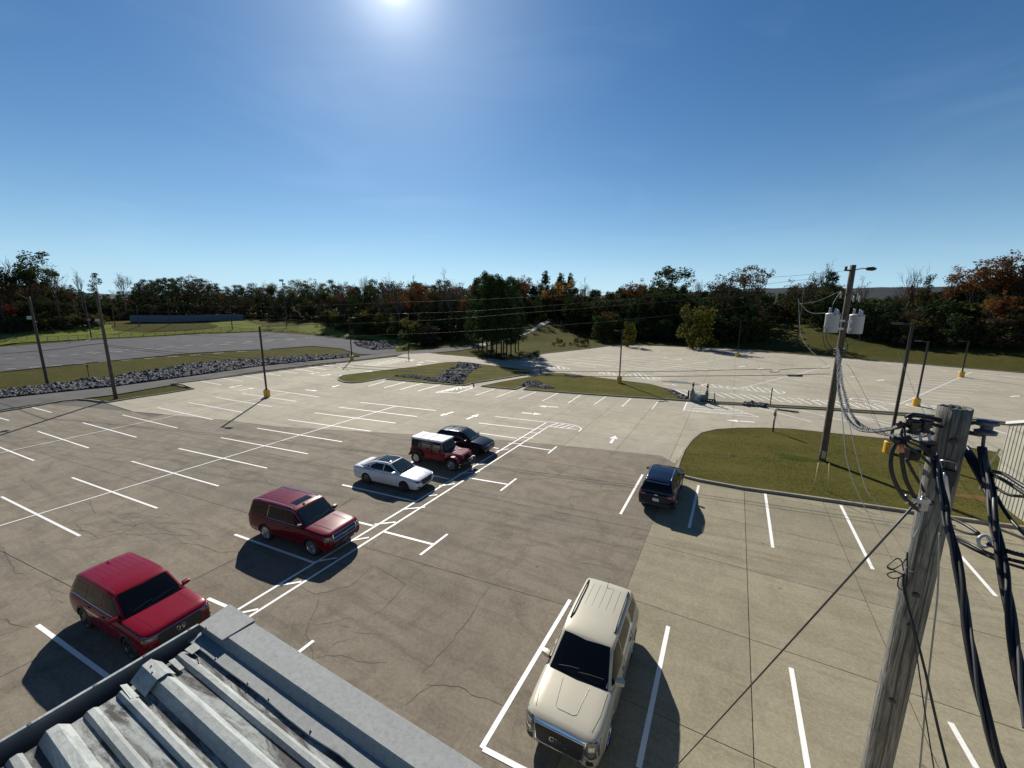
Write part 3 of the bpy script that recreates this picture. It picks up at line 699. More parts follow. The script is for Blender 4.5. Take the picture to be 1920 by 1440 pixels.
# fresh green spot, clay patch and manhole on the right island
def blob(name, c, rx, ry, m_, z, parent, seed=1):
    rn = random.Random(seed); pts = []
    for k in range(28):
        a = 2*math.pi*k/28; r_ = 1+0.18*math.sin(3*a+seed)+0.12*math.sin(7*a)+rn.uniform(-0.08, 0.08); pts.append((c[0]+rx*r_*math.cos(a), c[1]+ry*r_*math.sin(a), z))
    return mesh(name, pts, [tuple(range(28))], m_, parent)
blob('fresh_grass_patch', G(1495, 862), 1.3, 0.6, M['lush'], 0.112, isl_right)
blob('clay_patch', G(1830, 937), 1.0, 0.35, M['clay'], 0.112, isl_right, 4)
cp = MB(); c_ = G(1374, 857); cp.lathe([(0.001, 0.13), (0.12, 0.13), (0.13, 0.10)], 14, (c_.x, c_.y, 0)); cp.build('valve_cover', M['black'], isl_right)

# ---- left side: road, gravel lot, ditch of rocks, green field
def sheet(name, poly, step, off, m_, smooth=False): return tag(mesh(name, *drape(poly, step, off), m_, smooth=smooth), kind='structure')
ROAD_T = [(-60, 757), (0, 747), (213, 725), (360, 705), (491, 686), (640, 671), (740, 661), (800, 655.5), (860, 650), (900, 645)]
ROAD_B = [(-60, 782), (0, 768), (90, 754), (213, 740), (360, 714.7), (491, 695), (600, 682), (700, 671), (757, 664), (803, 662), (860, 657), (905, 649)]
sheet('access_road', xy([G(*p) for p in ROAD_T])+xy([G(*p) for p in ROAD_B[::-1]]), 4, -0.02, M['asphalt'])
up_t = [GT(*p) for p in [(896, 645.2), (974, 626), (1000, 615), (1026, 601.5)]]; up_b = [GT(*p) for p in [(1032, 605), (1005, 618), (980, 630.5), (902, 649.3)]]
M['track'] = gravel_mat('pale_gravel_track', (0.34, 0.34, 0.33), (0.42, 0.41, 0.39))
sheet('hill_track', xy(up_t)+xy(up_b), 3, 0.06, M['track'])
GR = [(-60, 707), (0, 697), (187, 678), (360, 661.7), (520, 653.3), (587, 648.5), (640, 653.5), (672, 664), (700, 665), (745, 661), (740, 655), (700, 644), (640, 634), (600, 630), (500, 622.5), (360, 627.5), (180, 637.5), (0, 650.5), (-60, 654)]
sheet('gravel_lot', xy([G(*p) for p in GR]), 4, 0.0, M['gravel'])
# white dashes on the gravel lot
gl = bpy.data.objects['gravel_lot']
for (xa, ya, xb, yb, n) in [(0, 694, 520, 655, 12), (0, 675, 565, 637, 14), (150, 663, 600, 632, 12), (330, 631, 400, 626, 2)]:
    for i in range(n):
        t = (i+0.25)/n; t2 = t+0.45/n
        a, b = G(lerp(xa, xb, t), lerp(ya, yb, t)-1), G(lerp(xa, xb, t2), lerp(ya, yb, t2)-1)
        stripe('stall_line', a, b, 0.16, parent=gl, z=0.012)
sheet('grass_field', xy([GT(*p) for p in [(-80, 652), (0, 648), (180, 635), (360, 625), (500, 620), (560, 622), (640, 630), (700, 636), (735, 648), (745, 653), (795, 654), (750, 633), (674, 630), (640, 623), (600, 609), (457, 602), (245, 606), (190, 610), (60, 618), (-80, 625)]]), 4, 0.0, M['field'])
# rocks
def rocks(name, poly, n, smin, smax, hf=None, parent=None, base=0.0, m_='rock', seed=1):
    rn = random.Random(seed); poly = ccw(poly); hf = hf or TZ
    x0, x1 = min(p[0] for p in poly), max(p[0] for p in poly); y0, y1 = min(p[1] for p in poly), max(p[1] for p in poly)
    vs = []; fs = []; c = 0; tries = 0
    ico = [(0, 0, 1), (0.9, 0, 0.35), (0.28, 0.85, 0.4), (-0.72, 0.52, 0.35), (-0.72, -0.52, 0.4), (0.28, -0.85, 0.35), (0.6, 0.6, -0.5), (-0.3, 0.8, -0.5), (-0.8, 0, -0.5), (-0.3, -0.8, -0.5), (0.6, -0.6, -0.5)]
    icf = [(0, 1, 2), (0, 2, 3), (0, 3, 4), (0, 4, 5), (0, 5, 1), (1, 6, 2), (2, 7, 3), (3, 8, 4), (4, 9, 5), (5, 10, 1), (2, 6, 7), (3, 7, 8), (4, 8, 9), (5, 9, 10), (1, 10, 6)]
    while c < n and tries < n*30:
        tries += 1; x, y = rn.uniform(x0, x1), rn.uniform(y0, y1)
        if not inside(poly, x, y): continue
        s = rn.uniform(smin, smax)*(1 if rn.random() > 0.12 else 1.5); a = rn.uniform(0, 6.3); ca, sa = math.cos(a), math.sin(a); zz = hf(x, y)+base; n0 = len(vs)
        sx, sy, sz = s*rn.uniform(0.8, 1.3), s*rn.uniform(0.7, 1), s*rn.uniform(0.5, 0.9)
        for p in ico:
            j = rn.uniform(0.78, 1.2); u, v, w = p[0]*sx*j, p[1]*sy*j, p[2]*sz*j
            vs.append((x+u*ca-v*sa, y+u*sa+v*ca, zz+w+sz*0.3))
        fs += [tuple(i+n0 for i in f) for f in icf]; c += 1
    o = mesh(name, vs, fs, M[m_], parent); return tag(o, kind='stuff')
DT = [(-60, 742), (0, 733), (60, 727), (213, 707), (360, 683), (500, 672), (640, 665.5), (675, 668.5)]
DB = [(-60, 755), (0, 746), (213, 724), (360, 704), (491, 685.5), (640, 671)]
tag(rocks('riprap_ditch', xy([G(*p) for p in DT])+xy([G(*p) for p in DB[::-1]]), 9000, 0.13, 0.30, seed=2), 'grey riprap rocks filling the ditch beside the access road', 'rocks')
tag(rocks('riprap_pile', xy([G(*p) for p in [(663, 642), (700, 640), (745, 645), (735, 655), (700, 656), (672, 650)]]), 1500, 0.14, 0.32, seed=3), 'grey riprap rocks beside the gravel lot exit', 'rocks')
zk = lambda x, y: 0.09
rocks('riprap', xy([G(*p) for p in [(862, 681.5), (900, 685), (902, 689), (884, 697), (875, 708), (870, 722), (832, 719), (815, 717), (812, 711), (835, 700), (850, 690)]]), 1100, 0.1, 0.27, zk, isl1, seed=4)
rocks('riprap', xy([G(*p) for p in [(741, 706.5), (770, 704), (800, 708), (822, 714), (820, 717.5), (790, 712), (760, 708.5)]]), 330, 0.08, 0.2, zk, isl1, seed=5)
rocks('riprap', xy([G(*p) for p in [(976, 724), (985, 717), (1008, 716), (1022, 724), (1040, 728), (1035, 731), (1010, 728), (992, 727)]]), 420, 0.08, 0.2, zk, isl2, seed=6)
rocks('riprap', xy([G(*p) for p in [(1245, 730), (1262, 734), (1284, 745), (1290, 751), (1275, 749), (1262, 740)]]), 340, 0.08, 0.2, zk, isl2, seed=7)
rocks('riprap', xy([G(*p) for p in [(1060, 706), (1080, 704.5), (1098, 707), (1090, 709), (1070, 709)]]), 120, 0.06, 0.16, zk, isl2, seed=8)

# loose blades and fallen leaves over the lawns
def tufts(name, poly, n, h, cols, z, parent, seed):
    rn = random.Random(seed); poly = ccw(poly); x0, x1 = min(p[0] for p in poly), max(p[0] for p in poly); y0, y1 = min(p[1] for p in poly), max(p[1] for p in poly); vs = []; fs = []
    while len(fs) < n:
        x, y = rn.uniform(x0, x1), rn.uniform(y0, y1)
        if math.sin(x*0.9+y*0.35)+math.sin(y*1.7-x*0.4)+rn.uniform(-1.6, 1.6) < -0.4 or not inside(poly, x, y): continue
        a = rn.uniform(0, 3.14); w = h*rn.uniform(.3, .7); hh = h*rn.uniform(.5, 1.3); c, s_ = math.cos(a)*w, math.sin(a)*w; n0 = len(vs)
        vs += [(x-c, y-s_, z), (x+c, y+s_, z), (x+rn.uniform(-.04, .04), y+rn.uniform(-.04, .04), z+hh)]; fs.append((n0, n0+1, n0+2))
    mt = mat(name+'_tone', cols[0], 1.0, spec=0.03); t = NT(mt); gi = t.n('ShaderNodeNewGeometry'); t.col(t.ramp(gi.outputs['Random Per Island'], [(i/(len(cols)-1), c) for i, c in enumerate(cols)]))
    tag(mesh(name, vs, fs, mt, parent), kind='stuff')
gc = [(0.085, 0.09, 0.024), (0.12, 0.115, 0.032), (0.17, 0.14, 0.05), (0.09, 0.10, 0.025)]
tufts('grass', _islr, 45000, 0.03, gc, 0.10, isl_right, 5)
tufts('grass', _isl1, 16000, 0.03, gc, 0.10, isl1, 6); tufts('grass', _isl2, 16000, 0.03, gc, 0.10, isl2, 7)
# ================================================================== NEAR ROOF (lower left)
def roof_mat(name, a, dirt, amt, rough=0.45):
    mt = mat(name, a, max(rough, .75), 0.0, spec=0.15); t = NT(mt); p = t.pos()
    ps = t.pos((1.6, 7, 3)); n1 = t.noise(ps, 1.6, 8, 0.72, 0.8)
    c = t.mix(t.mix(amt, (0, 0, 0), t.g(n1, 0.44, 0.56)), a, dirt)
    n2 = t.noise(p, 38, 5, 0.7); c = t.mix(0.45, c, t.ramp(n2, [(0.3, (0.55, 0.55, 0.55)), (0.5, (1, 1, 1)), (0.7, (1.25, 1.25, 1.25))]), 'MULTIPLY')
    n3 = t.g(t.noise(p, 120, 2, 0.5), 0.62, 0.68); c = t.mix(t.mix(0.4*amt, (0, 0, 0), n3), c, (0.07, 0.065, 0.06))
    t.col(c); t.bump(n2, 0.25, 0.003); return mt
M['roofpan'] = roof_mat('weathered_galvalume_pan', (0.29, 0.31, 0.295), (0.06, 0.055, 0.052), 0.95)
M['roofrib'] = roof_mat('weathered_galvalume_rib', (0.36, 0.385, 0.37), (0.2, 0.21, 0.205), 0.6)
M['coping'] = roof_mat('painted_grey_coping', (0.24, 0.252, 0.245), (0.205, 0.215, 0.208), 0.4, 0.5)
M['gutter'] = mat('grey_gutter_metal', (0.12, 0.13, 0.14), 0.4, 0.3)
roofb = tag(empty('metal_roof_building', (-2.66, 1.15, 0)), 'building with weathered ribbed metal roof and wide grey coping in the lower left corner', 'building')
O_ = (-2.66, 1.15, 0)
XL, XR, YF, YB = -2.66, 14.0, 1.15, -16.0
mb = MB(); mb.box(((XL+XR)/2+0.03, (YF+YB)/2-0.03, 4.2), (XR-XL-0.12, YF-YB-0.12, 8.4)); mb.build('wall', mat('beige_metal_wall', (0.42, 0.40, 0.34), 0.5), roofb, origin=O_)
mb = MB(); c0 = XL+0.27
# coping: a folded profile run along the front edge
prof = [(YF, 8.35), (YF, 8.595), (YF-0.006, 8.603), (1.006, 8.611), (1.000, 8.606), (0.974, 8.569), (0.908, 8.566), (0.906, 8.560)]
def run_x(mb, prof, x0, x1, n=1, jit=0.0, seed=0):
    rn = random.Random(seed); vs = []; fs = []; k = len(prof)
    for i in range(n+1):
        x = lerp(x0, x1, i/n); j = rn.uniform(-jit, jit)
        for q, (y, z) in enumerate(prof): vs.append((x, y+(j if q >= k-2 else 0), z+(j*0.3 if q >= k-2 else 0)))
    for i in range(n):
        for q in range(k-1): fs.append((i*k+q, i*k+q+1, (i+1)*k+q+1, (i+1)*k+q))
    mb.add(vs, fs)
run_x(mb, prof, XL+0.03, XR, 90, 0.006, 3); mb.build('coping', M['coping'], roofb, origin=O_)
mb = MB()
vs8 = [(XL-0.006, YF+0.006, 8.614), (c0, YF+0.006, 8.612), (c0-0.004, 0.976, 8.618), (XL+0.02, 0.974, 8.617)]
mb.add(vs8+[(x, y, z-0.012) for x, y, z in vs8], [(3, 2, 1, 0), (0, 1, 5, 4), (1, 2, 6, 5), (2, 3, 7, 6), (3, 0, 4, 7)])
mb.add([(XL-0.006, YF+0.006, 8.6), (XL-0.006, YF+0.006, 8.35), (XL-0.006, 0.974, 8.35), (XL-0.006, 0.974, 8.6)], [(0, 1, 2, 3)])
mb.build('corner_cap', M['coping'], roofb, origin=O_)
# ribbed sheet: pan and ribs, cut to lengths with ragged ends
def rib_profile():
    y0 = 0.706
    k = 0
    ribs = []
    while y0 - k*0.36 > -3.2:
        c = y0-0.36*k
        ribs += [(c, 0.047, 0.018, 0.052), (c-0.118, 0.020, 0.011, 0.026), (c-0.236, 0.020, 0.011, 0.026)]
        k += 1
    return ribs
ribs = [(0.838, 0.018, 0.010, 0.026)]+rib_profile()
rn = random.Random(11)
mb = MB(); mb.add([(XL+0.09, 0.94, 8.548), (XL+0.09, -3.6, 8.548), (XR, -3.6, 8.549), (XR, 0.94, 8.549)], [(0, 1, 2, 3)])
mb.add([(XL+0.09, -3.6, 8.548), (XL+0.09, YB, 8.548), (XR, YB, 8.549), (XR, -3.6, 8.549)], [(0, 1, 2, 3)]); mb.build('roof_pan', M['roofpan'], roofb, origin=O_)
for (c, h, tw, bw) in ribs:
    mb = MB(); xs = XL+0.08+rn.uniform(-0.004, 0.012)
    P = [(c+bw*1.05, 8.5495), (c+tw, 8.5495+h), (c-tw, 8.5495+h*0.98), (c-bw*0.93, 8.5495)]
    N = 24; vs = []; fs = []
    for i in range(N+1):
        t = i/N; x = lerp(xs, XR, t**1.6)
        for q, (y, z) in enumerate(P): vs.append((x+(0.012 if (i == 0 and q in (1, 2)) else 0), y+rn.uniform(-0.0012, 0.0012), z+(rn.uniform(-0.001, 0.001) if q in (1, 2) else 0)))
    for i in range(N):
        for q in range(3): fs.append((i*4+q, i*4+q+1, i*4+q+5, i*4+q+4))
    fs.append((0, 3, 2, 1))
    mb.add(vs, fs); mb.build('roof_rib', M['roofrib'], roofb, origin=O_)
# gutter
mb = MB()
gp = [(XL, 8.35), (XL, 8.600), (XL+0.014, 8.604), (XL+0.016, 8.596), (XL+0.012, 8.43), (XL+0.085, 8.425), (XL+0.09, 8.547)]
vs = []; fs = []
for y in (0.976, -0.2, -2, YB):
    for x, z in gp: vs.append((x, y, z))
for i in range(3):
    for q in range(len(gp)-1): fs.append((i*7+q, (i+1)*7+q, (i+1)*7+q+1, i*7+q+1))
mb.add(vs, fs); mb.build('gutter', M['gutter'], roofb, origin=O_)
mb = MB(); mb.box((XL+0.004, (0.976+YB)/2, 8.606), (0.016, 0.976-YB, 0.008)); mb.build('gutter_lip_highlight', M['roofrib'], roofb, origin=O_)  # lip strip in a paler metal paints the bright highlight along the gutter edge
for y in (0.93, 0.72, 0.52, 0.3, 0.05, -0.3): mb = MB(); mb.box((XL+0.008, y, 8.607), (0.02, 0.012, 0.012)); mb.build('gutter_bracket', M['gutter'], roofb, origin=O_)
# loose closure cap over the first tall rib, bent flap beside it
def slab_pts(mb, pts, th=0.003):
    n = len(pts); mb.add([tuple(p) for p in pts]+[(p[0], p[1], p[2]-th) for p in pts], [tuple(range(n))]+[(i, n+i, n+(i+1) % n, (i+1) % n) for i in range(n)]+[tuple(range(2*n-1, n-1, -1))])
c = 0.706; mb = MB(); x0, x1 = XL+0.07, XL+0.22
cp_ = [(c+0.06, 8.556), (c+0.022, 8.606), (c-0.022, 8.606), (c-0.078, 8.556)]
for q in range(3): slab_pts(mb, [(x0-0.01*(q == 1), cp_[q][0], cp_[q][1]+0.006), (x0, cp_[q+1][0], cp_[q+1][1]+0.006), (x1+0.02, cp_[q+1][0], cp_[q+1][1]+0.005), (x1+0.02*(q > 0), cp_[q][0], cp_[q][1]+0.005)])
mb.build('rib_end_cap', M['roofrib'], roofb, origin=O_)
mb = MB(); slab_pts(mb, [(x0, c-0.09, 8.562), (x0-0.004, c-0.115, 8.575), (x1-0.02, c-0.12, 8.572), (x1-0.01, c-0.09, 8.56)]); mb.build('bent_flap', M['roofrib'], roofb, origin=O_)
for q_ in ([(x0+0.03, c+0.105, 8.563), (x0+0.03, c+0.078, 8.566), (x1, c+0.078, 8.565), (x1, c+0.10, 8.562)], [(XL+0.09, 0.91, 8.573), (XL+0.10, 0.86, 8.575), (XL+0.17, 0.865, 8.575), (XL+0.165, 0.91, 8.574)]):
    mb = MB(); slab_pts(mb, q_); mb.build('bent_flap', M['roofrib'], roofb, origin=O_)
# screws
for (sx, sy, sz) in [(XL+0.09, 0.99-0.01, 8.622), (XL+0.12, c, 8.617), (XL+0.17, c-0.015, 8.617), (XL+0.31, 0.915, 8.572), (XL+0.62, 0.915, 8.572), (XL+0.80, 0.915, 8.572), (XL+1.12, 0.915, 8.572), (XL+1.45, 0.915, 8.572), (XL+0.22, 0.87, 8.565), (XL+0.25, 0.86, 8.565)]:
    mb = MB(); mb.lathe([(0.006, 0), (0.006, 0.002), (0.003, 0.003), (0.003, 0.008), (0.001, 0.009)], 8, (sx, sy, sz-0.006)); mb.build('screw', M['screw'], roofb, origin=O_)
ring = MB(); ring.tube([(XL+0.17+0.018*math.cos(a), 0.17+0.012*math.sin(a), 8.556+0.004*math.sin(a)) for a in [i*0.55 for i in range(9)]], 0.004, 6); tag(ring.build('metal_scrap', M['galv'], origin=(XL+0.17, 0.17, 8.55)), 'small curled metal scrap lying on the roof pan beside the second tall rib', 'scrap')

# ================================================================== METAL BUILDING (right edge)
bc = G(1857, 935)
zt = 5.0
for _ in range(40):
    e = PX((bc.x, bc.y, zt))[1]-796; zt += e*0.03
M['tan'] = mat('tan_ribbed_steel', (0.36, 0.34, 0.27), 0.5); t_ = NT(M['tan']); t_.col(t_.ramp(t_.noise(t_.pos((1, 1, 0.3)), 1.5, 5, 0.6), [(0.3, (0.30, 0.285, 0.225)), (0.7, (0.39, 0.37, 0.30))]))
shed = tag(empty('metal_shed', (bc.x, bc.y, 0)), 'tan ribbed metal building at the right edge behind the near wooden pole', 'building')
O2 = (bc.x, bc.y, 0); W_ = 10.0
mb = MB(); x0, y0 = bc.x, bc.y
pr = [(y0, 0.02), (y0, zt), (y0-W_/2, zt+1.5), (y0-W_, zt), (y0-W_, 0.02)]
n = len(pr); mb.add([(x0, y, z) for y, z in pr]+[(x0+12, y, z) for y, z in pr], [tuple(range(n-1, -1, -1))[::-1], tuple(range(2*n-1, n-1, -1))]+[(i, n+i, n+(i+1) % n, (i+1) % n) for i in range(n)])
mb.build('wall', M['tan'], shed, origin=O2)
y = y0-0.12; 
while y > y0-W_+0.1:
    top = zt+1.5*(1-abs(y-(y0-W_/2))/(W_/2)) - 0.05
    mb = MB(); mb.add([(x0, y-0.05, 0.05), (x0-0.025, y-0.02, 0.05), (x0-0.025, y+0.02, 0.05), (x0, y+0.05, 0.05), (x0, y-0.05, top), (x0-0.025, y-0.02, top), (x0-0.025, y+0.02, top), (x0, y+0.05, top)], [(0, 4, 5, 1), (1, 5, 6, 2), (2, 6, 7, 3), (4, 7, 6, 5)])
    mb.build('wall_rib', M['tan'], shed, origin=O2); y -= 0.305
mb = MB()
for s in (1, -1):
    ya, yb = (y0+0.08, y0-W_/2) if s == 1 else (y0-W_-0.08, y0-W_/2)
    mb.add([(x0-0.1, ya, zt), (x0-0.1, yb, zt+1.53), (x0-0.1, yb, zt+1.68), (x0-0.1, ya, zt+0.15), (x0+12.1, ya, zt), (x0+12.1, yb, zt+1.53), (x0+12.1, yb, zt+1.68), (x0+12.1, ya, zt+0.15)], [(0, 1, 2, 3), (7, 6, 5, 4), (3, 2, 6, 7), (0, 3, 7, 4), (0, 4, 5, 1)])
mb.build('roof', mat('white_trim_metal', (0.62, 0.63, 0.62), 0.4), shed, origin=O2)
mb = MB(); mb.tube([(x0-0.08, y0+0.05, 2.9), (x0-0.08, y0+0.9, 1.3), (x0-0.08, y0+1.0, 0.05)], 0.05, 6); mb.build('downspout', M['tan'], shed, origin=O2)

# ================================================================== POLES, WIRES
def D(px, py, dep):
    """point on the sight line at the given depth"""
    return Vector((0, 0, CAM_H))+(_f+CR*((px-CX)/F_PX)-CU*((py-CY)/F_PX))*dep
def depth_of(v): return (Vector(v)-Vector((0, 0, CAM_H))).dot(_f)
def height_to(base, py):
    z = 8.0
    for _ in range(60):
        e = PX((base.x, base.y, base.z+z))[1]-py; d_ = depth_of((base.x, base.y, base.z+z)); z += e*d_/F_PX*0.8
    return z
def light_pole(bx, by, ty, yellow, headdir, label, gm=True, w=0.085):
    b = G(bx, by) if by > 650 else GT(bx, by)
    if gm == 'isl': b.z = 0.11
    o = tag(empty('light_pole', b), label, 'light pole', 'black light poles of the parking lot')
    H = height_to(b, ty); z0 = 0
    if yellow:
        mb = MB(); mb.lathe([(0.33, -0.05), (0.33, 0.80), (0.30, 0.84), (0.02, 0.85)], 18); mb.build('concrete_base', M['yellow'], o); z0 = 0.84
    mb = MB(); mb.box((0, 0, z0+0.03), (0.34, 0.34, 0.05)); mb.build('base_plate', M['black'], o)
    mb = MB(); mb.box((0, 0, (z0+H)/2), (w*1.7, w*1.7, H-z0)); mb.build('pole', M['black'], o)
    hx, hy = headdir; L = math.hypot(hx, hy); hx, hy = hx/L, hy/L; rz = math.atan2(hy, hx)
    mb = MB(); mb.box((hx*0.28, hy*0.28, H-0.03), (0.5, 0.06, 0.07), rz); mb.build('arm', M['black'], o)
    mb = MB(); mb.box((hx*0.78, hy*0.78, H), (0.62, 0.34, 0.09), rz); h = mb.build('lamp_head', M['black'], o)
    mb = MB(); mb.box((hx*0.78, hy*0.78, H-0.05), (0.5, 0.26, 0.02), rz); mb.build('lens', M['porc'], h)
    return o, H
E_ = (1, 0.05)
light_pole(501, 744, 612, True, (1, 0.3), 'light pole on yellow base in the left part of the lot, casting a long shadow')
light_pole(660, 675, 596, True, (1, 0.5), 'light pole on yellow base beside the access road kerb')
light_pole(1161, 719, 620, True, (-1, -0.4), 'light pole on yellow base on the second grass island', 'isl')
light_pole(1382, 669.5, 600, True, (1, -0.2), 'light pole on yellow base at the far lot edge before the dark trees')
light_pole(1665, 851, 607, True, (-1.0, 0.2), 'tall light pole on yellow base standing on the right grass island', 'isl', 0.095)
light_pole(1717, 761, 640, True, (-1, 0.1), 'light pole on yellow base at the near end of the far right divider line')
light_pole(1802, 707, 640, True, (-1, 0.1), 'light pole on yellow base at the far end of the far right divider line')
light_pole(766, 663, 588, False, (-1, 0.2), 'thin black light pole without yellow base beside the access road junction', True, 0.07)
light_pole(944, 660, 603, False, (1, 0.2), 'thin black light pole standing among the pine trunks', True, 0.06)

def tube_obj(name, pts, r, m_, parent, n=6, twist=0.0, origin=(0, 0, 0), smooth=True):
    mb = MB(); mb.tube(pts, r, n, twist=twist); return mb.build(name, m_, parent, smooth, origin=origin)
def wood_pole(b, H, r0, r1, m_, name, label, cat='utility pole', group=None, n=14, bend=0.0):
    o = tag(empty(name, b), label, cat, group)
    mb = MB(); rn = random.Random(int(b.x*10)); pts = []; rr = []
    K = 14
    for i in range(K+1):
        t = i/K; pts.append((bend*math.sin(t*3)*0.5, 0, -0.3+(H+0.3)*t)); rr.append(lerp(r0, r1, t)*(1+rn.uniform(-0.015, 0.015)))
    mb.tube(pts, rr, n); mb.build('pole', m_, o, True)
    return o
# transformer pole
tb = G(1541, 866); tb.z = 0.1; TH = height_to(tb, 497)
tp = wood_pole(tb, TH, 0.21, 0.155, M['polefar'], 'utility_pole', 'tall wooden utility pole with two grey transformers on the right grass island')
TO = tuple(tb); dT = depth_of((tb.x, tb.y, 8))
def onpole(py, b=tb): # height on the pole seen at row py
    z = height_to(b, py); return Vector((b.x, b.y, b.z+z))
camright = Vector((math.cos(_yaw), math.sin(_yaw), 0))
for s, pc in ((-1, 606), (1, 608)):
    c_ = onpole(pc)+camright*(s*0.78); k = depth_of(c_)/F_PX
    r_ = 11.4*k; h_ = 35*k
    tr = MB(); tr.lathe([(r_*0.9, -h_/2), (r_, -h_/2+0.04), (r_, h_/2-0.08), (r_*1.04, h_/2-0.06), (r_*1.04, h_/2), (r_*0.7, h_/2+0.05), (0.02, h_/2+0.06)], 22, tuple(c_-tb))
    o = mesh('transformer_tank', tr.v, tr.f, M['lightgrey'], tp, True)
    me_ = o.data
    for bi, (dx, dy, hb) in enumerate([(-0.22, 0.05, 0.34), (0.12, -0.1, 0.30), (0.3, 0.1, 0.22)]):
        q = c_-tb+camright*dx+Vector((0, dy, h_/2+0.03)); b2 = MB()
        b2.lathe([(0.06, 0), (0.06, 0.05), (0.085, 0.07), (0.05, 0.1), (0.085, 0.13), (0.05, 0.16), (0.08, 0.19), (0.045, hb-0.08), (0.07, hb-0.06), (0.06, hb), (0.005, hb+0.02)], 10, tuple(q)); b2.build('bushing', M['porc'], o, True)
    for dz_ in (0.15, -0.35): hk = MB(); hk.box(tuple(c_-tb-camright*(s*0.5)+Vector((0, 0, dz_))), (0.5, 0.12, 0.12)); hk.build('mounting_bracket', M['galv'], tp)
    for dx in (-0.16, 0.1, 0.3): nb = MB(); nb.lathe([(0.035, 0), (0.035, 0.05), (0.001, 0.06)], 8, tuple(c_-tb-_f*r_*0.99+camright*dx+Vector((0, 0, h_*0.36)))); nb.build('terminal', M['black'], o)
# top hardware
tt = onpole(507)-tb
mb = MB(); mb.tube([tuple(tt), tuple(tt+camright*0.6+Vector((0, 0, 0.12))), tuple(tt+camright*1.0+Vector((0, 0, 0.12)))], 0.035, 8); mb.build('lamp_arm', M['galv'], tp, True)
mb = MB(); mb.lathe([(0.02, -0.3), (0.10, -0.25), (0.13, 0.1), (0.07, 0.3), (0.01, 0.34)], 10, (0, 0, 0), 'X'); lh = mb.build('lamp_head', M['black'], tp, True); lh.location = tt+camright*1.15+Vector((0, 0, 0.1)); lh.rotation_euler = (0, 0, _yaw)
mb = MB(); mb.box(tuple(tt-camright*0.25), (0.5, 0.09, 0.09), _yaw); mb.box(tuple(tt-camright*0.42+Vector((0, 0, 0.1))), (0.1, 0.1, 0.28), _yaw); mb.build('insulator_bracket', M['black'], tp)
for dx, py in ((-0.48, 553), (0.2, 556), (0.36, 560), (0.62, 556), (0.74, 560)):
    q = onpole(py)-tb+camright*dx; mb = MB(); mb.lathe([(0.03, -0.2), (0.06, -0.15), (0.03, -0.1), (0.06, -0.05), (0.03, 0.0), (0.06, 0.05), (0.03, 0.1), (0.05, 0.16), (0.01, 0.2)], 8, tuple(q)); mb.build('cutout', M['porc'], tp, True)
mb = MB(); q = onpole(552)-tb; mb.box(tuple(q+camright*0.1), (1.3, 0.07, 0.07), _yaw); mb.build('crossarm', M['polefar'], tp)
for k_, pts in enumerate([[(1560, 590), (1549, 620), (1551, 640), (1562, 655), (1571, 665)], [(1553, 600), (1543, 622), (1547, 650), (1560, 662), (1570, 672)], [(1600, 620), (1612, 632), (1596, 643), (1586, 650)], [(1582, 632), (1589, 645), (1587, 660), (1577, 668)], [(1577, 545), (1590, 560), (1588, 585)], [(1577, 545), (1562, 570), (1560, 585)]]):
    tube_obj('lead_wire', [p for p in spline([D(x, y, dT-0.35) for x, y in pts], 5)], 0.022, M['wire'], tp, 5, origin=TO)
mb = MB()
for i in range(3): 
    q = onpole(655+i*5)-tb; mb.tube([tuple(q+Vector((0.30*math.cos(a), 0.30*math.sin(a), 0.05*math.sin(2*a)))) for a in [2*math.pi*j/16 for j in range(17)]], 0.03, 6)
mb.build('cable_coil', M['rubber'], tp, True)
mb = MB(); q = onpole(864)-tb; mb.box((0.0, -0.26, 0.5), (0.18, 0.14, 0.5)); mb.build('meter_box', M['galv'], tp)

# left wooden poles
def flood(o, b, py, dx, s=1.0):
    z = height_to(b, py); mb = MB(); mb.box((dx*0.5, 0, z), (abs(dx), 0.05, 0.05)); mb.box((dx, 0, z+0.05), (0.5*s, 0.3*s, 0.3*s), 0.3); mb.build('flood_lamp', M['galv'], o)
b = G(89, 719); o = wood_pole(b, height_to(b, 556), 0.17, 0.12, M['polefar'], 'utility_pole', 'wooden utility pole with flood lamp beside the rock ditch, nearest the left edge'); flood(o, b, 597, -1.1, 1.3); wp1 = o
mb = MB(); z = height_to(b, 603); mb.box((0.45, 0, z), (1.2, 0.06, 0.06)); mb.build('bracket', M['galv'], o)
b2 = G(217, 746); b2.z = 0.0; o = wood_pole(b2, height_to(b2, 545), 0.18, 0.12, M['polefar'], 'utility_pole', 'leaning wooden utility pole on the grass wedge by the lot kerb'); wp2 = o
flood(o, b2, 602, -0.9, 0.9)
for (x, y, ty, w, lab) in [(172, 636, 548, 0.16, 'thin wooden light pole behind the gravel lot, seen just left of the leaning utility pole'), (147, 612, 562, 0.15, 'short wooden pole on the green field left of the pole with crossbar'), (262, 613, 572, 0.15, 'wooden field pole in front of the blue outfield wall, left one'), (320, 609, 560, 0.15, 'wooden field pole in front of the middle of the blue outfield wall'),
                          (436, 618, 545, 0.17, 'wooden field pole near the right end of the blue outfield wall'), (216, 613, 577, 0.13, 'slender pole on the far side of the field, left of the blue wall')]:
    b_ = GT(x, y); o = wood_pole(b_, height_to(b_, ty), w, w*0.7, M['polefar'], 'field_pole', lab, 'pole', None, 8)
    if x == 172: flood(o, b_, 600, 0.6, 1.5)
b_ = GT(538, 612); o = wood_pole(b_, height_to(b_, 527), 0.16, 0.12, M['polefar'], 'flood_light_pole', 'flood light pole rising above the treeline at the end of the field', 'light pole'); flood(o, b_, 526, -0.7, 2.6); flood(o, b_, 533, 0.6, 2.0)
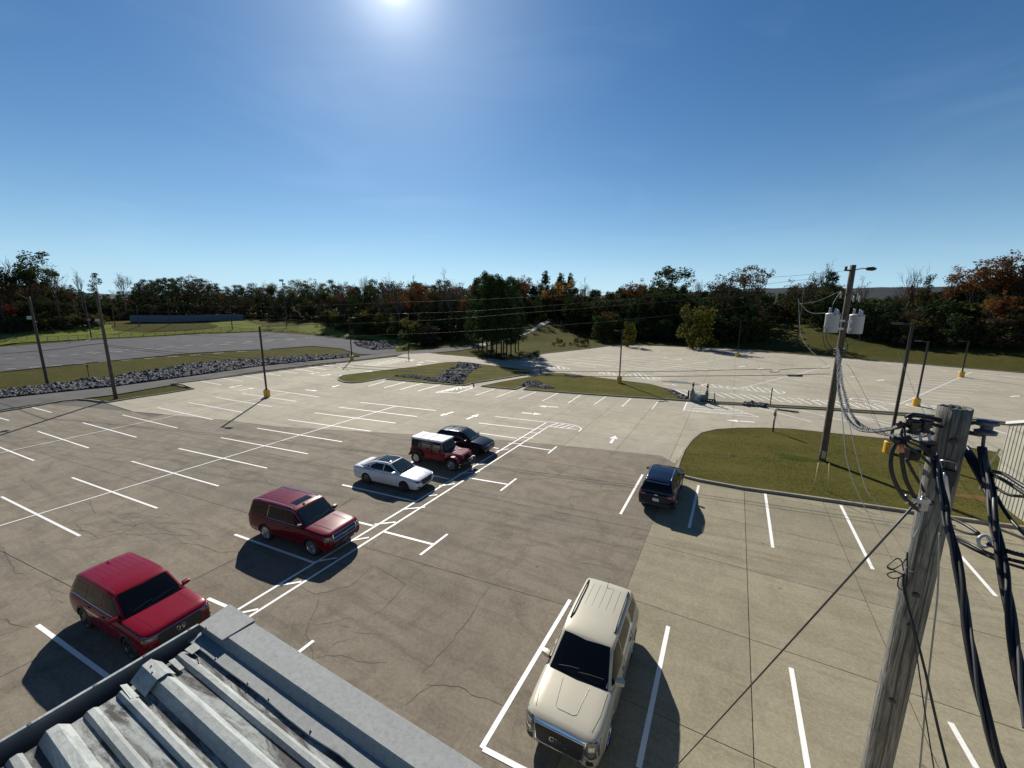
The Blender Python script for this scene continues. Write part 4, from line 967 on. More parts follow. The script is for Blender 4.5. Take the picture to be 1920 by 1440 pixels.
b_ = G(168, 711); o = wood_pole(b_, 1.9, 0.06, 0.05, M['polefar'], 'short_post', 'short thin post with small box in the grass verge between the two left utility poles', 'post', None, 6)
mb = MB(); mb.box((0, 0, 1.85), (0.35, 0.15, 0.25)); mb.build('box', M['black'], o)
b_ = GT(1493, 650); o = wood_pole(b_, height_to(b_, 545), 0.17, 0.12, M['polefar'], 'utility_pole', 'distant wooden utility pole on the grass bank left of the transformers', 'utility pole', None, 8)

# long wires
def wire(name, pts_px, dep, r, m_, label, cat='wire', group=None, n=5, sub=5):
    pts = [D(x, y, d) for (x, y), d in zip(pts_px, dep)]
    pts = spline(pts, sub); o_ = pts[0]
    o = tube_obj(name, [p for p in pts], r, m_, None, n, origin=tuple(o_)); o.location = o_
    # mesh() keeps world coordinates relative to origin
    return tag(o, label, cat, group)
def mesh_world_tube(name, pts, r, m_, n=5): 
    o_ = pts[0]; mb = MB(); mb.tube([p-o_ for p in pts], r, n); o = mb.build(name, m_, None, True); o.location = o_; return o
def wire(name, pts_px, dep, r, m_, label, cat='wire', group=None, n=5, sub=5):
    if not isinstance(dep, (list, tuple)): dep = [dep]*len(pts_px)
    if len(dep) == 2:
        L = [0]
        for a, b in zip(pts_px, pts_px[1:]): L.append(L[-1]+math.hypot(b[0]-a[0], b[1]-a[1]))
        dep = [1/lerp(1/dep[0], 1/dep[1], l/L[-1]) for l in L]
    pts = spline([D(x, y, d) for (x, y), d in zip(pts_px, dep)], sub)
    return tag(mesh_world_tube(name, pts, r, m_, n), label, cat, group)
d2 = depth_of((b2.x, b2.y, 5)); gW = 'overhead wires crossing the lot'
wire('communication_cable', [(200, 646), (293, 657), (447, 670), (627, 683), (760, 690.5), (1005, 696), (1240, 696.5), (1430, 692.5), (1443, 697.5), (1460, 697.5), (1470, 692.5), (1557, 690)], (d2, dT), 0.017, M['rubber'], 'upper black cable with a slack bend crossing the far lot to the transformer pole', 'cable')
wire('communication_cable', [(201, 649), (300, 661.5), (450, 676), (627, 688), (800, 698), (1100, 705.5), (1340, 704.8), (1474, 703), (1556, 701)], (d2, dT), 0.019, M['rubber'], 'lower black cable crossing the far lot to the transformer pole', 'cable')
sp_ = MB(); a_ = D(1476, 704, dT+2.5); b_ = D(1506, 704.8, dT+1.5); tag(mesh_world_tube('splice_case', [a_, a_.lerp(b_, .1), a_.lerp(b_, .9), b_], [0.03, 0.07, 0.07, 0.03], M['rubber'], 8), 'black splice case hanging on the lower cable left of the transformer pole', 'splice case')
wire('communication_cable', [(-40, 667), (60, 659), (110, 654.5), (130, 652), (155, 648), (200, 643)], (d2*1.25, d2), 0.03, M['rubber'], 'black cable sagging over the gravel lot to the leaning utility pole', 'cable')
ww = [([(160, 560), (450, 575), (787, 565.5), (990, 557), (1305, 536), (1425, 522), (1500, 516), (1580, 508)], 'topmost thin wire running in front of the treeline to the transformer pole'),
      ([(165, 575), (450, 592), (787, 587), (990, 576), (1305, 549), (1435, 533), (1484, 527), (1578, 518)], 'second thin wire from the top in front of the treeline'),
      ([(170, 590), (450, 609), (773, 602), (1006, 585), (1305, 561), (1450, 549), (1560, 543)], 'third thin wire from the top in front of the treeline'),
      ([(180, 618), (450, 632), (773, 626), (1087, 607), (1275, 589), (1450, 567), (1565, 546)], 'lowest thin wire in front of the treeline, crossing the dark pines')]
for p_, lab in ww: wire('overhead_wire', p_, (d2, dT), 0.009, M['alu'], lab)
wire('overhead_wire', [(75, 597), (110, 625), (150, 640), (172, 634)], (56, 70), 0.02, M['wire'], 'thin wire hanging between the left utility pole and the pole behind the gravel lot')
wire('service_wire', [(1497, 560), (1499, 600), (1502, 628), (1518, 655), (1550, 683)], (60, dT), 0.014, M['wire'], 'pale service wire curving from the distant pole to the transformer pole')
wire('service_wire', [(1498, 565), (1515, 584), (1548, 587)], (60, dT), 0.014, M['wire'], 'short service wire reaching the left transformer')
wire('service_wire', [(1498, 570), (1530, 565), (1575, 546)], (60, dT), 0.014, M['wire'], 'thin wire rising from the distant pole to the cutouts')
wire('down_guy', [(1585, 680), (1604, 706), (1650, 800), (1668, 838)], (dT, 27), 0.01, M['wire'], 'thin guy wire running down right from the transformer pole past the white arrow', 'guy wire')
wire('down_guy', [(1578, 700), (1620, 760), (1672, 830)], (dT, 12), 0.006, M['wire'], 'second thin guy wire running down right beside the twisted grey cables', 'guy wire')
wire('down_guy', [(1683, 660), (1700, 700), (1716, 738), (1740, 790)], (30, 9), 0.006, M['wire'], 'hair thin wire crossing in front of the far right light poles', 'guy wire')
wire('drop_wire', [(1572, 700), (1580, 790), (1592, 880), (1655, 1015), (1684, 1062)], (dT, 3.25), [0.012-0.0105*min(1, i/16) for i in range(21)], M['wire'], 'thin black drop wire falling from the transformer pole to the wire loops', 'wire')
wire('drop_wire', [(1575, 700), (1600, 830), (1645, 945), (1697, 1037)], (dT, 3.25), [0.010-0.0088*min(1, i/11) for i in range(16)], M['wire'], 'second thin drop wire ending at the small rod on the near pole', 'wire')

# ================================================================== NEAR POLE (right)
topc = D(1790, 770, 3.3); npb = Vector((topc.x, topc.y, 0)); NO = tuple(npb); NTOP = topc.z+0.03
def near_pole():
    o = tag(empty('near_utility_pole', npb), 'weathered grey wooden utility pole close to the camera with black cables', 'utility pole')
    K = 60; n = 40; vs = []; fs = []; rn = random.Random(4)
    ph = [rn.uniform(0, 6.28) for _ in range(14)]
    for i in range(K+1):
        t = i/K; z = NTOP*t; r = lerp(0.117, 0.103, t)
        for k in range(n):
            a = 2*math.pi*k/n
            q = r*(1+0.012*math.sin(9*a+ph[0]+1.5*math.sin(z))+0.010*math.sin(17*a+ph[1]+2*math.sin(z*0.7))+0.012*math.sin(3*a+z*1.1)+0.008*math.sin(z*5+2*a))
            for kk, (az_, zz, s) in enumerate([(3.6, 8.1, 0.10), (4.3, 7.7, 0.09), (5.0, 8.9, 0.07), (4.4, 8.75, 0.06), (3.9, 7.1, 0.08)]):
                da = (a-az_+math.pi) % (2*math.pi)-math.pi; q += 0.012*math.exp(-((da*r)**2+(z-zz)**2)/(s*s*0.35))
            vs.append((q*math.cos(a), q*math.sin(a), z+(rn.uniform(-0.004, 0.004) if i == K else 0)))
    for i in range(K):
        for k in range(n): fs.append((i*n+k, i*n+(k+1) % n, (i+1)*n+(k+1) % n, (i+1)*n+k))
    b0 = K*n; c1 = len(vs)
    for k in range(n):
        a = 2*math.pi*k/n; vs.append((0.088*math.cos(a), 0.088*math.sin(a), NTOP+rn.uniform(-0.01, 0.006)))
    for k in range(n): fs.append((b0+k, b0+(k+1) % n, c1+(k+1) % n, c1+k))
    c2 = len(vs)
    for k in range(n):
        a = 2*math.pi*k/n; vs.append((0.080*math.cos(a), 0.080*math.sin(a), NTOP-0.02+rn.uniform(-0.008, 0.008)))
    for k in range(n): fs.append((c1+k, c1+(k+1) % n, c2+(k+1) % n, c2+k))
    fs.append(tuple(c2+k for k in range(n)))
    p = mesh('pole', vs, fs, M['polewood'], o, True)
    # long drying checks: dark slivers set into the face turned to the camera
    face = math.atan2(-npb.y, -npb.x)
    for da, z0, z1, w in [(-0.35, 7.2, 9.0, 0.006), (0.15, 6.0, 8.2, 0.007), (0.5, 7.9, 9.3, 0.005), (-0.05, 8.9, 9.72, 0.006), (0.35, 9.2, 9.75, 0.004), (-0.7, 6.2, 7.9, 0.006), (-0.6, 9.0, 9.7, 0.004), (0.75, 6.5, 8.4, 0.005)]:
        m_ = MB(); N = 14; vs2 = []; f2 = []
        for i in range(N+1):
            t = i/N; z = lerp(z0, z1, t); r = lerp(0.117, 0.103, z/NTOP)*1.012+0.002; a = face+da+0.06*math.sin(z*3+da*9); ww_ = w*math.sin(math.pi*min(0.95, max(0.05, t)))
            vs2 += [(r*math.cos(a-ww_/r), r*math.sin(a-ww_/r), z), (r*math.cos(a+ww_/r), r*math.sin(a+ww_/r), z)]
        for i in range(N): f2.append((2*i, 2*i+1, 2*i+3, 2*i+2))
        mesh('wood_crack', vs2, f2, M['crack'], p)
    for da, z in [(0.1, 8.05), (0.2, 7.75), (-0.25, 8.9), (0.05, 6.95), (0.3, 9.45)]:
        a = face+da; r = lerp(0.117, 0.103, z/NTOP)*1.02+0.012
        m_ = MB(); m_.tube([(r*math.cos(a)-0.014*math.cos(a), r*math.sin(a)-0.014*math.sin(a), z), (r*math.cos(a), r*math.sin(a), z)], [0.028, 0.018], 10); m_.build('knot', M['crack'], p, True)
    return o
npole = near_pole()
NP = lambda *L: [D(x, y, d) for x, y, d in L]
def ncable(name, pts, r, m_=None, parent=None, n=8, sub=6, **k):
    return tube_obj(name, spline(pts, sub), r, m_ or M['rubber'], parent or npole, n, origin=NO, **k)
def braid(pts, r_off, r, k, turns, m_list, parent, name='cable_strand', sub=14):
    c = spline(pts, sub); N = len(c); L = [0]
    for a, b in zip(c, c[1:]): L.append(L[-1]+(b-a).length)
    for j in range(k):
        out = []
        for i, p in enumerate(c):
            t = (c[min(i+1, N-1)]-c[max(i-1, 0)]).normalized(); u = t.cross(Vector((0.3, 0.2, 1))).normalized(); v = t.cross(u)
            a = 2*math.pi*(j/k+turns*L[i]/L[-1]); out.append(p+(u*math.cos(a)+v*math.sin(a))*r_off)
        tube_obj(name, out, r[j] if isinstance(r, (list, tuple)) else r, m_list[j % len(m_list)], parent, 8, origin=NO)
# strap and brackets on the pole
a0 = math.atan2(-npb.y, -npb.x)
def polept(px, py, lift=0.0):
    """point of the pole's near face"""
    best = None
    for i in range(400):
        d = 2.6+i*0.004; p = D(px, py, d); r = lerp(0.117, 0.103, p.z/NTOP)
        if math.hypot(p.x-npb.x, p.y-npb.y) <= r+lift: return p
    return D(px, py, 3.2)
mb = MB(); p1, p2, p3 = polept(1763, 863, 0.012), polept(1778, 864, 0.012), polept(1793, 868, 0.012); mb.tube([p1, p2, p3], 0.006, 6); p4 = polept(1790, 885, 0.012); p5 = polept(1768, 885, 0.012)
mb.tube([p3, p4], 0.005, 6); mb.tube([p1, p5], 0.005, 6); mb.build('strap', M['galv'], npole, True, origin=NO)
mb = MB(); q = polept(1777, 895, 0.02); mb.box(tuple(q), (0.09, 0.05, 0.12), a0+1.57); mb.box(tuple(polept(1776, 915, 0.02)), (0.05, 0.06, 0.14), a0+1.57); mb.build('bracket', M['black'], npole, origin=NO)
mb = MB(); mb.tube([polept(1771, 886, 0.045), polept(1773, 893, 0.05), polept(1776, 930, 0.045), polept(1779, 950, 0.03)], [0.010, 0.014, 0.02, 0.012], 8); mb.build('hook', M['galv'], npole, True, origin=NO)
for px_, py_ in ((1762, 908), (1779, 983), (1745, 940)):
    mb = MB(); q = polept(px_, py_, 0.01); dv = (Vector((q.x-npb.x, q.y-npb.y, 0))).normalized(); mb.tube([q-dv*0.02, q+dv*0.04], 0.010, 8); mb.build('bolt', M['galv'], npole, True, origin=NO)
# left cluster: through bolt, clevis and spool insulators
c_ = D(1722, 786, 3.22)
mb = MB(); mb.tube([D(1700, 783, 3.2), D(1712, 778, 3.2), D(1730, 780, 3.25), D(1762, 788, 3.3)], 0.020, 8); mb.tube([D(1702, 787, 3.15), D(1735, 792, 3.2), D(1765, 800, 3.3)], 0.014, 8); mb.build('clevis', M['rubber'], npole, True, origin=NO)
for (x, y, s) in ((1713, 801, 1.0), (1735, 799, 0.8)):
    q = D(x, y, 3.18); mb = MB(); mb.lathe([(0.012, -0.055), (0.04, -0.05), (0.045, -0.035), (0.022, -0.02), (0.045, 0.0), (0.022, 0.02), (0.045, 0.035), (0.04, 0.05), (0.012, 0.055)], 14, tuple(q-npb)); mb.build('spool_insulator', M['black'], npole, True)
for pts in ([(1738, 790, 3.2), (1741, 810, 3.18), (1744, 835, 3.17), (1745, 850, 3.16)], [(1721, 806, 3.2), (1725, 820, 3.18), (1727, 832, 3.18)]):
    ncable('wire_dead_end', NP(*pts), 0.011, M['lightgrey'])
mb = MB(); mb.box(tuple(D(1741, 833, 3.16)), (0.10, 0.04, 0.05), _yaw); mb.box(tuple(D(1744, 845, 3.15)), (0.05, 0.05, 0.09), _yaw); mb.build('connector_clamp', M['black'], npole, origin=NO)
mb = MB(); mb.tube([D(1676, 818, 3.2), D(1678, 826, 3.2), D(1697, 824, 3.2), D(1706, 820, 3.2)], [0.016, 0.026, 0.026, 0.016], 10); mb.tube([D(1683, 797, 3.2), D(1688, 793, 3.2), D(1695, 800, 3.2), D(1700, 795, 3.2), D(1697, 792, 3.2)], 0.018, 8); mb.build('connector_clamp', M['rubber'], npole, True, origin=NO)
mb = MB(); q = D(1709, 851, 3.25); mb.box(tuple(q), (0.09, 0.06, 0.09), _yaw); mb.build('junction_box', M['black'], npole, origin=NO)
# right cluster
mb = MB(); mb.tube([D(1812, 795, 3.3), D(1828, 793, 3.25), D(1842, 797, 3.2)], 0.014, 8); mb.tube([D(1815, 811, 3.3), D(1838, 815, 3.25), D(1858, 812, 3.2)], 0.018, 8); mb.build('clevis', M['spool'], npole, True, origin=NO)
q = D(1850, 801, 3.2); mb = MB(); mb.lathe([(0.015, -0.06), (0.062, -0.055), (0.066, -0.03), (0.035, -0.018), (0.035, 0.012), (0.066, 0.025), (0.062, 0.055), (0.015, 0.06)], 18, tuple(q-npb)); mb.build('spool_insulator', M['spool'], npole, True)
# bundles
braid(NP((1750, 838, 3.2), (1756, 868, 3.12), (1760, 905, 3.05), (1771, 950, 2.98), (1778, 990, 2.9), (1792, 1045, 2.8), (1804, 1100, 2.7), (1811, 1157, 2.62), (1822, 1218, 2.52), (1832, 1276, 2.45), (1842, 1322, 2.4), (1856, 1375, 2.35), (1878, 1446, 2.28), (1900, 1500, 2.2)), 0.0155, [0.0155, 0.0155, 0.009], 3, 1.7, [M['rubber'], M['rubber'], M['alu']], npole)
braid(NP((1842, 840, 3.2), (1849, 880, 3.1), (1857, 925, 3.0), (1861, 960, 2.92), (1867, 1000, 2.85), (1876, 1045, 2.76), (1886, 1095, 2.67), (1896, 1160, 2.55), (1905, 1218, 2.45), (1916, 1290, 2.35), (1930, 1370, 2.25)), 0.017, [0.017, 0.017, 0.010], 3, 1.4, [M['rubber'], M['rubber'], M['alu']], npole)
ncable('bare_neutral', NP((1846, 812, 3.2), (1843, 840, 3.2), (1848, 872, 3.1), (1856, 915, 3.0), (1860, 950, 2.95)), 0.0115, M['alu'])
for k_ in range(3):
    ncable('black_cable', NP((1806+k_*4, 842-k_*2, 3.35), (1822+k_*5, 872-k_*3, 3.2), (1840+k_*5, 905-k_*3, 3.1), (1855+k_*3, 935-k_*4, 3.0)), 0.015)
for pts, r in ((((1852, 882, 3.1), (1880, 888, 2.9), (1905, 903, 2.75), (1940, 925, 2.6)), 0.013), (((1856, 888, 3.1), (1885, 902, 2.9), (1940, 938, 2.6)), 0.013), (((1862, 910, 3.05), (1885, 925, 2.9), (1905, 930, 2.8), (1945, 932, 2.6)), 0.010), (((1868, 930, 3.0), (1885, 960, 2.9), (1905, 985, 2.8), (1940, 1020, 2.6)), 0.012),
               (((1786, 972, 3.2), (1812, 985, 3.05), (1835, 1000, 2.95)), 0.012), (((1786, 990, 3.2), (1815, 1000, 3.05), (1838, 1003, 2.95)), 0.009), (((1787, 1005, 3.2), (1820, 1020, 3.0), (1860, 1040, 2.85), (1940, 1060, 2.6)), 0.0125), (((1787, 1010, 3.2), (1825, 1030, 3.0), (1870, 1050, 2.85), (1940, 1072, 2.6)), 0.010)):
    ncable('black_cable', NP(*pts), r)
braid(NP((1852, 1020, 2.9), (1880, 1030, 2.8), (1905, 1038, 2.7), (1940, 1046, 2.6)), 0.008, 0.008, 3, 4, [M['rubber']], npole)
mb = MB(); q = D(1845, 1015, 2.92); mb.tube([q+(CR*math.cos(a)+CU*math.sin(a))*0.042 for a in [2*math.pi*j/16 for j in range(17)]], 0.011, 8); mb.build('guy_thimble', M['porc'], npole, True, origin=NO)
# black loops on the left
for pts, r in ((((1681, 828, 3.2), (1672, 850, 3.2), (1671, 880, 3.2), (1682, 912, 3.2), (1700, 938, 3.2), (1724, 958, 3.25)), 0.015), (((1690, 828, 3.2), (1691, 860, 3.2), (1697, 895, 3.2), (1708, 920, 3.2), (1724, 950, 3.25)), 0.015), (((1699, 860, 3.2), (1712, 885, 3.2), (1724, 905, 3.22), (1733, 922, 3.25)), 0.011),
               (((1697, 797, 3.2), (1690, 815, 3.2), (1700, 835, 3.15), (1722, 850, 3.12), (1748, 875, 3.08)), 0.010), (((1695, 797, 3.2), (1700, 825, 3.15), (1725, 838, 3.12), (1752, 862, 3.08)), 0.008), (((1700, 822, 3.2), (1725, 830, 3.15), (1755, 855, 3.1)), 0.008)):
    ncable('jumper_cable', NP(*pts), r)
mb = MB(); mb.tube([D(1689, 832, 3.185), D(1691, 848, 3.185)], 0.017, 10); mb.build('red_tape', mat('faded_red_tape', (0.45, 0.13, 0.1), 0.6), npole, True, origin=NO)
for x in (1720, 1730):
    mb = MB(); mb.tube([D(x-20 if x == 1720 else x, 928 if x == 1720 else 930, 3.2), D(x-20 if x == 1720 else x+2, 945, 3.2)], 0.011, 8); mb.build('connector_lug', M['galv'], npole, True, origin=NO)
mb = MB(); mb.box(tuple(D(1727, 938, 3.2)), (0.10, 0.05, 0.03), _yaw); mb.box(tuple(D(1728, 948, 3.22)), (0.06, 0.05, 0.07), _yaw); mb.build('guy_plate', M['galv'], npole, origin=NO)
ncable('ground_rod', NP((1725, 870, 3.2), (1726, 945, 3.22)), 0.004, M['galv'])
# twisted aluminium service cables up to the transformer pole
def far_dep(px_list, d0, d1): 
    L = [0]
    for a, b in zip(px_list, px_list[1:]): L.append(L[-1]+math.hypot(b[0]-a[0], b[1]-a[1]))
    return [1/lerp(1/d0, 1/d1, (l/L[-1])) for l in L]
for ci, (pl, lab) in enumerate((([(1571, 650), (1572, 700), (1573, 730), (1577, 752), (1585, 777), (1596, 794), (1612, 805), (1636, 808), (1664, 805), (1686, 800)], 'left of the two twisted grey service cables sagging from the transformer pole'),
                 ([(1573, 655), (1577, 702), (1584, 738), (1592, 765), (1604, 787), (1619, 800), (1649, 811), (1686, 817), (1720, 818), (1748, 812)], 'right of the two twisted grey service cables sagging from the transformer pole'))):
    dl = far_dep(pl, dT-0.4, 3.25); th = tag(empty('service_cable', D(pl[-1][0], pl[-1][1], dl[-1])), lab, 'cable'); O3 = tuple(th.location)
    c = spline([D(x, y, d) for (x, y), d in zip(pl, dl)], 26); N = len(c); L = [0]
    for a, b in zip(c, c[1:]): L.append(L[-1]+(b-a).length)
    for j in range(3):
        out = []; rr = []
        for i, p in enumerate(c):
            t = (c[min(i+1, N-1)]-c[max(i-1, 0)]).normalized(); u = t.cross(Vector((0.3, 0.2, 1))).normalized(); v = t.cross(u)
            f_ = max(0.0, min(1, (depth_of(p)-3.2)/14)); a = 2*math.pi*(j/3)+2*math.pi*i/(11.0)
            ro = lerp(0.011, 0.034, f_); out.append(p+(u*math.cos(a)+v*math.sin(a))*ro); rr.append(lerp(0.007, 0.015, f_))
        mb = MB(); mb.tube(out, rr, 6); mb.build('cable_strand', M['alu'] if j else M['rubber'], th, True, origin=O3)
# loops of thin wire and down wires
for pts, r in ((((1694, 1070, 3.2), (1690, 1052, 3.2), (1680, 1048, 3.2), (1664, 1062, 3.2), (1672, 1068, 3.2), (1690, 1058, 3.2), (1700, 1046, 3.2)), 0.0045), (((1694, 1078, 3.2), (1680, 1072, 3.2), (1664, 1076, 3.2), (1672, 1084, 3.2), (1688, 1082, 3.2), (1695, 1074, 3.2)), 0.0045), (((1694, 1078, 3.2), (1685, 1085, 3.2), (1684, 1100, 3.2), (1691, 1106, 3.2)), 0.0045), (((1664, 1063, 3.2), (1678, 1070, 3.2), (1696, 1080, 3.2)), 0.0045),
               (((1695, 1075, 3.2), (1695, 1105, 3.18), (1712, 1170, 3.1), (1735, 1260, 3.0), (1760, 1370, 2.9), (1780, 1450, 2.8)), 0.0085), (((1700, 1075, 3.2), (1699, 1110, 3.18), (1714, 1195, 3.1), (1732, 1320, 3.05), (1752, 1446, 3.0)), 0.0045), (((1701, 1035, 3.2), (1701, 1100, 3.2)), 0.006), (((1694, 1050, 3.2), (1702, 1068, 3.2), (1712, 1072, 3.2)), 0.003)):
    ncable('thin_wire', NP(*pts), r, M['rubber'] if r > 0.004 else M['galv'])
ncable('ground_wire', NP((1762, 1000, 3.18), (1758, 1110, 3.3), (1752, 1170, 3.4), (1742, 1260, 3.5), (1733, 1350, 3.6), (1724, 1450, 3.7)), 0.0065, mat('green_grey_conduit', (0.16, 0.18, 0.16), 0.5))
ncable('thin_wire', NP((1726, 965, 3.2), (1722, 990, 3.2), (1712, 1008, 3.2)), 0.004, M['galv'])
ga = D(1722, 938, 3.2); gb = G(1180, 1530); o_ = mesh_world_tube('guy_wire', [ga.lerp(gb, i/12)-Vector((0, 0, 0.04*math.sin(math.pi*i/12))) for i in range(13)], 0.0085, M['wire'], 6)
tag(o_, 'thick guy wire running from the near wooden pole down to the left', 'guy wire')
for (x1, y1, x2, y2, lab) in [(1535, 868, 1525, 918, 'left of the two thin yellow stakes standing in the grass by the transformer pole'), (1555, 869, 1552, 920, 'right of the two thin yellow stakes standing in the grass by the transformer pole')]:
    b_ = G(x2, y2, 0.1); H = height_to(b_, y1); q = D(x1, y1, depth_of((b_.x, b_.y, H))); o = mesh_world_tube('guy_marker', [b_, q], 0.025, mat('pale_yellow_plastic', (0.5, 0.45, 0.2), 0.5), 6); tag(o, lab, 'stake')

# ================================================================== small street furniture
def post(px, py, ty, r, m_, name, label, cat='post', z=0.0):
    b_ = G(px, py, z); o = tag(empty(name, b_), label, cat); H = height_to(b_, ty)
    mb = MB(); mb.lathe([(r*1.3, 0), (r*1.3, 0.06), (r, 0.07), (r, H-0.02), (r*0.6, H)], 8); mb.build('shaft', m_, o); return o, H, b_
o, H, _b = post(1449, 809, 766, 0.06, M['black'], 'marker_post', 'dark marker post with pale striped top by the tip of the right grass island', 'post', 0.1)
for i, mm in enumerate(('white', 'red', 'white')):
    mb = MB(); mb.lathe([(0.11, H-0.95+i*0.32), (0.11, H-0.67+i*0.32)], 10); mb.build('reflective_band', mat('band_'+mm, (0.75, 0.73, 0.7) if mm == 'white' else (0.35, 0.1, 0.07), 0.5), o)
post(1444, 760, 727, 0.05, M['black'], 'thin_post', 'thin dark post standing in the median strip before the hatched area', 'post', 0.1)
post(1013, 701, 690, 0.10, M['polefar'], 'bollard', 'short brown bollard at the far end of the footpath between the islands', 'bollard')
o, H, _b = post(889, 725, 717, 0.09, M['polefar'], 'bollard', 'short leaning dark bollard at the near end of the footpath between the islands', 'bollard')
o.rotation_euler = (0, R(-22), 0)
def gatepost(px, py, ty, w, label):
    b_ = G(px, py, 0.08); H = height_to(b_, ty); o = tag(empty('gate_post', b_), label, 'gate post')
    mb = MB(); mb.box((0, 0, (H-0.9)/2), (w, w, H-0.9)); mb.build('shaft', mat('dark_green_grey', (0.09, 0.11, 0.10), 0.5), o)
    for i, (r, z, c_) in enumerate([(0.12, H-0.9, (0.02, 0.02, 0.02)), (0.13, H-0.62, (0.55, 0.5, 0.4)), (0.13, H-0.36, (0.02, 0.02, 0.02)), (0.11, H-0.12, (0.5, 0.45, 0.35))]):
        mb = MB(); mb.lathe([(r*0.6, z), (r, z+0.05), (r, z+0.22), (r*0.5, z+0.26)], 10); mb.build('cap_ring', mat('cap_tone', c_, 0.5), o)
gatepost(1297, 751.5, 718, 0.42, 'grey gate post with banded cap, left of the pair at the median end')
gatepost(1324, 753, 721, 0.34, 'grey gate post with banded cap, right of the pair at the median end')
post(1290, 750, 732, 0.09, M['black'], 'short_post', 'short black topped post just left of the grey gate posts', 'post', 0.05)
post(1338.5, 754, 736.5, 0.07, M['lightgrey'], 'short_post', 'short pale post at the right end of the low guard rail', 'post', 0.05)
b_ = G(1306, 753, 0.08); o = tag(empty('utility_cabinet', b_), 'grey utility cabinet with sloping lid between the gate posts', 'cabinet')
k = depth_of(b_)/F_PX; mb = MB(); w_, h_ = 11*k, 14*k
mb.add([(-w_/2, 0, 0), (w_/2, 0, 0), (w_/2, 0.8, 0), (-w_/2, 0.8, 0), (-w_/2, 0, h_), (w_/2, 0, h_*0.7), (w_/2, 0.8, h_*0.75), (-w_/2, 0.8, h_*1.05)], [(0, 1, 5, 4), (1, 2, 6, 5), (2, 3, 7, 6), (3, 0, 4, 7), (4, 5, 6, 7)]); mb.build('housing', mat('cabinet_blue_grey', (0.16, 0.20, 0.22), 0.4), o)
mb = MB(); mb.box((0, -0.012, h_*0.45), (w_*0.7, 0.02, h_*0.5)); dd = mb.build('door', mat('cabinet_door', (0.2, 0.24, 0.26), 0.4), o); mb = MB(); mb.box((w_*0.25, -0.04, h_*0.45), (0.05, 0.03, 0.2)); mb.build('handle', M['black'], dd)
b_ = G(1317, 751.5, 0.08); o = tag(empty('panel_box', b_), 'pale grey-green panel box between the cabinet and the right gate post', 'box'); mb = MB(); mb.box((0, 0.3, 5.5*k), (9.5*k, 0.5, 11*k)); mb.build('housing', mat('pale_grey_green', (0.30, 0.34, 0.32), 0.6), o); mb = MB(); mb.box((0, 0.3, 11*k+0.03), (10.2*k, 0.6, 0.06)); mb.build('lid', M['lightgrey'], o)
b_ = G(1333, 755, 0.05); o = tag(empty('guard_rail', b_), 'low black guard rail beside the right gate post', 'rail'); mb = MB(); mb.box((0, 0, 6*k), (14*k, 0.12, 0.12)); mb.build('rail', M['black'], o)
for i in range(4): mb = MB(); mb.box((-6.5*k+i*4.3*k, 0, 3*k), (0.14, 0.12, 6*k)); mb.build('leg', M['black'], o)
b_ = G(1476, 771, 0.0); o = MB(); o.box((0, 0, 0.06), (1.9, 0.2, 0.12), -0.12); o2 = o.build('wheel_stop', mat('dark_wheel_stop', (0.05, 0.05, 0.05), 0.8)); o2.location = b_; tag(o2, 'dark wheel stop lying on the pale lane below the median', 'wheel stop')
blob('dark_stain', G(1273, 717), 2.4, 0.9, mat('damp_concrete', (0.10, 0.10, 0.095), 0.5), 0.005, lot, 9)
# rubble where the median is broken
tag(rocks('loose_rubble', xy([G(*p) for p in [(1395, 757), (1430, 758), (1440, 762), (1432, 764), (1410, 763), (1392, 760)]]), 60, 0.1, 0.25, lambda x, y: 0.13, None, seed=12), 'pale broken rubble on the median strip', 'rubble')

# fence along the field and the blue outfield wall
def fence_line(px, hgt, label, n):
    g = [GT(*p) for p in px]; o = tag(empty('field_fence', g[0]), label, 'fence'); O4 = tuple(g[0])
    tot = []
    for a, b in zip(g, g[1:]):
        for i in range(n): tot.append(a.lerp(b, i/n))
    tot.append(g[-1]); tot = [Vector((p.x, p.y, TZ(p.x, p.y))) for p in tot]
    for p in tot: mb = MB(); mb.tube([p, p+Vector((0, 0, hgt))], 0.05, 5); mb.build('fence_post', M['wire'], o, origin=O4)
    mb = MB(); mb.tube([p+Vector((0, 0, hgt)) for p in tot], 0.035, 5); mb.build('top_rail', M['wire'], o, origin=O4)
    mt = bpy.data.materials.get('chain_link')
    if not mt:
        mt = mat('chain_link', (0.1, 0.1, 0.1), 0.6); t = NT(mt); tr = t.n('ShaderNodeBsdfTransparent'); mx = t.n('ShaderNodeMixShader'); mx.inputs[0].default_value = 0.16
        t.l(tr.outputs[0], mx.inputs[1]); t.l(t.b.outputs[0], mx.inputs[2]); t.l(mx.outputs[0], t.t.nodes['Material Output'].inputs[0])
    vs = []; fs = []
    for p in tot: vs += [tuple(p+Vector((0, 0, 0.05))), tuple(p+Vector((0, 0, hgt-0.03)))]
    for i in range(len(tot)-1): fs.append((2*i, 2*i+2, 2*i+3, 2*i+1))
    mesh('chain_link_mesh', vs, fs, mt, o, origin=O4)
fence_line([(-30, 643), (90, 640), (200, 635.5), (330, 626.5), (430, 619), (560, 618)], 1.2, 'low chain link fence between the gravel lot and the green field', 6)
a_, b_ = GT(245, 604), GT(457, 600); o = tag(empty('outfield_wall', a_), 'long low blue grey outfield wall in front of the trees on the far left', 'wall')
dv = (b_-a_); n_ = 24; nn = Vector((-dv.y, dv.x, 0)).normalized()*0.15
wm = mat('blue_grey_wall_panel', (0.10, 0.14, 0.19), 0.5)
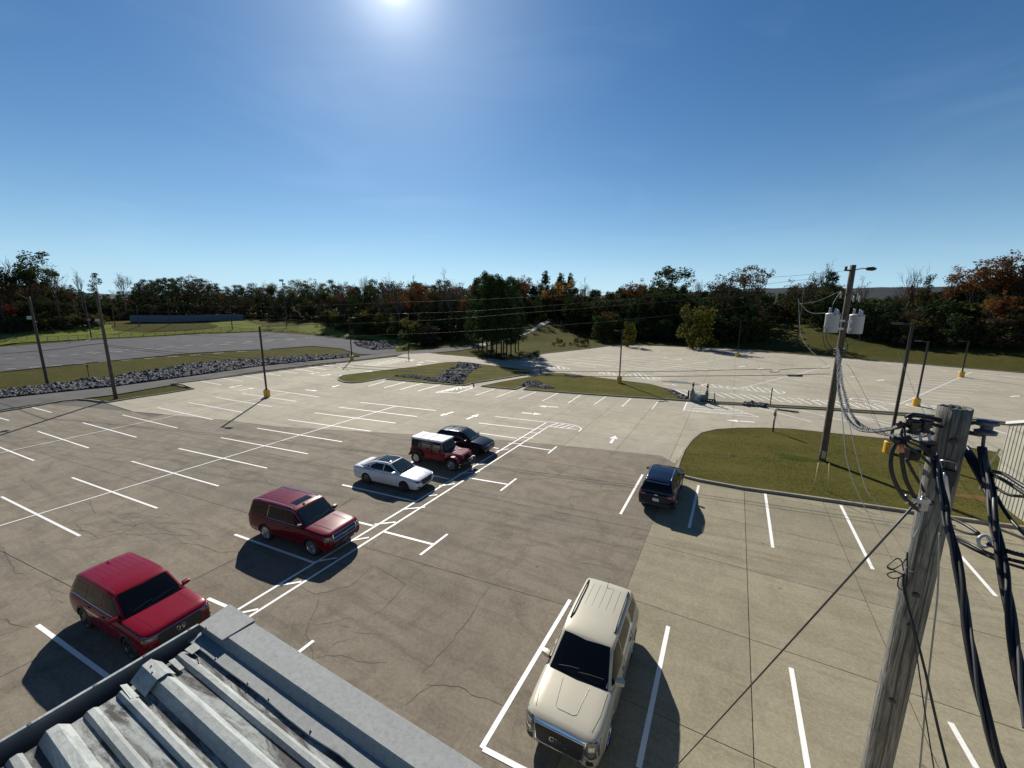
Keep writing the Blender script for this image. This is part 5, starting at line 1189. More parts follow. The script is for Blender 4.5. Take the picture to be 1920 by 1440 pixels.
for i in range(n_):
    p, q = dv*(i/n_), dv*((i+0.985)/n_); z0 = TZ((a_+p).x, (a_+p).y)-a_.z-0.4; h_ = 2.15
    mesh('wall_panel', [(p.x, p.y, z0), (q.x, q.y, z0), (q.x, q.y, z0+h_+0.4), (p.x, p.y, z0+h_+0.4), (p.x+nn.x, p.y+nn.y, z0), (q.x+nn.x, q.y+nn.y, z0), (q.x+nn.x, q.y+nn.y, z0+h_+0.4), (p.x+nn.x, p.y+nn.y, z0+h_+0.4)], [(0, 1, 2, 3), (5, 4, 7, 6), (3, 2, 6, 7), (1, 5, 6, 2), (4, 0, 3, 7)], wm, o)
# ================================================================== CARS
def paint(name, col, metal=0.35, rough=0.32):
    mt = mat(name, col, max(rough, .5), metal, coat=0.6, spec=0.05); t = NT(mt)
    if metal > .15: mt.node_tree.nodes['Principled BSDF'].inputs['Roughness'].default_value = rough
    fl = t.noise(t.obj((1, 1, 1)), 900, 2, 0.5); t.l(t.ramp(fl, [(0.3, (rough*0.85,)*3), (0.7, (min(1, rough*1.2),)*3)]), t.b.inputs['Roughness'])
    dn = t.noise(t.obj((1, 1, 1)), 2.5, 6, 0.7); t.col(t.mix(0.25, col, t.mix(t.g(dn, 0.4, 0.75), col, tuple(v*0.85+0.008 for v in col))))
    return mt
M['glass'] = mat('tinted_car_glass', (0.006, 0.007, 0.008), 0.03, spec=0.32)
M['glass2'] = mat('green_tinted_windscreen', (0.022, 0.035, 0.034), 0.03, spec=0.6)
M['chrome'] = mat('chrome_trim', (0.72, 0.73, 0.74), 0.12, 1.0)
M['plastic'] = mat('black_plastic_trim', (0.016, 0.016, 0.017), 0.55)
M['lamp'] = mat('headlamp_lens', (0.10, 0.105, 0.11), 0.12, 0.3, coat=1.0)
M['reflector'] = mat('lamp_reflector', (0.6, 0.6, 0.6), 0.2, 0.9)
M['tail'] = mat('red_tail_lens', (0.22, 0.008, 0.008), 0.1, coat=1.0)
M['well'] = mat('wheel_well_dark', (0.006, 0.006, 0.006), 0.9)
M['rim'] = mat('alloy_rim', (0.48, 0.49, 0.50), 0.25, 0.9)
M['rimdark'] = mat('dark_alloy_rim', (0.09, 0.09, 0.095), 0.3, 0.8)
M['plate'] = mat('number_plate', (0.62, 0.64, 0.62), 0.5)
def cr_sec(pts, n=3):
    out = []; N = len(pts)
    for i in range(N-1):
        p0, p1, p2, p3 = pts[max(i-1, 0)], pts[i], pts[i+1], pts[min(i+2, N-1)]
        for j in range(n):
            t = j/n; out.append(tuple(0.5*((2*p1[k])+(p2[k]-p0[k])*t+(2*p0[k]-5*p1[k]+4*p2[k]-p3[k])*t*t+(3*p1[k]-p0[k]-3*p2[k]+p3[k])*t**3) for k in (0, 1)))
    out.append(pts[-1]); return out
def loft(secs):
    """secs: list of (x, [(y,z)...half section bottom centre to top centre]) rear to front -> closed mesh"""
    vs = []; fs = []; k = len(secs[0][1]); n = 2*k-2
    for x, s in secs:
        ring = [(y, z) for y, z in s]+[(-y, z) for y, z in s[-2:0:-1]]
        for y, z in ring: vs.append((x, y, z))
    for i in range(len(secs)-1):
        for j in range(n): fs.append((i*n+j, i*n+(j+1) % n, (i+1)*n+(j+1) % n, (i+1)*n+j))
    fs.append(tuple(range(n-1, -1, -1))); fs.append(tuple((len(secs)-1)*n+j for j in range(n)))
    fs = [f[::-1] for f in fs]
    return vs, fs
def fix_normals(me):
    bm = bmesh.new(); bm.from_mesh(me); bmesh.ops.recalc_face_normals(bm, faces=bm.faces); bm.to_mesh(me); bm.free()
def bool_cut(me, cutters):
    o = bpy.data.objects.new('tmp', me); COL.objects.link(o); tmp = []
    for v, f in cutters:
        cm = bpy.data.meshes.new('tmpc'); cm.from_pydata(v, [], f); fix_normals(cm); c = bpy.data.objects.new('tmpc', cm); COL.objects.link(c); tmp.append(c)
        md = o.modifiers.new('b', 'BOOLEAN'); md.operation = 'DIFFERENCE'; md.object = c; md.solver = 'EXACT'
    bpy.context.view_layer.update()
    dg = bpy.context.evaluated_depsgraph_get(); r = bpy.data.meshes.new_from_object(o.evaluated_get(dg))
    for c in tmp+[o]: bpy.data.objects.remove(c)
    return r
class Car:
    def __init__(s, name, label, cat, sp):
        s.sp = sp; s.o = tag(empty(name, (0, 0, 0)), label, cat, None)
        s.build_body()
    def part(s, name, mb, m_, parent=None, smooth=False):
        if isinstance(mb, MB): v, f = mb.v, mb.f
        else: v, f = mb
        o = mesh(name, v, f, m_, parent or s.o, smooth)
        if smooth: o.data.set_sharp_from_angle(angle=R(38))
        return o
    def sections(s):
        p = s.sp; L, W = p['L'], p['W']; hl = L/2; hw = W/2
        xs = sorted(set([-hl, -hl+.03, -hl+.09, -hl+.2, -hl+.42]+[hl, hl-.03, hl-.09, hl-.2, hl-.4, hl-.7]+[p['xc'], p['xc']-.3]+[-hl+.42+i*(L-1.12)/12 for i in range(1, 12)]))
        out = []
        for x in xs:
            df, dr = hl-x, x+hl
            wf = interp([(0, p.get('nose', .72)), (.03, .84), (.09, .91), (.2, .955), (.4, .985), (.7, 1)], df)[0]*interp([(0, .80), (.03, .89), (.09, .95), (.2, .98), (.42, 1)], dr)[0]
            zt = interp([(-hl, p['rz']), (p['xb'], p['rz']), (p['xb']+.3, p['belt']+.02), (p['xc']-.3, p['belt']+.02), (p['xc'], p['hoodC']), ((p['xc']+hl)/2, lerp(p['hoodC'], p['hoodF'], .38)), (hl-.2, p['hoodF']), (hl-.09, p['hoodF']-.035), (hl-.03, p['hoodF']-.09), (hl, p['hoodF']-.17)], x)[0]
            zt -= interp([(0, .16), (.03, .07), (.09, .02), (.2, 0)], dr)[0]
            zs = min(interp([(-hl, p['belt']-.06), (0, p['belt']-.04), (p['xc'], p['hoodC']-.09), (hl-.2, p['hoodF']-.10), (hl, p['hoodF']-.22)], x)[0], zt-.035)
            zb = p['zb']+interp([(0, .16), (.03, .09), (.09, .04), (.25, 0)], df)[0]+interp([(0, .2), (.03, .12), (.09, .06), (.3, 0)], dr)[0]
            zm = lerp(zb, zs, p.get('mid', .62)); w = hw*wf
            hood = 1 if x > p['xc']-.2 else 0
            wt = w*(p.get('hoodw', .74) if hood else .8)
            sec = [(0, zb), (w*.80, zb), (w*.945, zb+.05), (w*.985, lerp(zb, zm, .5)), (w, zm), (w*.985, lerp(zm, zs, .6)), (w*.955, zs-.01), (w*.90, zs+(zt-zs)*.42), (wt, zs+(zt-zs)*.80), (w*.4, zt-.006), (0, zt)]
            out.append((x, cr_sec(sec, 2)))
        return out
    def build_body(s):
        p = s.sp; L, W = p['L'], p['W']
        v, f = loft(s.sections()); me = bpy.data.meshes.new('body'); me.from_pydata(v, [], f); fix_normals(me)
        s.ax = (-L/2+p['ro'], L/2-p['fo']); ra = p['rw']+p.get('gap', .055); cut = []
        for x in s.ax:
            for sd_ in (1, -1):
                mb = MB(); mb.lathe([(ra, -0.3), (ra, 0.3)], 28, (x, sd_*(W/2-.02+.02), p['rw']-.01), 'Y'); cut.append((mb.v, mb.f))
        me = bool_cut(me, cut)
        me.name = 'body'; me.materials.clear(); me.materials.append(p['paint']); me.materials.append(M['well']); me.materials.append(M['plastic'])
        for poly in me.polygons:
            c = poly.center; idx = 0
            for x in s.ax:
                r_ = math.hypot(c.x-x, c.z-p['rw']+.01)
                if r_ < ra+.012 and abs(c.y) < W/2-.012 and (abs(poly.normal.y) > .9 and abs(c.y) < W/2-.2 or abs(poly.normal.y) < .35): idx = 1
            if idx == 0 and c.z < p.get('clad', 0) : idx = 2
            poly.material_index = idx; poly.use_smooth = True
        me.set_sharp_from_angle(angle=R(34)); s.body = link_mesh('body', me, s.o)
        # cabin
        cs = p['cabin']; secs = []
        for (x0, a), (x1, b) in zip([(c[0], c) for c in cs], [(c[0], c) for c in cs[1:]]+[(cs[-1][0], cs[-1])]):
            n = max(1, int((x1-x0)/.16)) if x1 > x0 else 1
            for i in range(n):
                t = i/n; c = [lerp(a[k], b[k], t) for k in range(5)]
                x, zb, wb, zt, wt = c; crn = p.get('crown', .035)*min(1, max(0, (zt-zb)/.4))
                r_ = min(.06, (zt-zb)*.25); side = ((wb-wt)/max(.01, zt-zb))
                sec = [(0, zb-.12), (wb*.97, zb-.12), (wb, zb), (lerp(wb, wt, .5)+.012, lerp(zb, zt, .5)), (wt+side*r_+.006, zt-r_), (wt-.012, zt-.012), (wt-.07, zt+crn*.25), (wt*.5, zt+crn*.8), (0, zt+crn)]
                secs.append((x, cr_sec(sec, 2)))
        v, f = loft(secs); me = bpy.data.meshes.new('cabin'); me.from_pydata(v, [], f); fix_normals(me)
        me.materials.append(p.get('roofpaint', p['paint'])); 
        for poly in me.polygons: poly.use_smooth = True
        me.set_sharp_from_angle(angle=R(28)); s.cabin = link_mesh('cabin', me, s.o)
        s.bvh = []
        for me in (s.body.data, s.cabin.data):
            s.bvh.append(BVHTree.FromPolygons([v.co.copy() for v in me.vertices], [tuple(q.vertices) for q in me.polygons]))
        s.wheels()
    def cast(s, axis, a, b):
        o, d = {'T': (Vector((a, b, 4)), Vector((0, 0, -1))), 'L': (Vector((a, 3, b)), Vector((0, -1, 0))), 'R': (Vector((a, -3, b)), Vector((0, 1, 0))), 'F': (Vector((6, a, b)), Vector((-1, 0, 0))), 'B': (Vector((-6, a, b)), Vector((1, 0, 0)))}[axis]
        best = None
        for t in s.bvh:
            h, n, i, dist = t.ray_cast(o, d)
            if h is not None and (best is None or dist < best[2]): best = (h, n, dist)
        if best is None: return None, None, d
        n = best[1]
        if n.dot(d) > 0: n = -n
        return best[0], n, d
    def patch(s, name, axis, poly, m_, off=.004, cell=.12, depth=.03, parent=None, smooth=True):
        poly = ccw(poly); x0, x1 = min(q[0] for q in poly), max(q[0] for q in poly); y0, y1 = min(q[1] for q in poly), max(q[1] for q in poly)
        vs = []; fs = []; key = {}; last = None
        def vid(p):
            k = (round(p[0], 4), round(p[1], 4))
            if k not in key:
                h, n, d = s.cast(axis, *p)
                if h is None: 
                    cxm, cym = (x0+x1)/2, (y0+y1)/2
                    for t in (.03, .08, .15, .3):
                        h, n, d = s.cast(axis, lerp(p[0], cxm, t), lerp(p[1], cym, t))
                        if h is not None: break
                if h is None: h, n = Vector((0, 0, 1)), Vector((0, 0, 1))
                key[k] = len(vs); vs.append(h+n*off*.5-d*off)
            return key[k]
        nx, ny = max(1, math.ceil((x1-x0)/cell)), max(1, math.ceil((y1-y0)/cell)); dx, dy = (x1-x0)/nx, (y1-y0)/ny
        for i in range(nx):
            for j in range(ny):
                c = clip(poly, [(x0+i*dx-1e-6, y0+j*dy-1e-6), (x0+(i+1)*dx, y0+j*dy-1e-6), (x0+(i+1)*dx, y0+(j+1)*dy), (x0+i*dx-1e-6, y0+(j+1)*dy)])
                if len(c) > 2 and abs(area(c)) > 1e-7:
                    f = []
                    for p in c:
                        q = vid(p)
                        if q not in f: f.append(q)
                    if len(f) > 2: fs.append(tuple(f))
        # skirt
        edges = {}
        for f in fs:
            for a, b in zip(f, f[1:]+f[:1]): edges[(a, b)] = edges.get((a, b), 0)+1
        d = {'T': Vector((0, 0, -1)), 'L': Vector((0, -1, 0)), 'R': Vector((0, 1, 0)), 'F': Vector((-1, 0, 0)), 'B': Vector((1, 0, 0))}[axis]
        low = {}
        for (a, b) in list(edges):
            if (b, a) not in edges:
                for q in (a, b):
                    if q not in low: low[q] = len(vs); vs.append(Vector(vs[q])+d*depth)
                fs.append((b, a, low[a], low[b]))
        o = mesh(name, vs, fs, m_, parent or s.o); fix_normals(o.data)
        if smooth:
            for q in o.data.polygons: q.use_smooth = True
            o.data.set_sharp_from_angle(angle=R(40))
        return o
    def line(s, name, axis, pts, w, m_, off=.003, step=.1, parent=None):
        P = []
        for a, b in zip(pts, pts[1:]):
            n = max(1, int(math.hypot(b[0]-a[0], b[1]-a[1])/step))
            for i in range(n): P.append((lerp(a[0], b[0], i/n), lerp(a[1], b[1], i/n)))
        P.append(pts[-1]); out = []
        for q in P:
            h, n, d = s.cast(axis, *q)
            if h is not None: out.append(h+n*off)
        if len(out) > 1:
            mb = MB(); mb.tube(out, w, 4); return s.part(name, mb, m_, parent)
    def lr(s, name, poly, m_, **k):
        return [s.patch(name, ax, poly, m_, **k) for ax in ('L', 'R')]
    def wheels(s):
        p = s.sp; r = p['rw']; w = p.get('tw', .23); W = p['W']; rr = r*p.get('rimf', .70); rim = p.get('rim', M['rim'])
        for x in s.ax:
            for sd_ in (1, -1):
                c = (0, 0, 0); wo = empty('wheel', (x, sd_*(W/2-w/2-.015), r)); wo.parent = s.o
                wo.rotation_euler = (0, 0, 0 if sd_ == 1 else math.pi)
                mb = MB(); h = w/2
                mb.lathe([(rr*.98, -h), (r*.93, -h), (r*.985, -h*.8), (r, -h*.4), (r, h*.4), (r*.985, h*.8), (r*.93, h), (rr, h), (rr*.97, h*.6), (rr*.97, -h*.6)], 32, c, 'Y'); s.part('tyre', mb, M['tyre'], wo, True)
                mb = MB(); mb.lathe([(.001, h*.1), (rr*.97, h*.1), (rr*.97, h*.05), (.001, h*.05)], 24, c, 'Y'); s.part('brake_backing', mb, M['well'], wo)
                mb = MB(); mb.lathe([(rr*.93, h*.7), (rr*1.01, h*.98), (rr*1.01, h*.9), (rr*.9, h*.6)], 32, c, 'Y')
                ns = p.get('spokes', 5)
                for k in range(ns):
                    for da in ((-.13, .13) if p.get('dbl', 1) else (0,)):
                        a = 2*math.pi*k/ns+.3; a2 = a+da; ca, sa = math.cos(a), math.sin(a); cb, sb = math.cos(a2), math.sin(a2)
                        ww_ = .022 if p.get('dbl', 1) else .05; i0 = (ca*.05, sa*.05); i1 = (cb*rr*.96, sb*rr*.96); nx, ny = -sb*ww_, cb*ww_; y0, y1 = h*.72, h*.84
                        mb.add([(i0[0]-nx, y0-.03, i0[1]-ny), (i1[0]-nx, y1-.03, i1[1]-ny), (i1[0]+nx, y1-.03, i1[1]+ny), (i0[0]+nx, y0-.03, i0[1]+ny), (i0[0]-nx, y0, i0[1]-ny), (i1[0]-nx, y1, i1[1]-ny), (i1[0]+nx, y1, i1[1]+ny), (i0[0]+nx, y0, i0[1]+ny)], [(0, 1, 2, 3), (7, 6, 5, 4), (0, 4, 5, 1), (1, 5, 6, 2), (2, 6, 7, 3), (3, 7, 4, 0)])
                mb.lathe([(.001, h*.5), (.065, h*.5), (.07, h*.8), (.05, h*.88), (.001, h*.88)], 16, c, 'Y'); s.part('rim', mb, rim, wo)
    def mirror(s, x, z, m_, sz=(.13, .19, .13)):
        for sd_ in (1, -1):
            h, n, d = s.cast('L' if sd_ == 1 else 'R', x, z-.05); y = abs(h.y) if h is not None else s.sp['W']/2-.05
            mb = MB(); a, b, c = sz
            pr = [(-a*.5, -c*.5), (a*.35, -c*.42), (a*.55, -c*.1), (a*.45, c*.4), (a*.1, c*.5), (-a*.5, c*.45)]
            y0, y1 = sd_*(y+.035), sd_*(y+.035+b)
            v = [(x+u, y0, z+w_) for u, w_ in pr]+[(x+u*1.05-.02, (y0+y1)/2, z+w_*1.08) for u, w_ in pr]+[(x+u*.7-.04, y1, z+w_*.75) for u, w_ in pr]
            n_ = len(pr); f = [tuple(range(n_)), tuple(range(3*n_-1, 2*n_-1, -1))]
            for q in range(2):
                for i in range(n_): f.append((q*n_+i, q*n_+(i+1) % n_, (q+1)*n_+(i+1) % n_, (q+1)*n_+i))
            mb.add(v, f); o = s.part('mirror', mb, m_, smooth=True); fix_normals(o.data)
            mb = MB(); mb.tube([(x+.02, sd_*(y-.02), z-c*.35), (x, sd_*(y+.06), z-c*.2)], .03, 6); s.part('stalk', mb, M['plastic'], o)
            mb = MB(); mb.box((x-a*.52-.01, (y0+y1)/2, z), (.008, b*.72, c*.7)); s.part('mirror_glass', mb, M['chrome'], o)
    def handles(s, pts, m_):
        for x, z in pts:
            for ax, sd_ in (('L', 1), ('R', -1)):
                h, n, d = s.cast(ax, x, z)
                if h is None: continue
                mb = MB(); mb.box((h.x, h.y+sd_*.018, h.z), (.17, .022, .028)); s.part('door_handle', mb, m_)
    def seams(s, L_, w=.006):
        for pts in L_:
            for ax in ('L', 'R'): s.line('door_seam', ax, pts, w, M['well'], off=.0005, step=.12)
    def rails(s, x0, x1, y, m_, h=.05, r=.014, gapz=True):
        for sd_ in (1, -1):
            pts = []
            for i in range(9):
                t = i/8; x = lerp(x0, x1, t); hh, n, d = s.cast('T', x, sd_*y)
                z = hh.z+h*min(1, min(t, 1-t)*7)+.004; pts.append((x, sd_*y, z))
            mb = MB(); mb.tube(pts, [r*1.2]+[r]*7+[r*1.2], 8); s.part('roof_rail', mb, m_, smooth=True)
    def roof_ribs(s, x0, x1, ys, m_, w=.012, off=0.0):
        for y in ys: 
            o = s.line('roof_groove', 'T', [(x0, y), (x1, y)], w, m_, off=off, step=.25)
    def wipers(s, x0, y):
        for y0, y1, xx in ((-.05, y*.85, x0), (y*-.75, -.02, x0)):
            h1 = s.cast('T', xx, y0)[0]; h2 = s.cast('T', xx-.06, y1)[0]
            mb = MB(); mb.tube([h1+Vector((0, 0, .02)), h1.lerp(h2, .5)+Vector((0, 0, .035)), h2+Vector((0, 0, .02))], .008, 5); s.part('wiper', mb, M['plastic'])
    def wheel_trim(s, m_, w=.05, r_extra=.05):
        """cladding lip round each arch"""
        p = s.sp; ra = p['rw']+p.get('gap', .055)
        for x in s.ax:
            for ax, sd_ in (('L', 1), ('R', -1)):
                vs = []; fs = []; N = 18
                for i in range(N+1):
                    a = lerp(-.15, math.pi+.15, i/N)
                    for rr_, o_ in ((ra-.005, .004), (ra+.004, .016), (ra+w, .012), (ra+w+.004, -.004)):
                        px_, pz_ = x+rr_*math.cos(a), p['rw']+rr_*math.sin(a); h, n, d = s.cast(ax, x+(ra+w*.7)*math.cos(a), p['rw']+(ra+w*.7)*math.sin(a))
                        yy = h.y if h is not None else sd_*p['W']/2
                        vs.append((px_, yy+sd_*o_, pz_))
                for i in range(N):
                    for q in range(3): fs.append((i*4+q, i*4+q+1, i*4+q+5, i*4+q+4))
                o = mesh('arch_trim', vs, fs, m_, s.o, True); fix_normals(o.data)
    def text(s, body, size, depth, mtx, m_, name='emblem', parent=None):
        cu = bpy.data.curves.new('t', 'FONT'); cu.body = body; cu.size = size; cu.extrude = depth; cu.align_x = 'CENTER'; cu.align_y = 'CENTER'; cu.offset = size*0.012
        to = bpy.data.objects.new('t', cu); COL.objects.link(to); bpy.context.view_layer.update()
        me = bpy.data.meshes.new_from_object(to.evaluated_get(bpy.context.evaluated_depsgraph_get())); bpy.data.objects.remove(to)
        me.transform(mtx); me.materials.clear(); me.materials.append(m_); return link_mesh(name, me, parent or s.o)
    def place(s, x, y, hd, sc=1.0):
        s.o.location = (x, y, 0.004); s.o.rotation_euler = (0, 0, R(hd)); s.o.scale = (sc, sc, sc)
def MT(x, y, z, rx=0, rz=0): return Matrix.Translation((x, y, z)) @ Matrix.Rotation(R(rz), 4, 'Z') @ Matrix.Rotation(R(rx), 4, 'X')
def mirror_y(poly): return [(-a, b) for a, b in poly]
# cabin helper: side windows polygons are in (x, z)

def ring_tube(car, axis, poly, r, m_, name, off=.012, parent=None):
    pts = []
    P = poly+[poly[0]]
    for a, b in zip(P, P[1:]):
        for i in range(4): q = (lerp(a[0], b[0], i/4), lerp(a[1], b[1], i/4)); h, n, d = car.cast(axis, *q); pts.append((h if h is not None else Vector((0, 0, 0)))-d*off)
    pts.append(pts[0]); mb = MB(); mb.tube(pts, r, 6, caps=False); return car.part(name, mb, m_, parent, True)
# ---- pale gold SUV (front, bottom centre)
g = dict(L=4.71, W=1.85, zb=.24, belt=1.05, hoodC=1.10, hoodF=1.0, rz=1.02, xc=1.02, xb=-2.2, fo=.93, ro=.92, rw=.365, clad=.33, mid=.66, hoodw=.80, nose=.78,
         paint=paint('pale_gold_paint', (0.46, 0.43, 0.34), 0.2), cabin=[(-2.29, .92, .83, .99, .78), (-2.22, .95, .85, 1.2, .76), (-2.02, .98, .875, 1.62, .675), (-1.9, .98, .875, 1.655, .68), (-.8, .98, .88, 1.69, .69), (-.1, .98, .88, 1.68, .69), (.28, .99, .875, 1.63, .675), (.36, .99, .875, 1.60, .675), (1.08, 1.0, .83, 1.07, .74), (1.12, 1.0, .8, 1.04, .72)])
c = Car('parked_suv', 'pale gold SUV parked facing the camera at the bottom centre', 'car', g)
c.patch('windscreen', 'T', [(.34, -.60), (.39, 0), (.34, .60), (1.06, .74), (1.12, 0), (1.06, -.74)], M['glass'], .004, .1)
c.lr('side_window', [(.92, 1.09), (.36, 1.56), (-.02, 1.60), (-.06, 1.07)], M['glass']); c.lr('side_window', [(-.12, 1.07), (-.08, 1.60), (-.95, 1.59), (-1.05, 1.40), (-1.1, 1.10)], M['glass'])
c.lr('side_window', [(-1.30, 1.13), (-1.26, 1.55), (-1.85, 1.53), (-2.02, 1.25)], M['glass']); c.patch('rear_window', 'B', [(-.6, 1.12), (.6, 1.12), (.56, 1.5), (-.56, 1.5)], M['glass'])
c.seams([[(1.0, .36), (1.02, .9), (.98, 1.04)], [(-.09, .36), (-.09, 1.06)], [(-1.08, .75), (-1.12, 1.06)]])
for sd_ in (1, -1):
    c.patch('headlamp', 'F', [(sd_*.55, .68), (sd_*.66, .93), (sd_*.84, .90), (sd_*.86, .66), (sd_*.70, .62)], M['lamp'], .006, .06)
    c.patch('fog_lamp', 'F', [(sd_*.62, .42), (sd_*.62, .54), (sd_*.76, .54), (sd_*.78, .42)], M['plastic'], .006, .06)
    for z_ in (.72, .83): c.patch('reflector', 'F', [(sd_*.66, z_-.035), (sd_*.66, z_+.035), (sd_*.78, z_+.035), (sd_*.78, z_-.035)], M['reflector'], .012, .05)
    ring_tube(c, 'F', [(sd_*.54, .67), (sd_*.65, .94), (sd_*.85, .91), (sd_*.87, .65), (sd_*.70, .61)], .008, M['plastic'], 'lamp_surround', .006)
    c.line('bumper_seam', 'F', [(sd_*.56, .56), (sd_*.9, .60)], .006, M['well'], 0)
    c.line('hood_seam', 'T', [(1.1, sd_*.76), (1.7, sd_*.74), (2.1, sd_*.66)], .006, M['well'], 0)
gr = c.patch('grille', 'F', [(-.52, .50), (-.56, .86), (.56, .86), (.52, .50), (.4, .46), (-.4, .46)], M['plastic'], .012, .08)
for z0 in (.56, .70):
    pass
mb = MB(); ring_ = [(-.54, .49), (-.58, .885), (.58, .885), (.54, .49), (.42, .44), (-.42, .44)]
ring_tube(c, 'F', ring_, .018, M['chrome'], 'grille_surround')
c.patch('grille_header', 'F', [(-.60, .87), (-.59, .915), (0, .935), (.59, .915), (.60, .87)], M['chrome'], .012, .08)
hx = c.cast('F', 0, .68)[0].x
c.text('GMC', .20, .012, Matrix.Translation((hx+.03, 0, .67)) @ Matrix.Rotation(R(90), 4, 'Z') @ Matrix.Rotation(R(90), 4, 'X'), M['chrome'], 'emblem')
c.line('hood_crease', 'T', [(1.20, -.33), (1.90, -.25), (1.95, -.18), (1.95, .18), (1.90, .25), (1.20, .33)], .009, g['paint'], .001)
c.patch('skid_plate', 'F', [(-.5, .33), (-.52, .42), (.52, .42), (.5, .33)], M['lamp'], .01, .1)
c.mirror(.78, 1.13, g['paint'], (.15, .21, .15)); c.handles([(.12, .95), (-.9, .97)], g['paint']); c.rails(-1.85, -.1, .60, M['plastic'], .05, .022)
c.roof_ribs(-1.75, -.75, (-.40, -.20, 0, .20, .40), M['plastic'], .008, -.003); c.wipers(.98, .7); c.wheel_trim(g['paint'], .035)
mb = MB(); h = c.cast('T', -1.72, 0)[0]; mb.tube([h, h+Vector((-.02, 0, .03)), h+Vector((-.28, 0, .20))], [.012, .008, .002], 5); c.part('antenna', mb, M['plastic'])
for sd_ in (1, -1): c.patch('tail_lamp', 'B', [(sd_*.62, .88), (sd_*.82, .88), (sd_*.80, 1.10), (sd_*.66, 1.10)], M['tail'], .006, .06)
c.lr('side_moulding', [(.85, .38), (.85, .44), (-.95, .44), (-.95, .38)], g['paint'], off=.012)
c.place(-2.70, 9.66, -88.5, 1.04); CAR1 = c

# ---- bright red SUV (behind the roof corner)
g = dict(L=4.99, W=1.99, zb=.27, belt=1.12, hoodC=1.16, hoodF=1.10, rz=1.08, xc=1.12, xb=-2.3, fo=.98, ro=1.12, rw=.38, clad=.36, mid=.6, hoodw=.84, nose=.84,
         paint=paint('bright_red_paint', (0.17, 0.002, 0.010), 0.0), cabin=[(-2.42, 1.0, .88, 1.06, .84), (-2.34, 1.02, .91, 1.3, .82), (-2.1, 1.04, .93, 1.69, .73), (-1.95, 1.04, .93, 1.72, .735), (-.8, 1.04, .935, 1.76, .745), (0, 1.04, .935, 1.75, .745), (.38, 1.05, .93, 1.70, .73), (.46, 1.05, .93, 1.665, .73), (1.16, 1.06, .89, 1.13, .80), (1.2, 1.06, .86, 1.10, .78)], rim=M['rimdark'])
red = g['paint']
c = Car('parked_suv', 'bright red SUV parked nearest on the left, beside the ribbed roof corner', 'car', g)
c.patch('windscreen', 'T', [(.44, -.66), (.49, 0), (.44, .66), (1.13, .80), (1.18, 0), (1.13, -.80)], M['glass'], .004, .1)
c.lr('side_window', [(.98, 1.16), (.44, 1.60), (0, 1.66), (-.04, 1.15)], M['glass']); c.lr('side_window', [(-.12, 1.15), (-.08, 1.66), (-1.0, 1.65), (-1.04, 1.15)], M['glass']); c.lr('side_window', [(-1.14, 1.16), (-1.12, 1.63), (-1.9, 1.59), (-2.1, 1.3), (-2.05, 1.18)], M['glass'])
c.patch('rear_window', 'B', [(-.66, 1.2), (.66, 1.2), (.6, 1.58), (-.6, 1.58)], M['glass'])
for ax in ('L', 'R'): c.line('window_trim', ax, [(1.0, 1.13), (-2.1, 1.13)], .008, M['chrome'], .004)
c.seams([[(1.02, .38), (1.05, 1.0), (1.0, 1.1)], [(-.08, .38), (-.08, 1.13)], [(-1.08, .6), (-1.1, 1.13)]])
for sd_ in (1, -1):
    c.patch('headlamp', 'F', [(sd_*.56, .86), (sd_*.58, .97), (sd_*.93, .94), (sd_*.94, .84)], M['lamp'], .008, .06)
    c.patch('air_intake', 'F', [(sd_*.72, .45), (sd_*.70, .66), (sd_*.88, .66), (sd_*.88, .48)], M['plastic'], .006, .06)
    c.line('daylight_bar', 'F', [(sd_*.70, .56), (sd_*.9, .57)], .012, M['lamp'], .012); c.line('hood_crease', 'T', [(1.25, sd_*.62), (2.3, sd_*.56)], .006, red, .001)
gr = c.patch('grille', 'F', [(-.60, .62), (-.60, .94), (.60, .94), (.60, .62), (.5, .56), (-.5, .56)], M['plastic'], .014, .08)
c.line('grille_trim', 'F', [(-.9, 1.0), (-.6, .965), (.6, .965), (.9, 1.0)], .012, M['chrome'], .012)
c.patch('lower_grille', 'F', [(-.62, .36), (-.62, .48), (.62, .48), (.62, .36)], M['plastic'], .01, .1)
hx = c.cast('F', 0, .80)[0].x+.03; mb = MB()
for sd_ in (1, -1): mb.tube([(hx, sd_*.045, .86), (hx, sd_*.036, .80), (hx, sd_*.047, .73)], .014, 5)
mb.tube([(hx, -.034, .80), (hx, .034, .80)], .009, 5); em = c.part('emblem', mb, M['chrome']); em['kind'] = 'stuff'
mb = MB(); mb.tube([(hx-.005, .115*math.sin(a)*(1+.05*math.cos(a)), .795+.10*math.cos(a)) for a in [2*math.pi*i/20 for i in range(21)]], .005, 5); c.part('emblem_ring', mb, M['chrome'])
c.mirror(.92, 1.20, red, (.15, .22, .15)); c.handles([(.15, 1.0), (-.85, 1.02)], red)
c.roof_ribs(-1.95, -.55, (-.50, -.34, -.17, 0, .17, .34, .50), M['well'], .007, -.003); c.wipers(1.06, .75); c.wheel_trim(M['plastic'], .06)
for sd_ in (1, -1): c.line('roof_channel', 'T', [(-2.0, sd_*.665), (.3, sd_*.665)], .010, M['plastic'], -.002)
mb = MB(); h = c.cast('T', -1.75, 0)[0]; mb.add([(h.x-.14, -.008, h.z), (h.x+.1, -.03, h.z-.004), (h.x+.1, .03, h.z-.004), (h.x-.14, .008, h.z), (h.x-.12, 0, h.z+.06)], [(0, 1, 4), (1, 2, 4), (2, 3, 4), (3, 0, 4)]); c.part('shark_fin', mb, red)
for sd_ in (1, -1): c.patch('tail_lamp', 'B', [(sd_*.70, .95), (sd_*.9, .95), (sd_*.88, 1.22), (sd_*.78, 1.22)], M['tail'], .006, .06)
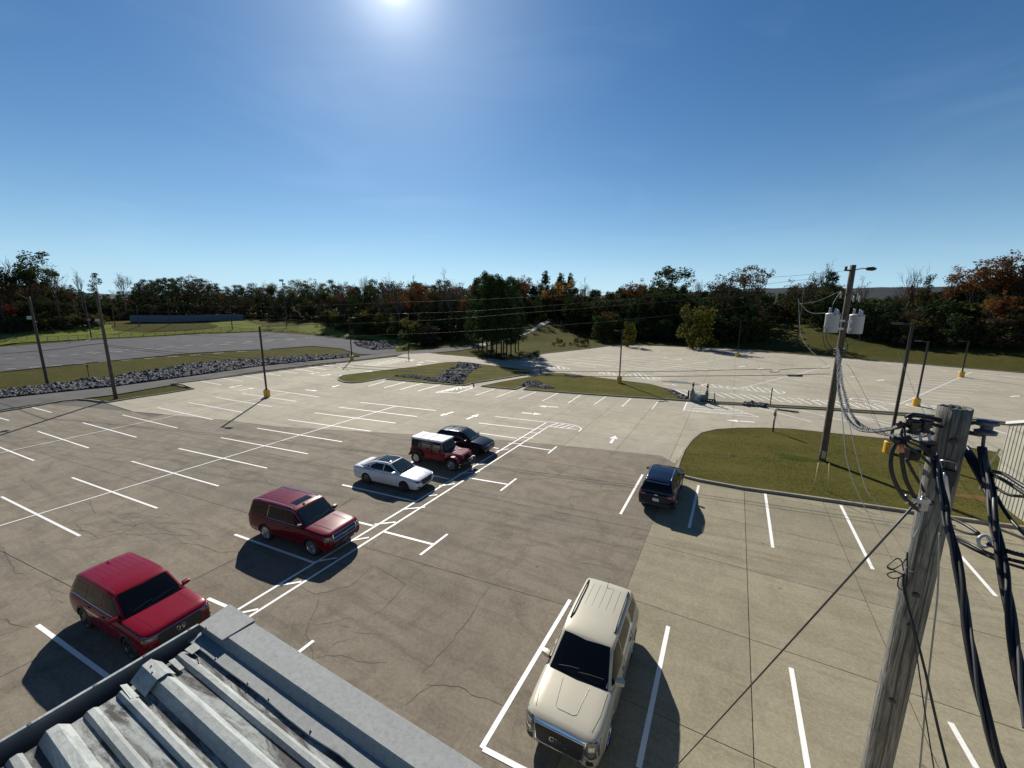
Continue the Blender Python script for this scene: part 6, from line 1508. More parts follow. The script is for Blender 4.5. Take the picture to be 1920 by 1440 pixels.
c.place(-16.45, 4.58, 3.5, 0.96); CAR2 = c

# ---- dark red large SUV
g = dict(L=5.18, W=2.04, zb=.30, belt=1.16, hoodC=1.20, hoodF=1.13, rz=1.12, xc=1.20, xb=-2.42, fo=.98, ro=1.25, rw=.40, clad=.38, mid=.55, hoodw=.82, nose=.86, rimf=.72, spokes=6,
         paint=paint('dark_red_paint', (0.125, 0.002, 0.008), 0.0), cabin=[(-2.53, 1.05, .92, 1.12, .88), (-2.48, 1.08, .93, 1.3, .86), (-2.32, 1.1, .95, 1.76, .78), (-2.2, 1.1, .95, 1.80, .785), (-.9, 1.1, .955, 1.85, .80), (0, 1.1, .955, 1.84, .80), (.46, 1.1, .95, 1.80, .785), (.54, 1.1, .95, 1.77, .785), (1.22, 1.12, .90, 1.18, .82), (1.26, 1.12, .88, 1.15, .80)], rim=M['rim'])
red = g['paint']
c = Car('parked_suv', 'large dark red SUV with sunroof and chrome grille parked behind the bright red one', 'car', g)
c.patch('windscreen', 'T', [(.53, -.71), (.57, 0), (.53, .71), (1.20, .82), (1.24, 0), (1.20, -.82)], M['glass2'], .004, .1)
c.patch('sunroof', 'T', [(-.20, -.44), (-.20, .44), (.22, .44), (.22, -.44)], M['glass'], .006, .12)
c.lr('side_window', [(1.02, 1.22), (.52, 1.68), (.05, 1.74), (.02, 1.20)], M['glass']); c.lr('side_window', [(-.06, 1.20), (-.03, 1.74), (-1.0, 1.73), (-1.15, 1.20)], M['glass']); c.lr('side_window', [(-1.28, 1.21), (-1.16, 1.72), (-2.2, 1.68), (-2.38, 1.24)], M['glass'])
c.patch('rear_window', 'B', [(-.74, 1.25), (.74, 1.25), (.68, 1.68), (-.68, 1.68)], M['glass'])
for ax in ('L', 'R'): c.line('window_trim', ax, [(1.06, 1.19), (-1.2, 1.18), (-1.1, 1.76), (.05, 1.77), (.52, 1.71), (1.04, 1.21)], .008, M['chrome'], .004)
c.seams([[(1.05, .42), (1.08, 1.05), (1.05, 1.15)], [(0, .42), (0, 1.17)], [(-1.1, .65), (-1.18, 1.17)]])
for sd_ in (1, -1):
    c.patch('headlamp', 'F', [(sd_*.66, .80), (sd_*.66, 1.0), (sd_*.95, 1.0), (sd_*.97, .82)], M['lamp'], .008, .06)
    c.line('hood_crease', 'T', [(1.3, sd_*.52), (2.3, sd_*.46)], .010, red, .002); c.patch('tow_hook', 'F', [(sd_*.5, .42), (sd_*.5, .50), (sd_*.6, .50), (sd_*.6, .42)], M['chrome'], .01, .06)
c.patch('grille', 'F', [(-.62, .70), (-.62, 1.02), (.62, 1.02), (.62, .70)], M['plastic'], .012, .08)
for z in (1.03, .87, .70): c.line('grille_bar', 'F', [(-.64, z), (.64, z)], .024 if z != .87 else .036, M['chrome'], .018)
for sd_ in (1, -1): c.line('grille_bar', 'F', [(sd_*.64, .70), (sd_*.64, 1.03)], .018, M['chrome'], .016)
hx = c.cast('F', 0, .87)[0].x+.05
def bowtie(c, hx, z, w, h, m_, sgn=1, name='emblem'):
    pts = [(-w, -h*.5), (-w*.32, -h*.5), (-w*.36, -h), (w*.30, -h), (w*.34, -h*.5), (w, -h*.5), (w*.92, h*.5), (w*.32, h*.5), (w*.36, h), (-w*.30, h), (-w*.34, h*.5), (-w*.92, h*.5)]
    n = len(pts); v = [(hx, y, z+u) for y, u in pts]+[(hx-sgn*.02, y, z+u) for y, u in pts]; o = c.part(name, (v, [tuple(range(n)), tuple(range(2*n-1, n-1, -1))]+[(i, (i+1) % n, n+(i+1) % n, n+i) for i in range(n)]), m_); fix_normals(o.data)
bowtie(c, hx, .87, .13, .045, mat('gold_emblem', (0.45, 0.33, 0.12), .3, .8))
c.patch('lower_grille', 'F', [(-.6, .44), (-.6, .60), (.6, .60), (.6, .44)], M['plastic'], .01, .1)
hx = c.cast('F', 0, .52)[0].x+.02; mb = MB(); mb.box((hx, .0, .53), (.012, .31, .155)); c.part('front_plate', mb, mat('dark_blue_plate', (.05, .05, .12), .5))
c.mirror(.98, 1.27, M['plastic'], (.15, .22, .17)); c.handles([(.2, 1.02), (-.9, 1.04)], red); c.rails(-2.15, .30, .70, M['chrome'], .05, .016)
c.roof_ribs(-2.1, -.4, (-.55, -.37, -.18, 0, .18, .37, .55), M['well'], .008, -.003); c.wipers(1.14, .75); c.wheel_trim(red, .03)
for sd_ in (1, -1): c.patch('tail_lamp', 'B', [(sd_*.80, .85), (sd_*.94, .85), (sd_*.90, 1.35), (sd_*.84, 1.35)], M['tail'], .006, .06)
mb = MB(); h = c.cast('T', .38, -.2)[0]; mb.box((h.x, h.y, h.z+.015), (.10, .06, .05)); c.part('roof_antenna', mb, red)
c.place(-16.45, 10.50, 5.0, 0.96); CAR3 = c

# ---- white sedan
g = dict(L=4.85, W=1.865, zb=.20, belt=.93, hoodC=.95, hoodF=.80, rz=1.02, xc=.98, xb=-1.75, fo=.96, ro=1.09, rw=.335, clad=0, mid=.58, hoodw=.80, nose=.70, crown=.03, rimf=.68, gap=.04,
         paint=paint('pearl_white_paint', (0.66, 0.67, 0.68), 0.1, .25), cabin=[(-2.12, .88, .76, 1.0, .62), (-1.7, .88, .80, 1.10, .60), (-1.15, .88, .83, 1.32, .58), (-.75, .88, .84, 1.41, .59), (-.2, .88, .845, 1.44, .60), (.1, .88, .845, 1.43, .60), (.32, .88, .84, 1.39, .595), (1.1, .90, .80, .96, .70), (1.16, .88, .76, .93, .66)], rim=M['rimdark'])
wh = g['paint']
c = Car('parked_sedan', 'white sedan with black glass roof parked beside the red off-roader', 'car', g)
c.patch('windscreen', 'T', [(.30, -.54), (.33, 0), (.30, .54), (1.08, .69), (1.14, 0), (1.08, -.69)], M['glass2'], .004, .1)
c.patch('glass_roof', 'T', [(-.92, -.48), (-.92, .48), (.22, .52), (.22, -.52)], M['glass'], .004, .12); c.line('roof_seam', 'T', [(-.28, -.5), (-.28, .5)], .008, M['chrome'], .004)
c.patch('rear_window', 'T', [(-1.72, -.52), (-1.72, .52), (-1.0, .47), (-1.0, -.47)], M['glass'], .004, .12)
c.lr('side_window', [(.86, 1.0), (.30, 1.32), (-.05, 1.36), (-.08, .98)], M['glass']); c.lr('side_window', [(-.14, .98), (-.11, 1.36), (-.72, 1.33), (-1.05, 1.17), (-1.1, 1.0)], M['glass']); c.lr('side_window', [(-1.16, 1.01), (-1.14, 1.13), (-1.5, 1.04)], M['glass'])
for ax in ('L', 'R'): c.line('window_trim', ax, [(1.0, .97), (-1.5, 1.02), (-1.1, 1.22), (-.7, 1.385), (.28, 1.37), (.98, .985)], .008, M['chrome'], .004)
c.seams([[(.94, .28), (.98, .8), (.94, .93)], [(-.1, .28), (-.1, .96)], [(-1.05, .5), (-1.15, .97)], [(-2.42, .62), (-1.7, .64)]])
for sd_ in (1, -1):
    c.patch('headlamp', 'F', [(sd_*.52, .60), (sd_*.60, .70), (sd_*.86, .74), (sd_*.84, .64)], M['lamp'], .010, .06)
    c.patch('fog_lamp', 'F', [(sd_*.58, .30), (sd_*.62, .40), (sd_*.84, .43), (sd_*.80, .33)], M['plastic'], .008, .06); c.patch('tail_lamp', 'B', [(sd_*.45, .82), (sd_*.86, .86), (sd_*.84, .98), (sd_*.6, .95)], M['tail'], .008, .06)
    c.line('hood_crease', 'T', [(1.2, sd_*.56), (2.15, sd_*.40)], .005, wh, .001)
c.patch('grille', 'F', [(-.46, .50), (-.52, .72), (.52, .72), (.46, .50), (.32, .42), (-.32, .42)], M['plastic'], .010, .08)
c.patch('lower_grille', 'F', [(-.55, .26), (-.5, .34), (.5, .34), (.55, .26)], M['plastic'], .008, .08); ring_tube(c, 'F', [(-.47, .49), (-.53, .73), (.53, .73), (.47, .49), (.33, .41), (-.33, .41)], .010, M['chrome'], 'grille_surround', .010)
c.mirror(.76, 1.02, wh, (.13, .19, .12)); c.handles([(.08, .84), (-.95, .87)], M['chrome']); c.wipers(1.03, .66)
mb = MB(); h = c.cast('T', -.98, 0)[0]; mb.add([(h.x-.12, -.008, h.z), (h.x+.08, -.02, h.z), (h.x+.08, .02, h.z), (h.x-.12, .008, h.z), (h.x-.1, 0, h.z+.055)], [(0, 1, 4), (1, 2, 4), (2, 3, 4), (3, 0, 4)]); c.part('shark_fin', mb, M['plastic'])
c.place(-17.15, 16.85, 5, 0.98); CAR4 = c

# ---- black crossover
g = dict(L=4.40, W=1.80, zb=.24, belt=1.0, hoodC=1.04, hoodF=.90, rz=1.02, xc=1.0, xb=-2.0, fo=.90, ro=.85, rw=.34, clad=.36, mid=.6, hoodw=.80, nose=.72,
         paint=paint('black_blue_paint', (0.004, 0.005, 0.008), 0.1, .25), cabin=[(-2.1, .92, .80, .99, .76), (-2.02, .94, .83, 1.15, .72), (-1.7, .96, .84, 1.46, .60), (-1.5, .96, .845, 1.51, .60), (-.6, .96, .85, 1.57, .62), (0, .96, .85, 1.56, .62), (.28, .96, .845, 1.51, .61), (1.06, .98, .80, 1.02, .70), (1.1, .98, .78, 1.0, .68)], rim=M['rimdark'])
bl = g['paint']
c = Car('parked_crossover', 'black crossover with roof rails parked just behind the red off-roader', 'car', g)
c.patch('windscreen', 'T', [(.27, -.55), (.30, 0), (.27, .55), (1.03, .69), (1.08, 0), (1.03, -.69)], M['glass2'], .004, .1)
c.lr('side_window', [(.82, 1.06), (.26, 1.44), (-.08, 1.49), (-.1, 1.04)], M['glass']); c.lr('side_window', [(-.16, 1.04), (-.14, 1.49), (-.95, 1.45), (-1.1, 1.06)], M['glass']); c.lr('side_window', [(-1.2, 1.1), (-1.1, 1.42), (-1.55, 1.36), (-1.75, 1.16)], M['glass'])
c.patch('rear_window', 'B', [(-.54, 1.1), (.54, 1.1), (.5, 1.38), (-.5, 1.38)], M['glass'])
c.seams([[(.92, .38), (.96, .9)], [(-.12, .38), (-.12, 1.02)], [(-1.05, .6), (-1.12, 1.02)]])
for sd_ in (1, -1):
    c.patch('headlamp', 'F', [(sd_*.5, .74), (sd_*.55, .82), (sd_*.82, .86), (sd_*.82, .76)], M['lamp'], .010, .06); c.patch('fog_lamp', 'F', [(sd_*.6, .42), (sd_*.6, .52), (sd_*.76, .52), (sd_*.76, .42)], M['lamp'], .008, .06)
    c.patch('tail_lamp', 'B', [(sd_*.6, .85), (sd_*.8, .85), (sd_*.78, 1.05), (sd_*.66, 1.05)], M['tail'], .006, .06)
c.patch('grille', 'F', [(-.4, .52), (-.46, .80), (.46, .80), (.4, .52)], M['plastic'], .010, .08); c.line('grille_bar', 'F', [(-.44, .80), (-.2, .62), (.2, .62), (.44, .80)], .014, M['chrome'], .014)
c.mirror(.74, 1.08, bl, (.13, .19, .13)); c.handles([(.05, .88), (-.9, .92)], M['chrome']); c.rails(-1.5, .1, .56, M['chrome'], .06, .016); c.wipers(.97, .66); c.wheel_trim(M['plastic'], .045)
for x in (-1.0, -.35):
    mb = MB(); a, b = c.cast('T', x, .56)[0], c.cast('T', x, -.56)[0]; mb.tube([a+Vector((0, 0, .075)), (a+b)/2+Vector((0, 0, .10)), b+Vector((0, 0, .075))], .016, 6); c.part('crossbar', mb, M['plastic'])
c.place(-16.65, 23.4, 5, 0.99); CAR5 = c

# ---- navy SUV seen from behind
g = dict(L=4.65, W=1.84, zb=.26, belt=1.05, hoodC=1.08, hoodF=.96, rz=1.06, xc=1.05, xb=-2.15, fo=.93, ro=.98, rw=.355, clad=.40, mid=.62, hoodw=.80, nose=.74,
         paint=paint('navy_blue_paint', (0.004, 0.009, 0.024), 0.2, .25), cabin=[(-2.24, .96, .82, 1.03, .79), (-2.16, .98, .85, 1.2, .75), (-1.86, 1.0, .86, 1.53, .64), (-1.7, 1.0, .865, 1.57, .645), (-.7, 1.0, .87, 1.62, .66), (0, 1.0, .87, 1.61, .66), (.32, 1.0, .865, 1.56, .65), (1.10, 1.02, .82, 1.06, .73), (1.14, 1.0, .8, 1.04, .7)], rim=M['rim'])
nv = g['paint']
c = Car('parked_suv', 'navy blue SUV with silver roof rails seen from behind beside the right grass island', 'car', g)
c.patch('windscreen', 'T', [(.31, -.59), (.34, 0), (.31, .59), (1.07, .72), (1.12, 0), (1.07, -.72)], M['glass'], .004, .1)
c.lr('side_window', [(.86, 1.11), (.3, 1.49), (-.06, 1.54), (-.08, 1.09)], M['glass']); c.lr('side_window', [(-.14, 1.09), (-.12, 1.54), (-1.0, 1.50), (-1.12, 1.12)], M['glass']); c.lr('side_window', [(-1.22, 1.13), (-1.14, 1.48), (-1.7, 1.42), (-1.9, 1.22)], M['glass'])
c.patch('rear_window', 'B', [(-.66, 1.10), (.66, 1.10), (.62, 1.30), (.54, 1.48), (-.54, 1.48), (-.62, 1.30)], M['glass'], .006, .08)
mb = MB(); h1, h2 = c.cast('T', -1.90, .5)[0], c.cast('T', -1.90, -.5)[0]; mb.add([(h1.x-.16, .56, h1.z+.01), (h1.x+.08, .6, h1.z+.02), (h2.x+.08, -.6, h2.z+.02), (h2.x-.16, -.56, h2.z+.01), (h1.x-.16, .56, h1.z-.03), (h1.x+.08, .6, h1.z-.03), (h2.x+.08, -.6, h2.z-.03), (h2.x-.16, -.56, h2.z-.03)], [(0, 1, 2, 3), (7, 6, 5, 4), (0, 4, 5, 1), (2, 6, 7, 3), (0, 3, 7, 4), (1, 5, 6, 2)]); c.part('spoiler', mb, nv)
c.line('rear_wiper', 'B', [(-.05, 1.12), (.32, 1.16)], .010, M['plastic'], .02)
for sd_ in (1, -1):
    c.patch('tail_lamp', 'B', [(sd_*.52, .90), (sd_*.88, .88), (sd_*.86, 1.03), (sd_*.74, 1.07), (sd_*.52, .97)], M['tail'], .010, .05)
    c.patch('lamp_lens', 'B', [(sd_*.56, .91), (sd_*.74, .91), (sd_*.72, .94), (sd_*.56, .94)], M['lamp'], .014, .05)
    c.patch('headlamp', 'F', [(sd_*.5, .76), (sd_*.55, .86), (sd_*.82, .88), (sd_*.82, .78)], M['lamp'], .010, .06)
c.patch('rear_bumper_trim', 'B', [(-.84, .36), (-.84, .56), (.84, .56), (.84, .36)], M['plastic'], .008, .1); c.line('bumper_strip', 'B', [(-.7, .42), (.7, .42)], .028, M['lamp'], .02)
hx = c.cast('B', 0, .74)[0].x; mb = MB(); mb.box((hx-.015, 0, .70), (.012, .31, .155)); pl_ = c.part('rear_plate', mb, M['plate']); 
hx = c.cast('B', 0, .95)[0].x; bowtie(c, hx-.015, .95, .10, .034, M['chrome'], -1)
c.seams([[(.96, .42), (1.0, .95)], [(-.1, .42), (-.1, 1.06)], [(-1.05, .65), (-1.14, 1.06)]])
c.mirror(.78, 1.14, M['plastic'], (.13, .20, .14)); c.handles([(.08, .94), (-.92, .97)], M['chrome']); c.rails(-1.6, .15, .60, M['chrome'], .055, .017)
c.roof_ribs(-1.55, .1, (-.4, -.24, -.08, .08, .24, .4), nv, .008, 0.0); c.wheel_trim(M['plastic'], .05)
c.place(-2.74, 22.95, 90, 1.0); CAR6 = c

# ---- red off-roader with white hard top (boxy, built from shaped prisms)
def offroader():
    o = tag(empty('parked_off_roader', (0, 0, 0)), 'dark red boxy off-roader with white hard top between the white sedan and the black crossover', 'car')
    rp = paint('deep_red_paint', (0.14, 0.005, 0.010), 0.0); wt = paint('white_hardtop', (0.62, 0.63, 0.64), 0.0, .45)
    def P(name, mb, m_, par=None, sm=False, bev=0.0):
        ob = mesh(name, mb.v, mb.f, m_, par or o, sm); fix_normals(ob.data)
        if bev:
            bm = bmesh.new(); bm.from_mesh(ob.data); bmesh.ops.bevel(bm, geom=bm.edges[:]+bm.verts[:], offset=bev, segments=3, affect='EDGES', clamp_overlap=True); bm.to_mesh(ob.data); bm.free()
            for q in ob.data.polygons: q.use_smooth = True
            ob.data.set_sharp_from_angle(angle=R(40))
        return ob
    def hexa(mb, x0, x1, zb0, zb1, zt0, zt1, wb0, wb1, wt0, wt1):
        return mb.add([(x0, -wb0, zb0), (x1, -wb1, zb1), (x1, wb1, zb1), (x0, wb0, zb0), (x0, -wt0, zt0), (x1, -wt1, zt1), (x1, wt1, zt1), (x0, wt0, zt0)], [(3, 2, 1, 0), (4, 5, 6, 7), (0, 1, 5, 4), (1, 2, 6, 5), (2, 3, 7, 6), (3, 0, 4, 7)])
    rw = .41; xa = (-1.52, 1.42)
    P('body', hexa(MB(), -2.05, .78, .50, .50, 1.12, 1.14, .78, .78, .76, .74), rp, bev=.035)
    P('rocker', hexa(MB(), -1.05, .95, .42, .42, .55, .55, .76, .76, .78, .78), M['plastic'], bev=.02)
    P('hood', hexa(MB(), .72, 1.98, .72, .72, 1.17, 1.08, .72, .60, .66, .53), rp, bev=.035)
    for sd_ in (1, -1):
        m1 = MB(); m1.box((1.3, sd_*.33, 1.145), (.28, .06, .02)); P('hood_vent', m1, M['plastic'])
    P('radiator_grille', hexa(MB(), 1.95, 2.06, .62, .62, 1.06, 1.04, .60, .58, .56, .54), rp, bev=.02)
    for i in range(7): m1 = MB(); m1.box((2.06, (i-3)*.085, .86), (.03, .042, .30)); P('grille_slot', m1, M['well'])
    for sd_ in (1, -1):
        m1 = MB(); m1.lathe([(.001, .0), (.10, .0), (.10, .02), (.08, .035), (.001, .04)], 16, (2.045, sd_*.42, .88), 'X'); P('headlamp', m1, M['lamp'], sm=True)
        for x, xs_ in ((xa[0], -1), (xa[1], 1)):
            # trapezoid flare over each wheel
            pr = [(x-.62, .55), (x-.40, .93), (x-.2, 1.0), (x+.25, 1.0), (x+.45, .92), (x+.60, .60), (x+.53, .58), (x+.40, .85), (x+.2, .93), (x-.16, .93), (x-.34, .86), (x-.55, .53)]
            v = [(a, sd_*.70, b) for a, b in pr]+[(a, sd_*.94, b-.01) for a, b in pr]; n = 12
            fc = [tuple((i, (i+1) % n, n+(i+1) % n, n+i)) for i in range(n)]
            for base in (0, n): fc += [tuple(base+k for k in q) for q in ((0, 1, 10, 11), (1, 2, 9, 10), (2, 3, 8, 9), (3, 4, 7, 8), (4, 5, 6, 7))]
            ob = mesh('wheel_flare', v, fc, rp if xs_ == 1 else M['plastic'], o); fix_normals(ob.data)
            m1 = MB(); m1.box((x, sd_*.62, .62), (.86, .12, .5)); P('wheel_well', m1, M['well'])
    P('cowl', hexa(MB(), .55, .86, 1.08, 1.08, 1.17, 1.16, .74, .73, .72, .70), rp, bev=.02)
    # windscreen frame, doors' glass, hard top
    P('windscreen_frame', hexa(MB(), .48, .74, 1.12, 1.12, 1.74, 1.15, .70, .72, .66, .71), rp)
    m1 = MB(); m1.add([(.765, -.64, 1.19), (.765, .64, 1.19), (.535, .60, 1.70), (.535, -.60, 1.70)], [(0, 1, 2, 3)]); m1.add([(.75, -.64, 1.19), (.75, .64, 1.19), (.52, .60, 1.70), (.52, -.60, 1.70)], [(3, 2, 1, 0)]); P('windscreen', m1, M['glass'])
    P('cabin_shell', hexa(MB(), -2.02, .50, 1.10, 1.10, 1.70, 1.74, .74, .72, .68, .66), mat('black_top_side', (0.012, 0.012, 0.012), .5), bev=.03)
    P('hard_top', hexa(MB(), -2.06, .60, 1.69, 1.715, 1.80, 1.825, .705, .69, .665, .655), wt, bev=.025)
    for xx in (-1.35, -.6, .1): m1 = MB(); m1.box((xx, 0, 1.823), (.02, 1.2, .012)); P('top_seam', m1, M['well'])
    for sd_ in (1, -1):
        for a0, a1, b0, b1 in ((.48, -.22, .40, -.20), (-.34, -1.12, -.34, -1.10), (-1.26, -1.92, -1.26, -1.90)):
            m1 = MB(); m1.add([(a0, sd_*.742, 1.17), (a1, sd_*.745, 1.17), (b1, sd_*.700, 1.64), (b0, sd_*.698, 1.64)], [(0, 1, 2, 3) if sd_ < 0 else (3, 2, 1, 0)])
            m1.add([(a0, sd_*.70, 1.17), (a1, sd_*.70, 1.17), (b1, sd_*.66, 1.64), (b0, sd_*.66, 1.64)], [(0, 1, 2, 3)]); ob = mesh('side_window', m1.v, m1.f+[(0, 1, 5, 4), (2, 3, 7, 6), (1, 2, 6, 5), (3, 0, 4, 7)], M['glass'], o)
        for xx in (.52, -.28, -1.16): m1 = MB(); m1.box((xx, sd_*.783, .83), (.012, .008, .58)); P('door_seam', m1, M['well'])
        for xx in (-.12, -1.0): m1 = MB(); m1.box((xx, sd_*.80, 1.0), (.16, .03, .035)); P('door_handle', m1, M['plastic'])
        m1 = MB(); m1.box((.52, sd_*.92, 1.22), (.10, .20, .16)); mm = P('mirror', m1, M['plastic'], bev=.02); m1 = MB(); m1.tube([(.54, sd_*.72, 1.14), (.54, sd_*.86, 1.18)], .02, 6); P('stalk', m1, M['plastic'], mm)
        m1 = MB(); m1.box((-2.07, sd_*.68, .86), (.06, .14, .24)); P('tail_lamp', m1, M['tail'])
    m1 = MB(); m1.box((2.18, 0, .58), (.22, 1.55, .20)); P('front_bumper', m1, M['plastic'], bev=.03)
    m1 = MB(); m1.tube([(2.25, -.35, .62), (2.38, -.35, .80), (2.38, .35, .80), (2.25, .35, .62)], .03, 8); P('bull_bar', m1, M['plastic'], sm=True)
    m1 = MB(); m1.box((2.31, 0, .62), (.12, .5, .14)); P('winch', m1, M['rimdark'])
    m1 = MB(); m1.box((-2.15, 0, .58), (.2, 1.55, .18)); P('rear_bumper', m1, M['plastic'], bev=.03)
    def wheel(x, y, z, rot, name='wheel'):
        w = empty(name, (x, y, z)); w.parent = o; w.rotation_euler = rot; h = .13; rr = .26
        m1 = MB(); m1.lathe([(rr*.98, -h), (rw*.93, -h), (rw, -h*.6), (rw, h*.6), (rw*.93, h), (rr, h), (rr*.95, h*.5), (rr*.95, -h*.5)], 28, (0, 0, 0), 'Y'); P('tyre', m1, M['tyre'], w, True)
        m1 = MB(); m1.lathe([(.001, h*.1), (rr*.97, h*.1), (rr*.97, h*.05), (.001, h*.05)], 20, (0, 0, 0), 'Y'); P('brake_backing', m1, M['well'], w)
        m1 = MB(); m1.lathe([(rr*.9, h*.6), (rr, h*.95), (rr, h*.85), (rr*.86, h*.5)], 28, (0, 0, 0), 'Y')
        for k in range(5):
            a = 2*math.pi*k/5; m1.box((math.cos(a)*rr*.5, h*.6, math.sin(a)*rr*.5), (rr, .03, .075), M=Matrix.Rotation(-a, 3, 'Y'))
        m1.lathe([(.001, h*.5), (.06, h*.5), (.06, h*.8), (.001, h*.8)], 12, (0, 0, 0), 'Y'); P('rim', m1, M['rim'], w)
    for x in xa:
        wheel(x, .79, rw, (0, 0, 0)); wheel(x, -.79, rw, (0, 0, math.pi))
    wheel(-2.27, .1, 1.02, (0, 0, R(90)), 'spare_wheel')
    return o
orr = offroader(); orr.location = (-16.5, 20.6, .004); orr.rotation_euler = (0, 0, R(2)); orr.scale = (.97,)*3
# ================================================================== TREES
def leaf_mat(name, cols, trans=0.35, tcol=None):
    mt = mat(name, cols[0], 1.0, spec=0.0); t = NT(mt); gi = t.n('ShaderNodeNewGeometry')
    n = len(cols); c = t.ramp(gi.outputs['Random Per Island'], [(i/(n-1) if n > 1 else 0, q) for i, q in enumerate(cols)])
    oi = t.n('ShaderNodeObjectInfo'); c = t.mix(0.6, c, t.ramp(oi.outputs['Random'], [(0, (0.65, 0.7, 0.7)), (0.5, (1, 1, 1)), (1, (1.3, 1.2, 1.0))]), 'MULTIPLY')
    t.col(c); tr = t.n('ShaderNodeBsdfTranslucent'); t.l(c, tr.inputs['Color']); mx = t.n('ShaderNodeMixShader'); mx.inputs[0].default_value = trans
    t.l(t.b.outputs[0], mx.inputs[1]); t.l(tr.outputs[0], mx.inputs[2]); t.l(mx.outputs[0], t.t.nodes['Material Output'].inputs[0]); return mt
LM = {'pine': leaf_mat('pine_needles', [(0.022, 0.040, 0.018), (0.037, 0.060, 0.022), (0.056, 0.077, 0.027)], 0.25),
      'cedar': leaf_mat('cedar_foliage', [(0.019, 0.036, 0.017), (0.031, 0.053, 0.022), (0.048, 0.072, 0.026), (0.072, 0.074, 0.029)], 0.2),
      'rust': leaf_mat('rust_leaves', [(0.096, 0.042, 0.021), (0.144, 0.061, 0.026), (0.192, 0.088, 0.032), (0.088, 0.064, 0.029)], 0.25),
      'orange': leaf_mat('orange_leaves', [(0.174, 0.087, 0.023), (0.246, 0.131, 0.029), (0.131, 0.094, 0.029)], 0.35),
      'brown': leaf_mat('brown_leaves', [(0.051, 0.038, 0.026), (0.080, 0.058, 0.038), (0.061, 0.054, 0.032), (0.109, 0.080, 0.052)], 0.2),
      'twig': leaf_mat('twiggy_undergrowth', [(0.041, 0.032, 0.023), (0.065, 0.049, 0.033), (0.051, 0.046, 0.026), (0.094, 0.067, 0.043)], 0.15),
      'olive': leaf_mat('olive_leaves', [(0.060, 0.066, 0.022), (0.090, 0.096, 0.026), (0.120, 0.102, 0.030)], 0.35),
      'yellow': leaf_mat('yellow_green_leaves', [(0.07, 0.075, 0.016), (0.10, 0.10, 0.02), (0.12, 0.10, 0.022)], 0.3),
      'red': leaf_mat('dark_red_leaves', [(0.12, 0.02, 0.018), (0.16, 0.035, 0.02), (0.08, 0.025, 0.02)], 0.4)}
BARK = mat('bark', (0.055, 0.045, 0.038), 0.95, spec=0.1); t_ = NT(BARK); t_.col(t_.ramp(t_.noise(t_.obj((3, 3, .6)), 2, 5, .7), [(0.3, (0.03, 0.025, 0.02)), (0.7, (0.09, 0.075, 0.06))]))
TWIG = mat('pale_twigs', (0.13, 0.115, 0.10), 0.9, spec=0.1)
def clump(rn, vs, fs, c, r, n, s, flat=0.7):
    for _ in range(n):
        while True:
            a, b, d = rn.uniform(-1, 1), rn.uniform(-1, 1), rn.uniform(-1, 1)
            q = a*a+b*b+d*d
            if 0.12 < q < 1: break
        k = r*(0.75+0.3*rn.random()); p = Vector((c[0]+a*k, c[1]+b*k, c[2]+d*k*flat))
        u = Vector((rn.gauss(0, 1), rn.gauss(0, 1), rn.gauss(0, .6))).normalized(); w = u.cross(Vector((rn.gauss(0, 1), rn.gauss(0, 1), rn.gauss(0, 1)))).normalized()
        ss = s*rn.uniform(.6, 1.35); n0 = len(vs)
        if rn.random() < .5: vs += [p-u*ss*.6, p+w*ss*.5, p+u*ss*.7]; fs.append((n0, n0+1, n0+2))
        else: vs += [p-u*ss*.6, p+w*ss*.4-u*ss*.1, p+u*ss*.65, p-w*ss*.4+u*ss*.1]; fs.append((n0, n0+1, n0+2, n0+3))
def tubes_mesh(name, segs, m_, n=4):
    mb = MB()
    for pts, rr, k in segs: mb.tube(pts, rr, k, caps=False)
    me = bpy.data.meshes.new(name); me.from_pydata(mb.v, [], mb.f); me.materials.append(m_); me.polygons.foreach_set('use_smooth', [True]*len(me.polygons)); return me
def crown_mesh(name, vs, fs, m_):
    me = bpy.data.meshes.new(name); me.from_pydata([tuple(v) for v in vs], [], fs); me.materials.append(m_); return me
def limbs(rn, base, top_r, d, L, lev, segs, ends, spread=.6, up=.25, nchild=3, minr=.02, ksides=4):
    pts = [base]; p = base.copy(); dd = d.copy(); K = 3
    for i in range(K):
        dd = (dd+Vector((rn.gauss(0, .14), rn.gauss(0, .14), rn.gauss(0, .08)+up*.25))).normalized(); p = p+dd*L/K; pts.append(p.copy())
    segs.append((pts, [lerp(top_r, top_r*.6, i/K) for i in range(K+1)], ksides if lev > 0 else 3))
    if lev == 0: ends.append(p); return
    for c in range(nchild):
        t = rn.uniform(.45, 1); q = pts[min(K, int(t*K)+0)] if t < .95 else pts[-1]
        a = rn.uniform(0, 6.28); side = Vector((math.cos(a), math.sin(a), rn.uniform(-.1, .5)))
        nd = (dd*(1-spread)+side*spread+Vector((0, 0, up))).normalized(); limbs(rn, q.copy(), max(minr, top_r*.55), nd, L*rn.uniform(.55, .8), lev-1, segs, ends, spread, up, nchild, minr, ksides)
    ends.append(p)
def crown_obj(name, vs, fs, m_): return link_mesh(name, crown_mesh(name, vs, fs, m_))
ARCH = {}
